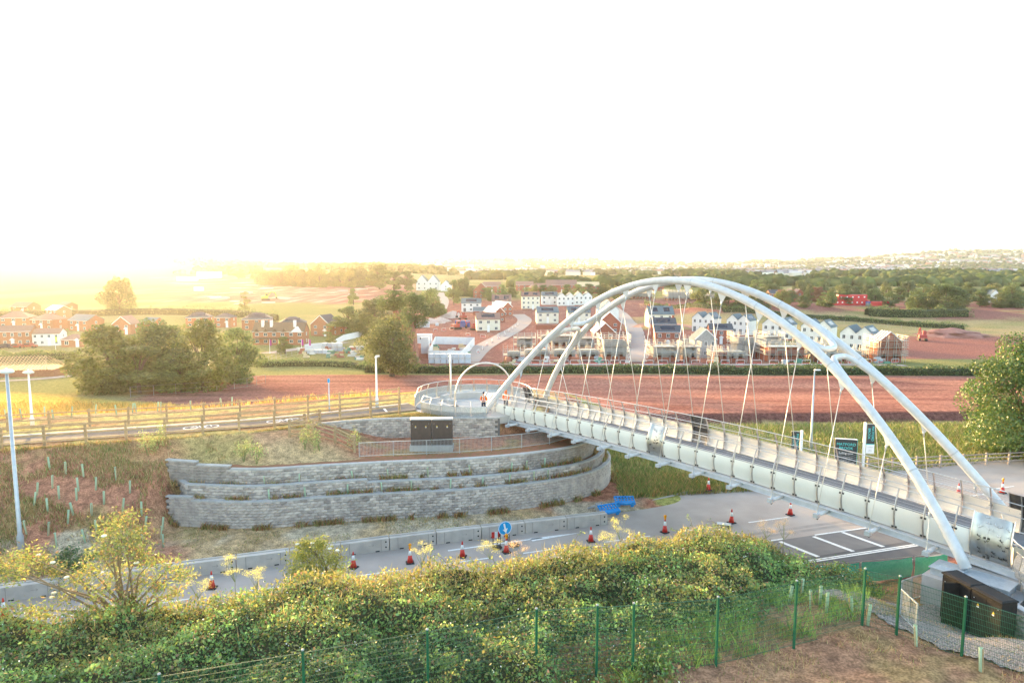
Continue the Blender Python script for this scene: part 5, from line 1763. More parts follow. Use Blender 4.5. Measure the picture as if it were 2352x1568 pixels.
# --- white semi-detached row behind the front terrace
HS_ = [
    (1622, 762, 66, 'white twin gabled house, leftmost of the row with slate roofs', dict(gable_front=2, asp=.7, wins=4, solar=1, door='french')),
    (1702, 768, 66, 'white twin gabled house, second of the row behind a scaffolded wall', dict(gable_front=2, asp=.75, wins=4, solar=1, door='french')),
    (1790, 780, 78, 'white twin gabled house, third of the row seen between the arch tubes', dict(gable_front=2, asp=.75, wins=4, solar=1, door='french', plinth=True)),
    (1880, 787, 80, 'white twin gabled house, fourth of the row with dark solar panel', dict(gable_front=2, asp=.8, wins=4, solar=1, door='french')),
    (1972, 806, 84, 'white twin gabled house, rightmost of the row beside a scaffolded gable', dict(gable_front=2, asp=.95, wins=4, solar=1, door='french', plinth=True)),
]
for px, b_, wp, lab, kw in HS_:
    house(px - 8, b_, wp * .82, lab, radians(-40 - random.uniform(-3, 3)), group='white gabled houses in a row', nm='semi_detached_house', hgt=5.2, **kw)
HS2 = [
    (1519, 752, 58, 'cream house with two solar panels beside the pale site road', dict(wall=m_cream, solar=2, chim=2, hgt=5.4, pitch=.8, rz=.03)),
    (1524, 776, 56, 'brick house with dark roof hidden behind its twin', dict(wall=m_brick, roof=m_dslate, solar=1, chim=1, hgt=4.8, rz=-.08)),
    (1534, 800, 58, 'red brick house with dark roof and one solar panel', dict(wall=m_brick, roof=m_dslate, solar=1, hgt=5.0, rz=-.08)),
    (1656, 790, 52, 'red brick house with dark roof left of a scaffolded shell', dict(wall=m_brick, roof=m_dslate, solar=1, hgt=4.6, rz=-.1)),
    (1390, 792, 50, 'brick house with white striped gable roof by the site road', dict(wall=m_brick, roof=m_membr, gable_front=1, trim=True, asp=1.5, hgt=3.8, wins=2, door='none', side_win=False)),
    (1400, 765, 52, 'brick house with unfinished white roof behind the striped gable', dict(wall=m_brick, roof=m_membr, gable_front=1, trim=True, asp=1.4, hgt=4, wins=2, door='none', side_win=False)),
    (1258, 742, 50, 'cream house with a gabled wing facing the red yard', dict(wall=m_cream, solar=1, hgt=4.6, rz=.05)),
    (1330, 742, 52, 'cream house with slate roof behind the left arch tube', dict(wall=m_cream, solar=2, hgt=4.6)),
    (1219, 711, 42, 'tall cream three storey house with two porches', dict(wall=m_cream, roof=m_rtile, st=3, solar=2, chim=2, wins=4, hgt=7.2, plinth=True)),
    (1082, 716, 44, 'white house with slate roof and wide patio doors', dict(wall=m_rend, solar=1, chim=1, door='french', hgt=4.6)),
    (1122, 762, 54, 'cream house with red roof and porch at the bend of the site road', dict(wall=m_cream, roof=m_rtile, solar=1, chim=1, hgt=4.8, asp=.8, rz=.12, plinth=True)),
    (1148, 740, 26, 'brick house with white striped roof behind the cream corner house', dict(wall=m_brick, roof=m_membr, gable_front=1, trim=True, asp=2.2, wins=2, hgt=4.4, door='none', rz=.5)),
    (1166, 726, 26, 'brick house with white striped roof, further back along the site road', dict(wall=m_brick, roof=m_membr, gable_front=1, trim=True, asp=2.2, wins=2, hgt=4.4, door='none', rz=.5)),
    (1152, 712, 44, 'white house with red roof beside the three storey house', dict(wall=m_rend, roof=m_rtile, solar=2, hgt=4.8, asp=1.0)),
    (1104, 724, 34, 'low brick garage with slate roof joined to the white house', dict(wall=m_brick, st=1, wins=1, hgt=2.2, door='none', side_win=False)),
    (1262, 700, 36, 'white house with slate roof in the second row behind the yard', dict(wall=m_rend, solar=1, hgt=5.4)),
    (1300, 702, 40, 'white twin gabled house in the second row by the arch tube', dict(wall=m_rend, gable_front=2, wins=4, hgt=5.2, asp=1.0)),
    (1340, 700, 40, 'white twin gabled house, right of its like in the second row', dict(wall=m_rend, gable_front=2, wins=4, hgt=5.2, asp=1.0)),
    (1398, 735, 46, 'large blank white gable end of a slate roofed house', dict(wall=m_rend, gable_front=1, wins=1, hgt=4.8, asp=1.2, door='none', side_win=False)),
    (1620, 822, 52, 'grey block house with slate gable roof inside scaffolding', dict(wall=m_blockw, gable_front=1, asp=.9, wins=3, hgt=5.0, solar=1, door='none', side_win=False, trim=True)),
]
for px, b_, wp, lab, kw in HS2: house(px, b_, wp, lab, group='new estate houses', **kw)
for px, b_, wp, lab, stg in [
    (1232, 828, 62, 'single storey brick shell at the corner of the site', 'ground'), (1298, 800, 70, 'block shell with pale floor panels', 'one'), (1296, 828, 56, 'low brick shell behind the arch foot', 'ground'), (1352, 828, 50, 'brick shell with white floor panels', 'ground'),
    (1412, 828, 60, 'grey block shell left of the pale road', 'wall'), (1528, 830, 66, 'block shell right of the pale road', 'one'), (1720, 820, 66, 'red brick shell with high scaffolding', 'wall'), (1690, 832, 50, 'low block shell with rounded walls', 'ground'), (1805, 830, 96, 'long block terrace shell with brick foot', 'one'), (2042, 832, 64, 'grey gable house shell at the right end of the site', 'gable'),
    (1205, 806, 40, 'brick shell with pale panels behind the site corner', 'one'), (1262, 790, 44, 'small brick shell stacked with pale packs', 'ground'), (1345, 806, 44, 'brick shell behind the arch foot', 'one'), (1580, 800, 34, 'small brick shell between two dark roofed houses', 'ground'), (1770, 802, 50, 'brick shell below the third white house', 'one'), (1870, 822, 40, 'brick shell at the right of the long terrace', 'one'),
    (1584, 830, 34, 'narrow block shell left of the slate gable house', 'one'), (1655, 832, 34, 'narrow brick shell right of the slate gable house', 'ground'), (1900, 832, 50, 'brick shell below the fourth white house', 'one'), (1958, 830, 44, 'block shell in front of the last white house', 'ground'), (1180, 832, 34, 'lowest shell at the left corner of the site', 'ground'),
    (1425, 680, 50, 'far shell left of the arch crown', 'one'), (1475, 686, 52, 'far shell below the arch crown', 'one'), (1560, 690, 60, 'far shell beneath the crown of the arch', 'wall'), (1625, 692, 50, 'far shell right of the arch crown', 'one')]:
    site_house(px, b_, wp, lab, stg)
# --- older estate on the left, in the glow
OL = [
    (30, 796, 84, 'long brown brick terrace with dormers at the left edge', dict(wall=m_brickb, roof=m_rtile, wins=5, hgt=5.6, asp=.55)),
    (106, 794, 66, 'white rendered pair of houses with hipped end', dict(wall=m_rend, roof=m_rtile, wins=4, hgt=4.6, asp=.6)),
    (166, 797, 50, 'low brick show house with wide windows', dict(wall=m_brickb, roof=m_rtile, st=1, wins=2, hgt=2.8, hip=1, asp=.8)),
    (32, 752, 70, 'brown brick house with pale hipped roof', dict(wall=m_brickb, roof=m_rtile, hip=1, wins=3, hgt=4.6)),
    (96, 758, 66, 'brown brick house with hipped roof above the white pair', dict(wall=m_brickb, roof=m_rtile, hip=1, wins=3, hgt=4.8)),
    (180, 760, 68, 'brick house with three glaring roof panels', dict(wall=m_brickb, roof=m_slater, wins=3, hgt=4.8, asp=.7, rz=-.35)),
    (44, 722, 52, 'brick house below the golden hill', dict(wall=m_brickb, roof=m_rtile, wins=2, hgt=4.6)),
    (118, 732, 50, 'brick house with pale stepped roofs', dict(wall=m_brickb, roof=m_membr, wins=3, hgt=4.8, rz=-.5)),
    (142, 722, 40, 'brick house rising behind the stepped roofs', dict(wall=m_brickb, roof=m_rtile, wins=2, hgt=5.2, rz=-.5)),
    (342, 762, 40, 'brick house with pale slate roof between tree crowns', dict(wall=m_brickb, roof=m_slater, wins=2, hgt=4.8)),
    (280, 768, 48, 'brick house whose white gable shows above the trees', dict(wall=m_brickb, roof=m_rtile, wins=2, hgt=4.4, gable_front=1, trim=True, asp=1.0)),
    (455, 752, 58, 'brick house with hipped roof and solar panel behind the trees', dict(wall=m_brickb, roof=m_dslate, hip=1, solar=1, hgt=4.8)),
    (512, 752, 44, 'small hipped brick house behind the trees', dict(wall=m_brickb, roof=m_dslate, hip=1, wins=2, hgt=4.8)),
    (590, 758, 72, 'hipped brick house behind the thatched building', dict(wall=m_brickb, roof=m_dslate, hip=1, solar=1, hgt=5.0)),
    (672, 768, 66, 'hipped brick house with chimney and solar panel', dict(wall=m_brickb, roof=m_dslate, hip=1, solar=1, hgt=5.0)),
    (736, 772, 56, 'brick house with gabled front right of the thatched building', dict(wall=m_brickb, roof=m_dslate, gable_front=1, wins=2, hgt=5.0, trim=True, asp=.9)),
    (766, 766, 56, 'hipped brick house at the right end of the older estate', dict(wall=m_brickb, roof=m_dslate, hip=1, solar=1, hgt=5.0)),
]
for px, b_, wp, lab, kw in OL:
    kw['hgt'] *= .86; kw.setdefault('pitch', .55); kw.setdefault('rz', random.uniform(-.35, .3)); wp *= .9
    house(px, b_, wp, lab, group='older estate houses', **kw)
# thatched building with white chimneys
tb = house(640, 792, 118, 'long thatched brick building with three tall white chimneys', 0.0, .34, 2, m_brickb, m_thatch, .95, group='older estate houses', nm='thatched_house', wins=6, hgt=4.3)
pW = 118 * gp(640, 792)[1] / FPX
for x in (-.33, -.16, .30):
    MB().box((pW * x, pW * .1, 4.4), (.8, .8, 3.4)).build('chimney', m_rend, tb)
for x in (-.42, -.24, -.06, .12): MB().prism([(-.9, 0, 4.1), (.9, 0, 4.1), (0, 0, 5.3)], (pW * x, -.3, 0), (pW * x, 1.8, 0)).build('dormer', m_thatch, tb)
MB().prism([(-1.9, 0, 4.1), (1.9, 0, 4.1), (0, 0, 5.9)], (pW * .36, -.25, 0), (pW * .36, 2.2, 0)).build('front_gable', m_rend, tb)
MB().box((-pW * .1, -1.0, 2.1), (pW * .7, 2.0, .25)).build('verandah_roof', m_thatch, tb)
# timber roof frame at the left edge
p = gp(20, 866); tr = empty('house_shell', p, radians(8), 'low house shell with bare pale roof timbers at the left edge', 'house', 'houses under construction')
MB().box((0, 4, -.8), (17, 8, 2.2)).build('wall', m_brickb, tr)
for x in np.linspace(-8.5, 8.5, 26):
    t = MB()
    hip = max(0, (abs(x) - 5.5) / 3.2) if x > 0 else 0
    for sg in (-1, 1): t.bar((x, 4 + sg * 4.4, 1.4), (x - hip * 1.4, 4 + sg * 4.4 * hip, 1.4 + 2.4 * (1 - hip)), .1)
    t.build('roof_truss', m_timber, tr)
# far older houses among the trees
for px, b_, wp, lab, kw in [
    (982, 667, 52, 'white Victorian style villa with steep grey roofs on the rise', dict(gable_front=2, asp=.7, hgt=7, wins=4, roof=m_slater, pitch=.8, door='none')), (1024, 668, 24, 'small white gabled cottage beside the villa', dict(gable_front=1, wins=1, hgt=4.5, asp=1.1, door='none')),
    (1105, 684, 36, 'old brick house with tall chimney among garden trees', dict(wall=m_brick, roof=m_rtile, gable_front=1, asp=1.2, hgt=5, chim=1, door='none')), (1130, 672, 40, 'old brick house with red roof behind garden trees', dict(wall=m_brick, roof=m_rtile, hgt=5)),
    (1290, 672, 70, 'long red roofed house block beyond the estate', dict(wall=m_brick, roof=m_rtile, hgt=6, asp=.5)), (1245, 676, 60, 'red roofed house row beyond the estate, left part', dict(wall=m_brick, roof=m_rtile, hgt=5, asp=.5, hip=1)), (1352, 674, 50, 'red roofed house under pale roof timbers', dict(wall=m_brick, roof=m_timber, hgt=5.5, asp=.6)),
    (1205, 668, 40, 'red roofed house among hedges left of the estate', dict(wall=m_brick, roof=m_rtile, hgt=5, asp=.6)), (1505, 668, 40, 'red brick house under the arch crown', dict(wall=m_brick, roof=m_rtile, hgt=5)), (1545, 655, 36, 'white house with dark roof just below the arch crown', dict(wall=m_rend, roof=m_dslate, hgt=5, gable_front=2, wins=2, asp=.5)),
    (1785, 692, 34, 'brick house with slate roof seen between the arch tubes', dict(wall=m_brick, roof=m_dslate, hgt=5)), (1828, 690, 34, 'brick gabled house beside a copper tree', dict(wall=m_brick, roof=m_rtile, gable_front=2, wins=2, hgt=5)), (2285, 695, 22, 'small white house among the trees at the right', dict(wall=m_rend, hgt=5, wins=1, gable_front=1, asp=1.2, door='none'))]:
    house(px, b_, wp, lab, group='houses beyond the estate', **kw)

# brick garden walls between the plots
for i, (a_, b_) in enumerate((((1570, 806), (1640, 806)), ((1690, 800), (1760, 804)), ((1770, 812), (1850, 812)), ((1860, 812), (1930, 818)), ((1940, 820), (2000, 822)), ((1230, 756), (1300, 756)), ((1300, 760), (1370, 758)), ((1440, 760), (1446, 800)))):
    p, q = gp(*a_), gp(*b_)
    t = empty('garden_wall', p, 0, 'red brick garden wall %s on the building site, counted from the %s' % (ordi(i), 'middle'), 'wall', 'garden walls of the plots')
    t['label'] = ['red brick garden wall below the first white gabled house', 'red brick garden wall below the second white gabled house', 'red brick garden wall below the third white gabled house', 'red brick garden wall below the fourth white gabled house', 'red brick garden wall in front of the last white gabled house', 'red brick garden wall before the cream winged house', 'red brick garden wall before the cream slate house', 'red brick garden wall along the left side of the pale road'][i]
    MB().bar((0, 0, .8), q - p + (0, 0, .8), .3, 2.2).build('brickwork', m_brick, t); MB().bar((0, 0, 1.95), q - p + (0, 0, 1.95), .42, .1).build('coping', m_conc, t)
# ---------------------------------------------------------------- vegetation
m_leaf = leafmat('leaf', trans=.42)
m_leafd = leafmat('leaf_dense', trans=.3)
m_grass = leafmat('grass_blade', trans=.35, rand=.0)
m_bark = mat('bark', (.10, .075, .055), (.15, .115, .085), scale=6, rough=.95, bump=.5)
m_petal = leafmat('petal', trans=.3, rand=0)


def leaf_quads(C, size, cols, rng, up=.35, asp=.55, nrm=None):
    """diamond leaves at C (n,3) with lengths size (n)"""
    n = len(C)
    d = rng.normal(size=(n, 3))
    if nrm is not None: d = d * .75 + nrm * .6
    d[:, 2] += up
    d /= np.linalg.norm(d, axis=1)[:, None]            # leaf normal
    t = rng.normal(size=(n, 3)); t -= d * (t * d).sum(1)[:, None]; t /= np.linalg.norm(t, axis=1)[:, None]
    b = np.cross(d, t)
    s = np.asarray(size)[:, None]
    V = np.stack([C + t * s * .5, C + b * s * asp * .5 + t * s * .08, C - t * s * .5, C - b * s * asp * .5 + t * s * .08], 1).reshape(-1, 3)
    F = np.arange(4 * n).reshape(n, 4)
    return V, F, np.repeat(cols, 4, axis=0)


def palette(n, rng, cols, jit=.25, w=None):
    cols = np.array(cols); k = rng.choice(len(cols), n, p=w)
    return cols[k] * (1 + (rng.random((n, 1)) - .5) * 2 * jit)


def crown_points(blobs, n, rng, shell=.55):
    r3 = np.array([b[3] ** 2 for b in blobs]); k = rng.choice(len(blobs), n, p=r3 / r3.sum())
    B_ = np.array(blobs)[k]
    d = rng.normal(size=(n, 3)); d /= np.linalg.norm(d, axis=1)[:, None]
    rr = (shell + (1.06 - shell) * rng.random(n) ** .6)[:, None] * B_[:, 3:4]
    return B_[:, :3] + d * rr * np.array([1, 1, .82]), d, k


def tree_proto(name, seed, H, W, n, leaf, cols, trunk=.22, low=.18, blobs=26, weights=None, mleaf=None, flat=.9):
    """mesh data of a tree H high, W wide: (crown mesh, trunk mesh)"""
    rng = np.random.default_rng(seed); bl = []
    for i in range(blobs):
        f = rng.random(); z = H * (low + (1 - low - .08) * f)
        prof = np.sin(pi * np.clip(.12 + .8 * f, 0, 1)) ** .6 * (1 - .25 * f)
        a = rng.random() * 2 * pi; rad = W / 2 * prof * rng.random() ** .45 * .78
        r = W * rng.uniform(.11, .19) * (1.15 - .4 * f)
        bl.append((rad * cos(a), rad * sin(a), z, r))
    P, d, k = crown_points(bl, n, rng)
    c = palette(n, rng, cols, .22, weights) * (1 + (rng.random(blobs)[k][:, None] - .5) * .5)
    V, F, CC = leaf_quads(P, leaf * rng.uniform(.6, 1.35, n), c, rng, .35, .6, d)
    crown = fast_mesh('crown', V, F, mleaf or m_leaf, CC)
    t = MB(); h0 = H * (low + .25)
    t.tube([(0, 0, -.4), (0, 0, H * .05), (.02 * H * rng.normal() * .4, .01 * H, h0 * .6), (.03 * H * rng.normal() * .4, 0, h0)], [trunk * 1.5, trunk, trunk * .8, trunk * .5], 8)
    for b in bl[::2]:
        q = np.array(b[:3]); z0 = max(.12 * H, min(h0, q[2] * .55)); m = np.array([q[0] * .45, q[1] * .45, z0 + (q[2] - z0) * .55])
        t.tube([(0, 0, z0), m, q], [trunk * .45, trunk * .25, trunk * .08], 5)
    return crown, t.mesh('trunk', m_bark)


GRN_C = [(.07, .105, .028), (.095, .135, .036), (.12, .15, .042), (.06, .09, .028)]
PROTO = {
    'oak': tree_proto('oak', 1, 11, 13, 15000, .34, [(.06, .075, .018), (.085, .095, .022), (.11, .115, .03), (.05, .06, .018)], .42, .14, 40),
    'a': tree_proto('a', 2, 10, 9, 8000, .40, GRN_C, .25, .1, 26),
    'b': tree_proto('b', 3, 10, 11, 8000, .42, [(.07, .085, .02), (.095, .11, .025), (.12, .125, .035)], .28, .06, 30),
    'c': tree_proto('c', 4, 10, 7.5, 7000, .38, [(.09, .12, .035), (.12, .15, .04), (.07, .095, .03)], .22, .12, 22),
    'd': tree_proto('d', 5, 10, 12, 8000, .44, [(.05, .075, .022), (.07, .095, .028), (.045, .06, .02)], .3, .05, 30),
    'copper': tree_proto('e', 6, 10, 9, 6000, .42, [(.12, .06, .03), (.15, .075, .035), (.09, .05, .028)], .25, .1, 24),
    'thin': tree_proto('f', 7, 10, 5, 2600, .34, [(.12, .13, .035), (.09, .10, .03)], .15, .1, 18),
}


def plant_tree(kind, px, base, top, wpx, label, group=None, nm='tree', p=None):
    p = gp(px, base) if p is None else p
    h = atY(px, top, p[1])[2] - p[2]
    wv = wpx * p[1] / FPX
    crown, trunk = PROTO[kind]
    dims = {'oak': (11, 13), 'a': (10, 9), 'b': (10, 11), 'c': (10, 7.5), 'd': (10, 12), 'copper': (10, 9), 'thin': (10, 5)}[kind]
    t = empty(nm, (p[0], p[1], p[2] - .1), random.uniform(0, 6.28), label, 'tree', group)
    t.scale = (wv / dims[1] * 1.06, wv / dims[1] * 1.06, h / dims[0])
    link('crown', crown, t); link('trunk', trunk, t)
    return t


plant_tree('oak', 900, 864, 722, 172, 'broad oak tree alone at the edge of the red field', nm='oak_tree')
for k, px, b_, t_, wp, lab in [
    ('b', 262, 900, 744, 225, 'broad leafy tree, leftmost of the clump in the glow'), ('d', 368, 888, 728, 190, 'tall tree in the middle of the clump in the glow'), ('b', 466, 896, 733, 180, 'rounded tree at the right front of the clump in the glow'), ('a', 546, 878, 748, 125, 'darker tree at the right end of the clump in the glow'), ('c', 320, 904, 790, 170, 'low tree in front of the clump in the glow'), ('c', 420, 900, 805, 150, 'low bushy tree between the clump trunks')]:
    plant_tree(k, px, b_, t_, wp, lab, 'trees of the clump in the glow')
plant_tree('d', 276, 718, 634, 92, 'big round tree standing right in front of the low sun')
plant_tree('thin', 563, 724, 668, 38, 'slender tree at the edge of the hillside building site')
for k, px, b_, t_, wp, lab in [
    ('d', 862, 752, 680, 110, 'dark tree behind the oak, left'), ('a', 905, 748, 664, 96, 'tall dark tree behind the oak, middle'), ('d', 952, 742, 668, 92, 'dark tree behind the oak, right'), ('a', 992, 728, 660, 78, 'dark tree beside the lane below the villa'), ('c', 800, 772, 700, 84, 'green tree left of the oak group'), ('b', 846, 772, 716, 80, 'low tree left of the oak'), ('c', 1042, 700, 640, 44, 'tree on the right of the lane'), ('d', 1066, 680, 636, 56, 'tree crown above the white cottage'), ('thin', 758, 800, 740, 40, 'small tree beside the thatched building'), ('c', 655, 812, 770, 46, 'small round tree in front of the thatched building'), ('c', 812, 700, 660, 30, 'small tree on the bank of the hillside site')]:
    plant_tree(k, px, b_, t_, wp, lab, 'trees of the valley')
rr = random.Random(3)
for i in range(16):
    x = 612 + i * 17 + rr.uniform(-5, 5)
    plant_tree(rr.choice('abd'), x, 657 + rr.uniform(-3, 3), 614 + rr.uniform(-7, 6), rr.uniform(40, 58), 'dark tree of the ridge wood, %s from the left' % ordi(i), 'trees of the ridge wood')
for px, b_, t_, wp, lab in [(872, 664, 604, 64, 'tallest rounded tree at the right of the ridge wood'), (905, 668, 620, 52, 'pale green tree right of the tallest ridge tree'), (935, 670, 618, 50, 'tree between the ridge wood and the villa'), (548, 640, 618, 46, 'hazy tree above the pale site cabins'), (590, 652, 618, 30, 'hazy tree at the left end of the ridge wood')]:
    plant_tree('abc'[int(px) % 3], px, b_, t_, wp, lab, 'trees of the ridge wood')
for i in range(16):
    x = 1085 + i * 24 + rr.uniform(-8, 8)
    plant_tree(rr.choice('abcd'), x, 684 + rr.uniform(-8, 8), 654 + rr.uniform(-6, 5), rr.uniform(24, 44), 'garden tree behind the red roofed houses, %s from the left' % ordi(i), 'garden trees beyond the estate')
for i in range(46):
    x = 1600 + i * 16.6 + rr.uniform(-7, 7); row = i % 3
    b_ = (704, 690, 682)[row] + rr.uniform(-3, 3)
    if 1905 < x < 2000 and row == 0: b_ = 686
    plant_tree(rr.choice('abcdabd'), x, b_, b_ - rr.uniform(26, 44), rr.uniform(34, 62), 'tree in the %s row of the belt below the town, %s from the left' % (('front', 'middle', 'back')[row], ordi(i // 3)), 'trees of the belt below the town')
for k, px, b_, t_, wp, lab in [('copper', 1878, 694, 658, 46, 'copper coloured tree left of the red cabins'), ('d', 2172, 708, 650, 118, 'large spreading tree on the far right bank'), ('d', 2108, 710, 674, 70, 'dark tree left of the large spreading tree'), ('a', 2322, 706, 652, 66, 'dark tree at the right edge behind the fields'), ('c', 1935, 700, 668, 56, 'pale tree just left of the red cabins'), ('copper', 1795, 694, 664, 40, 'brownish tree between the arch tubes')]:
    plant_tree(k, px, b_, t_, wp, lab, 'single trees below the town')
for i, (px, b_) in enumerate([(1268 + 0 * i, 690) for i in range(1)]):
    pass

# maple at the right edge
mp = tree_proto('maple', 21, 11, 13, 46000, .23, [(.045, .085, .02), (.06, .10, .022), (.08, .115, .026), (.16, .13, .03)], .26, .03, 60, [.42, .34, .20, .04], m_leafd)
p = np.array([48.6, 63.5, 0.0])
hm = atY(2300, 775, p[1])[2]
mt = empty('maple_tree', p, .4, 'large green maple with orange seed clusters at the right edge', 'tree')
mt.scale = (1.0, 1.0, hm / 11)
link('crown', mp[0], mt); link('trunk', mp[1], mt)


# ---- hedges
def hedge(pts, h, w_, label, n, leaf=.3, cols=None, seed=1, z=None):
    rng = np.random.default_rng(seed)
    P = smooth_poly([(q[0], q[1]) for q in pts], 1.0)
    L = np.r_[0, np.cumsum(np.linalg.norm(np.diff(P, axis=0), axis=1))]
    s = rng.random(n) * L[-1]
    x = np.interp(s, L, P[:, 0]); y = np.interp(s, L, P[:, 1])
    hh = h * (.45 + 1.1 * fbm(s / 5, s * 0 + seed, 3))
    a = rng.random(n) * pi; rad = (.7 + .35 * rng.random(n))
    dy = np.cos(a) * rad * w_ / 2; dz = np.sin(a) ** .7 * rad * hh
    C_ = np.stack([x + rng.normal(size=n) * .1, y + dy, zt(x, y + dy) + dz], 1)
    o3 = np.array([P[0][0], P[0][1], zt1(*P[0])])
    V, F, CC = leaf_quads(C_ - o3, leaf * rng.uniform(.6, 1.3, n), palette(n, rng, cols or GRN_C, .25), rng, .3, .6)
    t = empty('hedge', o3, 0, label, 'hedge')
    link('foliage', fast_mesh('foliage', V, F, m_leafd, CC), t)
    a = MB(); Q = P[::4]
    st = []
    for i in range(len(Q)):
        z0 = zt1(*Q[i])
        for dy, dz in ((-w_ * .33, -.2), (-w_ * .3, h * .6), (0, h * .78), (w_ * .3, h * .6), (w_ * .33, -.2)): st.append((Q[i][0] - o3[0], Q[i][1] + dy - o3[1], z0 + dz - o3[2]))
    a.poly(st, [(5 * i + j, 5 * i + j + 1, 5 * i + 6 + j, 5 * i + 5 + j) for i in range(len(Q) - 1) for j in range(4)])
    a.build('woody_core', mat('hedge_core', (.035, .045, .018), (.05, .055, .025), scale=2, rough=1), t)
    return t


hedge([((px_ - 1176) / FPX * 143, 143.5 - (px_ - 1500) * .003) for px_ in (830, 1000, 1250, 1500, 1800, 2050, 2300)], 1.9, 2.6, 'long green hedge between the red field and the building site', 17000, .34, [(.05, .085, .02), (.075, .115, .03), (.04, .06, .018)])
hedge([gp(1660, 716), gp(1800, 726), gp(1960, 738), gp(2100, 750), gp(2225, 758)], 2.4, 3.0, 'clipped dark hedge crossing the dry pasture', 7000, .45)
hedge([gp(1480, 700), gp(1600, 706), gp(1660, 712)], 2.6, 3.0, 'hedge behind the cream house at the end of the site road', 2500, .5)
hedge([gp(1990, 724), gp(2100, 728), gp(2230, 726)], 4.5, 6, 'tall scrubby hedge below the large spreading tree', 5000, .5)
hedge([gp(0, 730), gp(120, 728), gp(240, 725), gp(360, 722), gp(520, 726), gp(640, 738)], 4.0, 6, 'hazy hedge line below the golden hill', 5000, .5)
hedge([gp(600, 842), gp(700, 840), gp(790, 842), gp(850, 850)], 1.6, 3.0, 'rough hedge left of the oak', 3500, .3)
hedge([gp(0, 832), gp(80, 826), gp(180, 822)], 2.2, 5, 'green bank of shrubs in front of the white pair', 3000, .4, [(.10, .13, .03), (.13, .15, .04)])


# ---- grass
def blades(name, XY, h, w_, cols, label=None, seed=1, z=None, lean=.35, parent=None, weights=None):
    rng = np.random.default_rng(seed); n = len(XY)
    z = zt(XY[:, 0], XY[:, 1]) if z is None else (np.full(n, z) if np.isscalar(z) else z)
    H_ = h * rng.uniform(.5, 1.3, n); a = rng.random(n) * 2 * pi; W_ = w_ * rng.uniform(.6, 1.4, n)
    B_ = np.stack([XY[:, 0], XY[:, 1], z - .03], 1)
    s = np.stack([np.cos(a), np.sin(a), a * 0], 1) * W_[:, None] / 2
    l = rng.normal(size=(n, 3)) * lean; l[:, 2] = 1
    T = B_ + l * H_[:, None]; Mi = B_ + l * H_[:, None] * np.array([.35, .35, .55])
    V = np.stack([B_ - s, B_ + s, Mi + s * .8, T, Mi - s * .8], 1).reshape(-1, 3)
    F = np.arange(5 * n).reshape(n, 5)
    c = palette(n, rng, cols, .3, weights)
    o = link(name, fast_mesh(name, V, F, m_grass, np.repeat(c, 5, axis=0)), parent)
    if label: tag(o, label, 'grass', None, 'stuff')
    return o


def scatter_px(n, x0, x1, y0, y1, seed, keep=None):
    """ground points spread evenly over a patch of the photo"""
    rng = np.random.default_rng(seed)
    out = []
    X = rng.uniform(x0, x1, n * 2); Y = rng.uniform(y0, y1, n * 2)
    return X, Y


def area(n, poly, seed, clump=0.0):
    poly = np.array([(p[0], p[1]) for p in poly]); rng = np.random.default_rng(seed)
    lo, hi = poly.min(0), poly.max(0); out = []
    while sum(len(o) for o in out) < n:
        P = lo + (hi - lo) * rng.random((n * 3, 2))
        P = P[inside(poly, P[:, 0], P[:, 1])]
        if clump: P = P[fbm(P[:, 0] / clump + seed, P[:, 1] / clump, 3) + (rng.random(len(P)) - .5) * .12 > .5]
        out.append(P)
    return np.concatenate(out)[:n]


DRYC = [(.34, .24, .10), (.28, .19, .08), (.38, .29, .14)]
GRSC = [(.12, .17, .04), (.16, .20, .05), (.10, .13, .03)]
REDC = [(.26, .09, .04), (.20, .08, .04), (.32, .14, .06)]
uvp = lambda *q: [uv2(a, b) for a, b in q]
blades('embankment_grass', area(26000, uvp((-34, 44.2), (-9, 44.2), (-9.5, 50), (-4, 52), (-4, 54), (-32, 54.5)), 1, 1.8), .3, .03, DRYC + [(.22, .14, .07), (.26, .12, .06)] + GRSC, 'dry grass and weeds on the red embankment', 1)
blades('verge_grass', area(9000, uvp((-20, 43.6), (17, 43.3), (16, 45.2), (6, 46.8), (-8, 49)), 2, 1.2), .12, .03, DRYC + GRSC[:1], 'cut dry grass on the strip behind the concrete barrier', 2)
blades('upper_verge_grass', area(9000, [(-34, 45.8), (-20.5, 50.4), (-13, 54.5), (-8, 57.5), (-4, 55.6), (-9.8, 55.3), (-13, 54.4), (-16.4, 52.2), (-21, 50.2), (-34, 45.6)], 3), .18, .03, [(.33, .24, .09), (.27, .2, .08), (.15, .15, .05)], 'straw coloured grass along the path fence', 3)
blades('meadow_grass', area(42000, [(-75, 47), (-46, 57.5), (-28, 62), (-13, 68), (-12, 76), (-25, 82), (-48, 92), (-80, 96)], 4), .75, .06, [(.38, .22, .05), (.34, .24, .07), (.42, .29, .09), (.22, .20, .055)], 'tall golden meadow grass behind the path', 4, weights=[.35, .3, .25, .1])
blades('field_grass', area(46000, [(9, 57), (12, 52.5), (22, 54.5), (34, 58.5), (50, 63), (62, 72), (60, 78.5), (12, 76.5), (9, 70)], 5), .5, .06, [(.17, .19, .055), (.12, .165, .04), (.24, .195, .085), (.10, .14, .035)], 'long green and straw grass of the verge beyond the bridge', 5)
blades('roadside_grass', area(9000, [(8.2, 50.2), (12, 51.8), (20, 53.2), (26, 54.6), (24, 57), (9, 57), (8.5, 53.5)], 6), .55, .05, GRSC + DRYC[:2], 'rough grass and weeds between terraces and junction', 6)
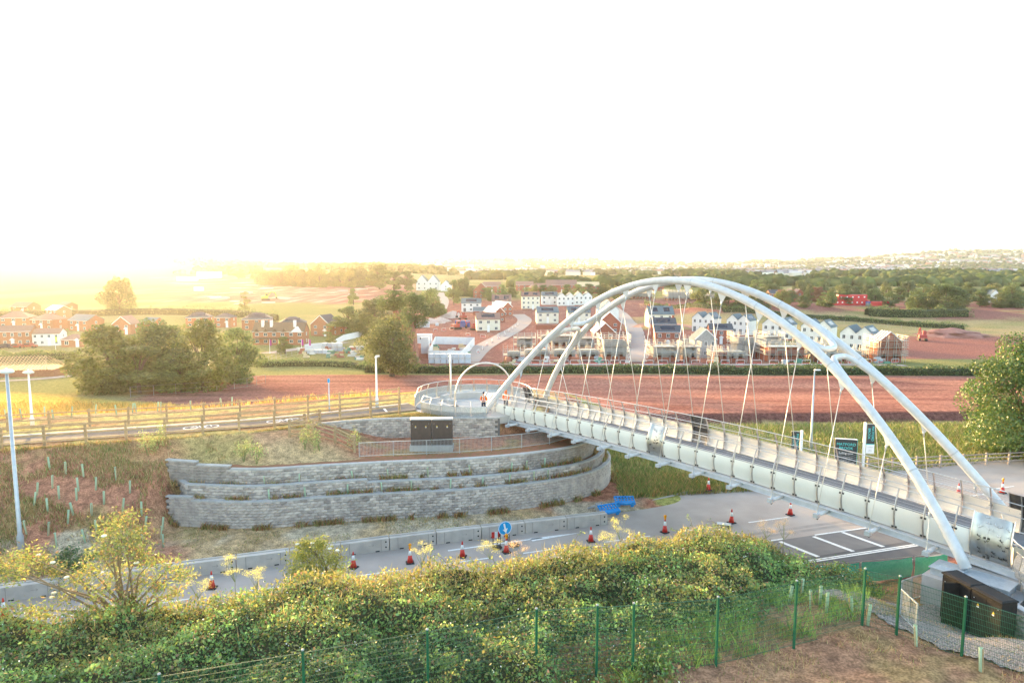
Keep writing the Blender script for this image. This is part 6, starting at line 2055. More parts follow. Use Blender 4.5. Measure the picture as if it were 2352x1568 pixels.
blades('bank_grass', np.vstack([area(16000, uvp((8, 18.2), (12, 18.8), (20, 20.3), (25, 19.6), (29, 16.2), (29, 17.6), (25, 21.2), (20, 22.3), (12, 21.5), (8, 20.2)), 7, 1.6), area(7000, uvp((8, 13), (29, 13), (29, 18.5), (24.5, 21), (16, 21), (8, 19)), 17, 1.2)]), .17, .014, DRYC + [(.20, .14, .07), (.16, .20, .05)], 'dry grass and weeds on the bank in front of the mesh fence', 7)
blades('weeds', area(5000, uvp((10, 19), (20, 19.6), (27, 24), (27.5, 29), (20, 26), (12, 22.5)), 8, .8), .5, .022, [(.16, .26, .05), (.20, .30, .07), (.13, .2, .04)], 'bright green weeds behind the mesh fence', 8)
lp = offset_poly(WALL_L, .36); lp2 = offset_poly(WALL_L, .95); rng = np.random.default_rng(9)
for P_, z, sd in ((lp, 2.13, 9), (lp2, 2.83, 10), (offset_poly(WALL_L, -.35), .36, 11)):
    ok = P_[(P_[:, 1] < 57)]
    k = rng.integers(0, len(ok), 5200); cl = fbm(ok[k][:, 0] * 1.4 + sd, ok[k][:, 1] * .3, 2) > .5
    XY = ok[k][cl] + rng.normal(size=(cl.sum(), 2)) * .12
    blades('ledge_weeds', XY, .46, .03, GRSC + DRYC + REDC, 'red dock and dry weeds along the foot of a terrace wall', sd, z=z if z > 1 else None)
for i, (px, py) in enumerate(((340, 1045), (362, 1030), (700, 1032), (735, 1035), (590, 1065), (560, 1060), (812, 1030))):
    p = gp(px, py); rng = np.random.default_rng(40 + i); n = 420
    t = empty('tall_weed', p, 0, ['tall pale flowering weed on the embankment top, left one', 'tall branching weed on the embankment top, right one', 'yellow green weed below the slope fence', 'bushy green weed at the slope fence foot', 'green weed above the top terrace, right one', 'green weed above the top terrace, left one', 'weed between slope fence and railing'][i], 'weed', 'tall weeds on the embankment')
    s = MB()
    Cc = []
    for k in range(5):
        a = rng.random() * 6.28; q = np.array([cos(a) * .35, sin(a) * .35, rng.uniform(.6, 1.5)])
        s.tube([(0, 0, -.1), q * .5 + (0, 0, .1), q], [.02, .014, .008], 5); Cc.append(q + rng.normal(size=(n // 5, 3)) * np.array([.16, .16, .3]))
    s.build('stem', mat('weed_stem', (.18, .20, .08), rough=.9), t)
    Cc = np.concatenate(Cc)
    V, F, CC = leaf_quads(Cc, .12 * rng.uniform(.6, 1.3, len(Cc)), palette(len(Cc), rng, [(.16, .2, .06), (.22, .25, .08), (.3, .28, .1)], .3), rng)
    link('foliage', fast_mesh('foliage', V, F, m_leaf, CC), t)

# ---- bramble bank
RPX = [(-200, 1425), (0, 1410), (300, 1402), (500, 1382), (700, 1338), (850, 1322), (1000, 1306), (1150, 1302), (1300, 1278), (1450, 1246), (1600, 1228), (1700, 1226), (1780, 1248), (1825, 1300), (1850, 1345)]
ru, rz_ = [], []
for px, py in RPX:
    d = ray(px, py); t_ = 28.0 / (d[0] * EV[0] + d[1] * EV[1]); P_ = d * t_
    ru.append(P_[0] * EU[0] + P_[1] * EU[1]); rz_.append(CAM_H + P_[2])
ru = np.array(ru); rz_ = np.array(rz_)
vn_of = lambda u: np.interp(u, [-30, 4, 9, 14, 19, 24, 28], [12.5, 13.5, 16.5, 19.8, 21.8, 23.2, 24.5])


def bramble_z(u, v):
    x = u * EU[0] + v * EV[0]; y = u * EU[1] + v * EV[1]; g = zt(x, y)
    R_ = np.interp(u, ru, rz_); vn = vn_of(u)
    f = sstep(0, 1, (v - vn) / (28 - vn)) ** .8
    low_ = 4.1 + .35
    top_ = np.where(v < 28, low_ * (1 - f) + R_ * f, R_ * (1 - sstep(28.2, 31.0, v)) + .1)
    hump = ((fbm(u / 2.4 + 5, v / 2.4, 3) - .5) * 2.4 + (fbm(u * 1.1 + 5, v * 1.1, 2) - .5) * 1.7) * sstep(0, 2.0, v - vn)
    edge = sstep(-.1, 1.6, v - vn) * (1 - sstep(26.2, 27.2, u))
    z = g + np.maximum(top_ + hump * (1 - .55 * f) - g, .15) * edge
    return x, y, z, edge


rng = np.random.default_rng(12)
n = 380000
u_ = rng.uniform(-27, 28.2, n); v_ = rng.uniform(12, 31, n)
x_, y_, z_, e_ = bramble_z(u_, v_)
k = (e_ > .03)
vis = (np.abs(x_) < y_ * .80 + 1) & (y_ > 14)
k &= vis
u_, v_, x_, y_, z_ = u_[k], v_[k], x_[k], y_[k], z_[k]; n = len(u_)
C_ = np.stack([x_, y_, z_ + rng.normal(size=n) * .10 - .22 * rng.random(n)], 1) + rng.normal(size=(n, 3)) * .08
hue = fbm(u_ / 1.3, v_ / 1.3, 3); f_ = (v_ - vn_of(u_)) / (28 - vn_of(u_))
pal = palette(n, rng, [(.055, .11, .03), (.08, .14, .038), (.115, .17, .045), (.05, .085, .03)], .35) * (.95 + 1.0 * sstep(.35, .65, fbm(u_ / .9 + 9, v_ / .9, 2)))[:, None]
yel = palette(n, rng, [(.22, .205, .045), (.26, .225, .075), (.18, .19, .04)], .3)
ywt = np.clip(sstep(.50, .60, hue) * .45 + sstep(.62, 1.0, f_) * .55 * sstep(-5, 4, u_) + sstep(.75, 1.05, f_) * .25, 0, .85)
isy = rng.random(n) < ywt
cc = np.where(isy[:, None], yel, pal)
brn = rng.random(n) < .06; cc[brn] = palette(brn.sum(), rng, [(.26, .15, .06), (.20, .11, .06)], .2)
V, F, CC = leaf_quads(C_, rng.choice([.05, .07, .09, .12, .16], n) * rng.uniform(.8, 1.2, n), cc, rng, .6, .62)
br_ = link('bramble_bank', fast_mesh('bramble_bank', V, F, m_leaf, CC))
tag(br_, 'thick bank of brambles and dry flower heads along the near edge of the road', 'brambles', None, 'stuff')
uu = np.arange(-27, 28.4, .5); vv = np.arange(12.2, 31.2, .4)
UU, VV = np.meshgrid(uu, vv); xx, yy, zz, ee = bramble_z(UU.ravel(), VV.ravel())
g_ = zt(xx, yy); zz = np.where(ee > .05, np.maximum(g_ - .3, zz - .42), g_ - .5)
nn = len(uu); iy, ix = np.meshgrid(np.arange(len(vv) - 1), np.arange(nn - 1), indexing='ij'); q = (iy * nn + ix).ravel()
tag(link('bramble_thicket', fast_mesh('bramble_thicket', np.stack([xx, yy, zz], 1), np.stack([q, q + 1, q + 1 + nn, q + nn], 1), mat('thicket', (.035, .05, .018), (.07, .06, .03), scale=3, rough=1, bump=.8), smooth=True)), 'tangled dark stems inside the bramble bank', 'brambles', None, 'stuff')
# white blossom
k = rng.choice(n, 1300, p=(lambda w_: w_ / w_.sum())(sstep(.5, .62, fbm(u_ / 1.1 + 40, v_ / 1.1, 2)) * (1 - .7 * isy) + .01))
V, F, CC = leaf_quads(C_[k] + np.array([0, 0, .14]), rng.uniform(.035, .065, len(k)), palette(len(k), rng, [(.75, .74, .68), (.70, .66, .58)], .1), rng, 1.0, .9)
tag(link('bramble_blossom', fast_mesh('bramble_blossom', V, F, m_petal, CC)), 'small white bramble flowers scattered over the bank', 'flowers', None, 'stuff')
# dry grass spikes on the crest
k = rng.choice(n, 2400, p=(lambda w_: w_ / w_.sum())(sstep(.7, 1.0, f_) * sstep(-14, 6, u_) + 1e-4))
blades('crest_seedheads', np.stack([x_[k], y_[k]], 1), .42, .03, [(.28, .21, .07), (.36, .28, .11), (.19, .17, .055)], 'golden seed heads along the top of the bramble bank', 13, z=z_[k] - .1)


# long bramble shoots reaching out of the bank
sh = MB(); SC_ = []; rng = np.random.default_rng(31)
for i in rng.choice(n, 420, p=(lambda w_: w_ / w_.sum())(sstep(.1, .5, f_) + .05)):
    b = np.array([x_[i], y_[i], z_[i] - .25]); d = rng.normal(size=3); d[2] = 0; d /= np.linalg.norm(d); L_ = rng.uniform(.5, 1.3)
    P_ = [b + d * L_ * t * .8 + np.array([0, 0, L_ * (1.5 * t - 1.05 * t * t)]) for t in np.linspace(0, 1, 6)]
    sh.tube(P_, [.012, .011, .009, .008, .006, .004], 4)
    for t in np.linspace(.25, 1, 16):
        SC_.append(b + d * L_ * t * .8 + np.array([0, 0, L_ * (1.5 * t - 1.05 * t * t)]) + rng.normal(size=3) * .06)
tag(sh.build('bramble_stems', mat('bramble_stem', (.16, .12, .06), (.12, .07, .04), scale=9, rough=.9)), 'arching bare bramble stems poking out of the bank', 'stems', None, 'stuff')
SC_ = np.array(SC_); V, F, CC = leaf_quads(SC_, rng.uniform(.06, .12, len(SC_)), palette(len(SC_), rng, [(.12, .17, .04), (.2, .21, .05), (.08, .13, .035)], .3), rng, .5, .65)
tag(link('shoot_leaves', fast_mesh('shoot_leaves', V, F, m_leaf, CC)), 'young leaves along the arching bramble shoots', 'leaves', None, 'stuff')


def shrub(label, base, blobs, n, leaf, cols, stems=6, weights=None, nm='shrub', spread=.6, seed=1, umbels=0):
    rng = np.random.default_rng(seed); base = np.array(base, float)
    t = empty(nm, base, 0, label, 'shrub' if nm != 'elder_tree' else 'tree')
    r3 = np.array([b[3] for b in blobs]); k = rng.choice(len(blobs), n, p=r3 / r3.sum()); B_ = np.array(blobs)[k]
    d = rng.normal(size=(n, 3)); P = B_[:, :3] + d * B_[:, 3:4] * np.array([.62, .62, .42]); d /= np.linalg.norm(d, axis=1)[:, None]
    V, F, CC = leaf_quads(P, leaf * rng.uniform(.6, 1.4, n), palette(n, rng, cols, .28, weights) * (1 + (rng.random(len(blobs))[k][:, None] - .5) * .45), rng, .3, .42, d)
    link('foliage', fast_mesh('foliage', V, F, m_leaf, CC), t)
    s = MB()
    for i, b in enumerate(blobs):
        if i % max(1, len(blobs) // (stems * 3)): continue
        q = np.array(b[:3]); m1 = q * np.array([.25, .25, .35]) + rng.normal(size=3) * .12; m2 = q * np.array([.6, .6, .72]) + rng.normal(size=3) * .15
        s.tube([(rng.normal() * .1, rng.normal() * .1, -.2), m1, m2, q], [.075, .05, .03, .012], 6)
    s.build('branch', mat('pale_bark', (.26, .19, .11), (.18, .13, .08), scale=9, rough=.95), t)
    if umbels:
        for i in range(umbels):
            b = blobs[rng.integers(len(blobs))]; dd = rng.normal(size=3); dd[1] = -abs(dd[1]); dd[2] = abs(dd[2]); dd /= np.linalg.norm(dd)
            q = np.array(b[:3]) + dd * b[3] * 1.05
            MB().lathe([(.02, -.05), (.11, .0), (.09, .03), (.01, .045)], 8, q).build('flower_head', mat('elderflower', (.72, .70, .55), rough=.9), t)
    return t


# elder-like tree at the left and the yellow bush
b0 = np.array([-15.2, 25.6, 3.9]); rng = np.random.default_rng(5); bl = []
for px, py, r in ((285, 1190, .55), (250, 1215, .55), (310, 1225, .5), (270, 1250, .6), (230, 1270, .5), (320, 1265, .45), (345, 1290, .45), (390, 1300, .4), (210, 1310, .5), (270, 1310, .55), (330, 1330, .5), (420, 1320, .35), (60, 1275, .5), (20, 1290, .5), (100, 1290, .4), (130, 1310, .4), (0, 1310, .5), (40, 1320, .45), (170, 1330, .4), (240, 1350, .5), (300, 1370, .45), (360, 1345, .4), (150, 1370, .45), (210, 1400, .5), (90, 1400, .4), (280, 1410, .5), (400, 1360, .35)):
    q = atY(px, py, 25.6 + rng.uniform(-1.0, 1.0)) - b0; bl.append((q[0], q[1], q[2], r))
shrub('straggly tree with yellow green leaves and bare branches at the lower left', b0, bl, 8500, .125, [(.17, .18, .045), (.12, .15, .04), (.22, .19, .05), (.20, .12, .05), (.09, .125, .035)], 8, [.28, .26, .16, .12, .18], 'elder_tree', seed=5, umbels=9)
b0 = np.array([-9.2, 33.0, 2.0]); bl = []
for px, py, r in ((725, 1262, .55), (690, 1275, .5), (765, 1280, .5), (720, 1300, .65), (680, 1310, .5), (775, 1312, .5), (740, 1330, .6), (700, 1340, .55), (735, 1248, .35), (700, 1250, .35)):
    q = atY(px, py, 33 + rng.uniform(-.6, .6)) - b0; bl.append((q[0], q[1], q[2], r))
shrub('round yellow flowering elder bush in front of the concrete barrier', b0, bl, 8000, .12, [(.28, .25, .045), (.22, .22, .045), (.16, .19, .04)], 5, seed=6, umbels=10)
b0 = gp(160, 1345); bl = [(rng.normal() * .4, rng.normal() * .4, .5 + 1.6 * rng.random(), .4) for i in range(9)]
shrub('dark green bush on the embankment foot behind the straggly tree', b0, bl, 2600, .15, [(.06, .11, .035), (.09, .14, .045)], 4, seed=7)
for i, (px, py, hh) in enumerate(((968, 1300, 1.5), (540, 1340, 1.6), (590, 1350, 1.3), (1125, 1285, 1.5), (1425, 1250, 1.8), (1190, 1290, 1.4), (1800, 1240, 1.5), (1395, 1262, 1.3), (1760, 1232, 1.2), (455, 1372, 1.3))):
    d = ray(px, py); t_ = 28.2 / (d[0] * EV[0] + d[1] * EV[1]); P_ = d * t_; b0 = np.array([P_[0], P_[1], CAM_H + P_[2] - .5]); rng = np.random.default_rng(60 + i)
    t = empty('hogweed', b0, 0, 'tall %s flower head standing above the brambles %s' % (('pale yellow', 'dry pinkish')[i in (6, 8, 5)], ('left of the arrow sign', 'by the hidden cone', 'right of the hidden cone', 'in front of the arrow sign', 'by the blue barriers', 'right of the arrow sign', 'at the right end of the bank', 'left of the blue barriers', 'near the hatched road', 'beside the straggly tree')[i]), 'plant', 'tall flower heads above the brambles')
    s = MB(); Cc = []
    for k in range(7):
        a = rng.random() * 6.28; f = rng.uniform(.5, 1); q = np.array([cos(a) * .42 * f, sin(a) * .42 * f, hh * rng.uniform(.65, 1.05)])
        s.tube([(0, 0, -.3), (0, 0, hh * .35), q], [.012, .009, .005], 5); Cc.append(q + rng.normal(size=(130, 3)) * np.array([.11, .11, .05]))
    s.build('stem', mat('weed_stem', (.18, .20, .08)), t); Cc = np.concatenate(Cc)
    V, F, CC = leaf_quads(Cc, .034 * rng.uniform(.6, 1.4, len(Cc)), palette(len(Cc), rng, [(.52, .46, .14), (.44, .40, .10)] if i not in (6, 8, 5) else [(.50, .34, .20), (.44, .30, .16)], .2), rng, .9)
    link('flower_head', fast_mesh('flower_head', V, F, m_petal, CC), t)
# ---------------------------------------------------------------- building site, cabins, far town
def drape_road(name, pts, w_, m, dz=.12):
    P = smooth_poly([(p[0], p[1]) for p in pts], 4.0); a_ = offset_poly(P, w_ / 2); b_ = offset_poly(P, -w_ / 2)
    strip(name, [(q[0], q[1], zt1(*q) + dz) for q in b_], [(q[0], q[1], zt1(*q) + dz) for q in a_], 0, m)


m_track = mat('site_road', (.40, .35, .32), (.46, .36, .30), scale=.4, rough=.95, spec=0)
drape_road('road', [gp(1466, 832), gp(1462, 790), gp(1455, 752), gp(1440, 738), gp(1425, 720), gp(1400, 702)], 6.5, m_track)
drape_road('road', [gp(1070, 832), gp(1105, 800), gp(1150, 775), gp(1190, 752), gp(1205, 735), gp(1190, 722)], 6.5, m_track)
drape_road('road', [gp(1060, 834), gp(1250, 838), gp(1500, 838), gp(1750, 838), gp(1950, 838), gp(2080, 840)], 3.2, m_track)
drape_road('road', [gp(1462, 752), gp(1490, 742), gp(1560, 745), gp(1660, 775)], 4, mat('site_road_red', (.40, .22, .17), (.46, .27, .2), scale=.4, rough=.95, spec=0))
drape_road('road', [gp(1012, 715), gp(1020, 690), gp(1010, 672)], 6, m_track)
drape_road('road', [gp(0, 876), gp(80, 872), gp(180, 862)], 3.5, m_track)
drape_road('road', [gp(610, 812), gp(700, 800), gp(790, 786)], 5, m_track)
m_wrap = mat('wrapped_blocks', (.52, .55, .60), (.44, .47, .52), scale=3, rough=.4, rand=.1)
m_hoard = mat('hoarding_white', (.74, .75, .76), (.68, .69, .70), scale=1, rough=.6)
pk = MB(); pk.box((0, 0, .12), (1.3, 1.1, 1.05), 0, (.96, .96)); pk_me = pk.mesh('block_stack', m_wrap)
pl_me = MB().box((0, 0, 0), (1.35, 1.15, .12)).mesh('pallet', m_board)
kk = 0
for (px, py, nx, nz, lab) in ((1040, 834, 7, 2, 'by the white compound'), (975, 752, 4, 2, 'at the edge of the red yard'), (1008, 748, 1, 1, 'standing alone in the red yard'), (742, 812, 5, 1, 'among the stored materials'), (770, 806, 4, 2, 'behind the stored materials'), (905 - 80, 804, 3, 1, 'next to the oak')):
    p0 = gp(px, py)
    for i in range(nx):
        for j in range(nz):
            x = p0[0] + (i - nx / 2) * 1.5; y = p0[1] + random.uniform(-.2, .2)
            t = empty('block_pack', (x, y, zt1(x, y) + j * 1.2), random.uniform(-.08, .08), 'wrapped block pack %s, %s from left, %s layer' % (lab, ordi(i), ('lower', 'upper')[j]), 'block pack', 'wrapped block packs on the site')
            link('block_stack', pk_me, t); link('pallet', pl_me, t)


def hoarding(pts, h, label):
    P = [gp(*q) for q in pts]; t = empty('hoarding', P[0], 0, label, 'hoarding'); o3 = P[0]
    for a, b in zip(P[:-1], P[1:]):
        n = max(1, int(np.linalg.norm(b - a) / 2.4))
        for i in range(n):
            c, d = a + (b - a) * i / n, a + (b - a) * (i + .985) / n
            MB().bar(c - o3 + (0, 0, h / 2), d - o3 + (0, 0, h / 2), .06, h + .05).build('panel', m_hoard, t)


hoarding([(984, 826), (1062, 826), (1090, 792), (1000, 790), (984, 826)], 2.4, 'white hoarding round the square compound by the site road')
hoarding([(700, 806), (760, 800), (790, 782), (835, 772)], 2.0, 'white hoarding along the lane left of the oak')
def cabin(px, py, w_, d_, h_, m, label, cat='cabin', group='site cabins', z=0.0, rz=0.0, wn=3, wm=None):
    p = gp(px, py); t = empty('site_cabin', (p[0], p[1], p[2] + z), rz, label, cat, group)
    MB().box((0, d_ / 2, 0), (w_, d_, h_)).build('shell', m, t)
    MB().box((0, d_ / 2, h_), (w_ + .1, d_ + .1, .1)).build('roof', wm or m, t)
    for i in range(wn): MB().box((-w_ / 2 + w_ * (i + .5) / wn, -.02, h_ * .45), (.8, .05, .7)).build('window', m_glass if wm is None else m_frame, t)
    return t
m_redc = mat('cabin_red', (.55, .025, .03), rough=.5)
m_bluec = mat('container_blue', (.03, .06, .25), rough=.5)
cabin(968, 800, 6, 2.6, 2.6, m_hoard, 'white cabin on the corner of the square compound', z=1.5)
cabin(976, 812, 2.2, 2.2, 4.5, m_hoard, 'white silo tower beside the compound', wn=0)
cabin(1062, 751, 6, 2.4, 2.5, m_bluec, 'dark blue container in the red yard', wn=0)
cabin(1946, 701, 26, 3, 3, m_redc, 'long lower row of red site cabins', wn=9, wm=m_redc)
cabin(1958, 701, 17, 3, 3, m_redc, 'upper row of red site cabins on top of the long row', z=3.15, wn=5, wm=m_redc)
cabin(2022, 703, 11, 2.6, 2.6, m_redc, 'red container right of the stacked red cabins', wn=0)
cabin(2003, 703, 5, 2.6, 2.6, m_bluec, 'small blue container beside the red container', wn=0)
cabin(478, 640, 26, 8, 8, m_hoard, 'large white building on the hazy hillside', wn=2)
cabin(428, 645, 22, 5, 4, m_hoard, 'long low white cabins on the hazy hillside', wn=4)
cabin(455, 668, 7, 3, 3, m_hoard, 'white container on the hillside site', wn=1)
cabin(800, 650, 8, 3, 3, m_bluec, 'small blue container below the ridge wood', wn=0)
rr = random.Random(8)
for i in range(14):
    px, py = rr.uniform(470, 830), rr.uniform(655, 700)
    p = gp(px, py); w_ = rr.uniform(4, 14)
    tag(MB().box((0, 0, -.2), (w_, rr.uniform(3, 6), rr.uniform(.5, 1.4))).build('foundation_slab', mat('slab', (.42, .38, .35), rough=.9, rand=.15), loc=p, rot=(0, 0, rr.uniform(-.3, .3))), 'pale concrete house slab on the hillside building site', 'slab', 'house slabs on the hillside')


def excavator(px, py, label, m, rz, sc=1.0):
    p = gp(px, py); t = empty('excavator', p, rz, label, 'excavator', 'diggers on the site', sc)
    for y in (-1.0, 1.0): MB().prism([(-1.7, 0, .05), (1.7, 0, .05), (2.0, 0, .45), (1.7, 0, .85), (-1.7, 0, .85), (-2.0, 0, .45)], (0, y - .25, 0), (0, y + .25, 0)).build('track', m_rub, t)
    MB().box((-.4, 0, .95), (3.0, 2.3, 1.1), 0, (.95, .95)).build('body', m, t)
    c = MB().box((.5, -.6, 2.05), (1.4, 1.0, 1.3), 0, (.85, .9)).build('cab', m, t); MB().box((.5, -1.12, 2.3), (1.0, .04, .8)).build('window', m_glass, c)
    a = MB().tube([(1.0, .3, 1.8), (2.6, .3, 4.0), (4.2, .3, 3.6)], .22, 6).build('boom', m, t)
    MB().tube([(4.2, .3, 3.7), (4.9, .3, 1.6)], .18, 6).build('stick', m, a)
    MB().prism([(0, 0, 0), (.8, 0, .1), (.7, 0, .8), (.1, 0, .9)], (4.4, -.2, .7), (4.4, .8, .7)).build('bucket', m_rub, a)


m_yel = mat('plant_yellow', (.62, .32, .03), rough=.5); m_plr = mat('plant_red', (.34, .05, .04), rough=.5)
excavator(1048, 756, 'red digger standing in the yard behind the oak', m_plr, .6)
excavator(1090, 758, 'red machine with drum beside the cream corner house', m_plr, 2.6, .8)
excavator(2118, 782, 'red digger on the bare ground right of the estate', m_plr, 1.2)
excavator(1063, 734, 'pink red digger by the gravel heaps', m_plr, 2.2)
excavator(610, 690, 'yellow digger on the hillside site', m_yel, .4, 1.4)
for i, (px, py, r, h, lab) in enumerate(((990, 742, 6, 2.4, 'pale gravel heap at the left of the red yard'), (1040, 728, 7, 3.2, 'pinkish gravel heap behind the red yard'), (1012, 738, 5, 2.2, 'gravel heap between two others in the yard'), (2185, 770, 12, 3, 'red soil heap on the right'), (1600, 838, 2, .8, 'small soil heap by the barriers'))):
    p = gp(px, py); rg = np.random.default_rng(i); a = MB(); n_, k_ = 20, 7; V_ = []
    for j in range(k_):
        for q in range(n_):
            f = j / (k_ - 1); rad = r * (1 - f) * (1 + .18 * rg.normal() * (f < .95)); V_.append((rad * cos(2 * pi * q / n_), rad * .8 * sin(2 * pi * q / n_), h * f ** .8 - .1 + .1 * rg.normal() * (0 < j < k_ - 1)))
    a.poly(V_, [(j * n_ + q, j * n_ + (q + 1) % n_, (j + 1) * n_ + (q + 1) % n_, (j + 1) * n_ + q) for j in range(k_ - 1) for q in range(n_)])
    tag(a.build('spoil_heap', mat('heap_pale' if i < 3 else 'heap_red', (.50, .36, .30) if i < 3 else (.30, .13, .10), (.56, .42, .36) if i < 3 else (.36, .17, .13), scale=1, rough=.95, bump=.6), loc=p, smooth=True), lab, 'heap')
# pedestrian barriers along the site roads
fb = MB()
fb.tube([(-1.1, 0, .08), (-1.1, 0, .95), (-1.0, 0, 1.05), (1.0, 0, 1.05), (1.1, 0, .95), (1.1, 0, .08), (-1.1, 0, .08)], .04, 5)
fb_me = fb.mesh('frame', m_refl); fi_me = MB().box((0, 0, .2), (2.1, .04, .16)).mesh('red_board', m_red); ff_me = MB().box((0, 0, 0), (.1, .6, .08)).mesh('foot', m_rub)
lines = [([(1190, 836), (1250, 838), (1330, 838), (1440, 838)], 12, 'at the site foot left of the pale road'), ([(1490, 838), (1600, 838), (1700, 837), (1800, 838), (1960, 836), (2060, 834)], 17, 'at the site foot right of the pale road'), ([(1446, 830), (1440, 800), (1432, 770), (1415, 745)], 9, 'up the left side of the pale road'), ([(1492, 830), (1486, 800), (1478, 770)], 7, 'up the right side of the pale road'), ([(1075, 772), (1130, 776), (1165, 764), (1190, 748)], 8, 'round the cream corner house'), ([(1098, 812), (1125, 790), (1160, 772)], 6, 'beside the road past the white compound'), ([(1000, 762), (1040, 758)], 3, 'across the red yard')]
for pts, n_, lab in lines:
    P = smooth_poly([tuple(gp(*q)[:2]) for q in pts], .5); idx = np.linspace(0, len(P) - 2, n_).astype(int)
    for i_, i in enumerate(idx):
        d = P[min(i + 1, len(P) - 1)] - P[i]
        t = empty('pedestrian_barrier', (*P[i], zt1(*P[i]) + .12), math.atan2(d[1], d[0]) + random.uniform(-.15, .15), 'white framed barrier %s, %s in its row' % (lab, ordi(i_)), 'barrier', 'pedestrian barriers on the site')
        link('frame', fb_me, t); link('red_board', fi_me, t)
        for x in (-.8, .8): link('foot', ff_me, t, (x, 0, 0))
# stored materials: small odd stacks
rr = random.Random(11); cnt = {}
ST = sorted([(rr.uniform(690, 830), rr.uniform(800, 826), 0) for _ in range(26)] + [(rr.uniform(995, 1075), rr.uniform(798, 816), 1) for _ in range(10)] + [(rr.uniform(1080, 2060), rr.uniform(832, 835), 2) for _ in range(24)])
for i, (px, py, wh) in enumerate(ST):
    p = gp(px, py); c = [(.62, .60, .56), (.36, .14, .09), (.55, .45, .28), (.35, .36, .38), (.10, .22, .16)][i % 5]
    kd = (i % 5, wh); cnt[kd] = cnt.get(kd, 0) + 1
    t = empty('material_stack', p, rr.uniform(-.4, .4), 'stack of %s %s, %s from the left' % (['white bags', 'red bricks', 'sawn timber', 'grey pipes', 'green drums'][i % 5], ('left of the oak tree', 'inside the white compound', 'below the scaffolded houses')[wh], ordi(cnt[kd] - 1)), 'stack', 'stored building materials')
    for k in range(rr.randint(1, 3)):
        MB().box((rr.uniform(-.6, .6), rr.uniform(-.4, .4) + k * .2, k * .5), (rr.uniform(.8, 2.2), rr.uniform(.6, 1.2), .5), rr.uniform(-.2, .2), (.9, .9)).build('layer', mat('stack%d' % (i % 5), c, rough=.8, rand=.15), t)


def site_fence(pts, label, h=2.0, sp=3.4):
    P = smooth_poly([tuple(gp(*q)[:2]) for q in pts], sp); t = empty('wire_fence', (*P[0], zt1(*P[0])), 0, label, 'fence'); o3 = np.array(t.location)
    pts_ = [np.array([*p, zt1(*p)]) - o3 for p in P]
    for i, p in enumerate(pts_):
        MB().bar(p, p + (0, 0, h), .06).build('post', m_pipe, t)
        if i:
            a = MB()
            for z in (.15, h * .5, h - .02): a.bar(pts_[i - 1] + (0, 0, z), p + (0, 0, z), .03)
            tag(a.build('rails', m_pipe, t), kind='stuff')


site_fence([(300, 912), (420, 903), (540, 893), (610, 880)], 'grey wire site fence along the red field below the tree clump', 1.6)
site_fence([(600, 842), (640, 826), (700, 812), (760, 806)], 'grey wire fence curving round the site entrance left of the oak', 1.8)
site_fence([(1700, 728), (1850, 738), (1990, 748), (2120, 760), (2220, 768)], 'pale post fence in front of the pasture hedge', 1.6, 6)
site_fence([(1470, 704), (1560, 710), (1680, 720)], 'pale post fence behind the cream house', 1.6, 5)
for i, (px, py, m_, lab) in enumerate(((14, 800, m_navy, 'dark car parked at the far left'), (40, 799, m_plr, 'maroon car parked beside the dark car'), (68, 798, m_plr, 'red car parked nearest the white pair'))):
    p = gp(px, py); t = empty('parked_car', p, .1, lab, 'car', 'cars parked by the brick terrace')
    MB().prism([(-2, 0, .3), (2, 0, .3), (2.05, 0, .75), (1.2, 0, .88), (.6, 0, 1.4), (-1.0, 0, 1.42), (-1.7, 0, .95), (-2.05, 0, .85)], (0, -.85, 0), (0, .85, 0)).build('body', m_, t)
    MB().prism([(.5, 0, .92), (.45, 0, 1.32), (-.95, 0, 1.34), (-1.3, 0, .95)], (0, -.87, 0), (0, .87, 0)).build('window', m_glass, t)
    for x in (-1.25, 1.3):
        for y in (-.8, .8): MB().tube([(x, y - .1, .32), (x, y + .1, .32)], .32, 12).build('wheel', m_rub, t)
for px, t_, b_, c, lab in ((693, 780, 806, (.45, .03, .28), 'magenta flag at the lane'), (710, 782, 806, (.4, .03, .25), 'second magenta flag at the lane'), (640, 784, 806, (.45, .5, .05), 'lime green flag before the thatched building'), (620, 788, 806, (.35, .05, .25), 'purple flag before the thatched building'), (128 / 1.0, 770, 797, (.5, .55, .06), 'lime flag by the white pair')):
    p = gp(px, b_ + 6); h = 4.2; f = empty('flag', p, 0, lab, 'flag')
    MB().tube([(0, 0, 0), (0, 0, h)], .06, 6).build('pole', m_refl, f); MB().box((.3, 0, h * .55), (.55, .03, h * .4)).build('cloth', mat('flag%d' % int(px), c, rough=.7), f)

# ---- far woods and town
rng = np.random.default_rng(77)
ico_v = []; 
t_ = (1 + 5 ** .5) / 2
ico_v = np.array([(-1, t_, 0), (1, t_, 0), (-1, -t_, 0), (1, -t_, 0), (0, -1, t_), (0, 1, t_), (0, -1, -t_), (0, 1, -t_), (t_, 0, -1), (t_, 0, 1), (-t_, 0, -1), (-t_, 0, 1)]) / math.sqrt(1 + t_ * t_)
ico_f = np.array([(0, 11, 5), (0, 5, 1), (0, 1, 7), (0, 7, 10), (0, 10, 11), (1, 5, 9), (5, 11, 4), (11, 10, 2), (10, 7, 6), (7, 1, 8), (3, 9, 4), (3, 4, 2), (3, 2, 6), (3, 6, 8), (3, 8, 9), (4, 9, 5), (2, 4, 11), (6, 2, 10), (8, 6, 7), (9, 8, 1)])
N_ = 30000
px = rng.uniform(-150, 2500, N_); Yd = np.where(rng.random(N_) < .5, 620 * np.exp(rng.random(N_) * 1.1), 1300 * np.exp(rng.random(N_) * 1.35)); a = (px - 1176) / FPX; X = a * Yd
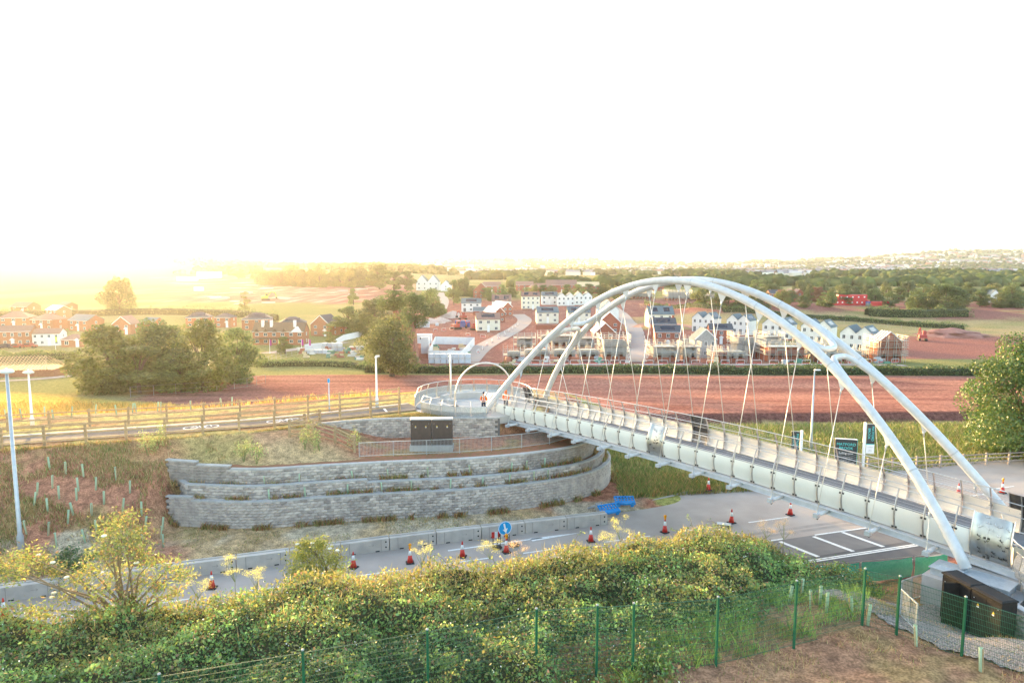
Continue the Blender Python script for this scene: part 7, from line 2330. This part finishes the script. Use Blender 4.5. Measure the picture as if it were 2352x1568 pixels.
dens = fbm(X / 130, Yd / 130, 4)
keep = (dens > np.where(Yd < 900, .50, np.where((Yd < 2700) & (a > -.1), .56, .47)))
keep &= ~((a < -.38 - .16 * rng.random(N_) ** 2) & (Yd > 500) & (Yd < 1550 + 250 * rng.random(N_))) & ~((a < -.16) & (a > -.52) & (Yd < 900)) & ~((a < .0) & (Yd < 760)) & ~((a > .3) & (Yd < 640))
X, Yd = X[keep], Yd[keep]; n = len(X)
R_ = rng.uniform(3.0, 6.5, n) * (1 + Yd / 5200); Z = zt(X, Yd) + R_ * .55
V = (ico_v[None] * (1 + rng.normal(size=(n, 12, 1)) * .16)) * (R_[:, None, None] * np.array([1.15, 1.15, .95])) + np.stack([X, Yd, Z], 1)[:, None]
F = (ico_f[None] + (np.arange(n) * 12)[:, None, None]).reshape(-1, 3)
c = np.repeat(palette(n, rng, [(.055, .08, .025), (.075, .10, .03), (.05, .07, .028), (.10, .115, .04)], .3), 12, axis=0) * rng.uniform(.75, 1.25, (n * 12, 1))
tag(link('far_woods', fast_mesh('far_woods', V.reshape(-1, 3), F, mat('far_leaf', (1, 1, 1), rough=1, col=True, spec=.0), c)), 'hazy woods and hedgerow trees covering the distant hills', 'woods', None, 'stuff')
N_ = 9000
px = rng.uniform(900, 2500, N_); Yd = 1150 * np.exp(rng.random(N_) * 1.3); a = (px - 1176) / FPX; X = a * Yd
keep = (fbm(X / 230 + 7, Yd / 230, 3) > .47) & (rng.random(N_) < .25 + .5 * sstep(1500, 2000, px))
X, Yd = X[keep], Yd[keep]; n = len(X)
W_ = rng.uniform(8, 20, n) * (1 + Yd / 6000); D_ = rng.uniform(7, 11, n); H_ = rng.uniform(4.5, 7.5, n); big = rng.random(n) < .05
W_[big] *= 3.2; H_[big] *= 1.25; D_[big] *= 2
ang = rng.normal(size=n) * .5; rise = np.where(big, .6, 3.2)
bx = np.array([(-.5, -.5, 0), (.5, -.5, 0), (.5, .5, 0), (-.5, .5, 0), (-.5, -.5, 1), (.5, -.5, 1), (.5, .5, 1), (-.5, .5, 1)])
P = bx[None] * np.stack([W_, D_, H_], 1)[:, None]; P[:, :4, 2] = -4
rf = np.array([(-.52, -.56, 0), (.52, -.56, 0), (.52, .56, 0), (-.52, .56, 0), (-.52, 0, 1), (.52, 0, 1)])
Q = rf[None] * np.stack([W_, D_, rise], 1)[:, None]; Q[:, :, 2] += H_[:, None] - .1
A_ = np.concatenate([P, Q], 1); ca, sa = np.cos(ang)[:, None], np.sin(ang)[:, None]
X2 = A_[..., 0] * ca - A_[..., 1] * sa; Y2 = A_[..., 0] * sa + A_[..., 1] * ca
V = np.stack([X2 + X[:, None], Y2 + Yd[:, None], A_[..., 2] + zt(X, Yd)[:, None]], 2)
ft = np.array([(0, 1, 5, 4), (1, 2, 6, 5), (2, 3, 7, 6), (3, 0, 4, 7), (8, 9, 13, 12), (10, 11, 12, 13), (8, 12, 11, 8), (9, 10, 13, 9)])
wc = palette(n, rng, [(.72, .71, .68), (.66, .62, .54), (.34, .15, .10), (.55, .54, .52)], .1, [.42, .2, .28, .1]); rc = palette(n, rng, [(.22, .22, .24), (.32, .18, .14), (.16, .17, .19), (.40, .40, .41)], .2)
F = []; mi = []
q = np.arange(n)[:, None, None] * 14
F4 = (ft[None, :6] + q).reshape(-1, 4); F3 = np.array([(8, 12, 11), (9, 10, 13)])
col = np.concatenate([np.repeat(wc[:, None], 8, 1), np.repeat(rc[:, None], 6, 1)], 1).reshape(-1, 3)
me = fast_mesh('far_town', V.reshape(-1, 3), F4, mat('far_wall', (1, 1, 1), rough=.9, col=True, spec=.1), col)
tag(link('far_town', me), 'hundreds of tiny pale houses of the town on the hazy far slope', 'town', None, 'stuff')


def far_block(px, top, base_, wpx, Y, m, label, nm='tower_block', cat='building', rows=5, cols_=8):
    p = atY(px, base_, Y); z0 = zt1(p[0], Y); h = atY(px, top, Y)[2] - z0; w_ = wpx * Y / FPX
    t = empty(nm, (p[0], Y, z0), 0, label, cat)
    MB().box((0, 6, -3), (w_, 12, h + 3)).build('wall', m, t)
    for r in range(rows): MB().box((0, -.1, h * (r + .35) / rows), (w_ * .94, .3, h / rows * .35)).build('window_band', m_glass, t)
    return t


far_block(1717, 625, 640, 26, 1900, m_hoard, 'white office block with rows of windows left of the church spire')
far_block(1764, 606, 622, 10, 2600, m_hoard, 'small white tower block on the far slope', rows=6)
far_block(2212, 600, 612, 26, 3200, m_hoard, 'large white building high on the right hillside', rows=2)
p = atY(1790, 628, 2700); z0 = zt1(p[0], 2700); h = atY(1790, 600, 2700)[2] - z0
t = empty('church', (p[0], 2700, z0), 0, 'grey church with a thin spire on the skyline', 'church')
MB().box((0, 0, -3), (9, 9, h * .5 + 3)).build('tower', m_blockw, t); MB().lathe([(5.5, h * .5), (.3, h)], 8).build('spire', m_dslate, t); MB().box((14, 0, -3), (20, 9, 14)).build('nave', m_blockw, t)
p = atY(1555, 650, 900); z0 = zt1(p[0], 900); h = atY(1555, 630, 900)[2] - z0
t = empty('church', (p[0], 900, z0), 0, 'dark square church tower peeping over the arch crown', 'church')
MB().box((0, 0, -3), (8, 7, h + 2)).build('tower', mat('dark_stone', (.13, .10, .09), rough=.9), t)
for x in (-3.4, 3.4): MB().box((x, 0, h - 1), (1.2, 1.2, 3.4), 0, (.4, .4)).build('pinnacle', mat('dark_stone', (.13, .10, .09)), t)
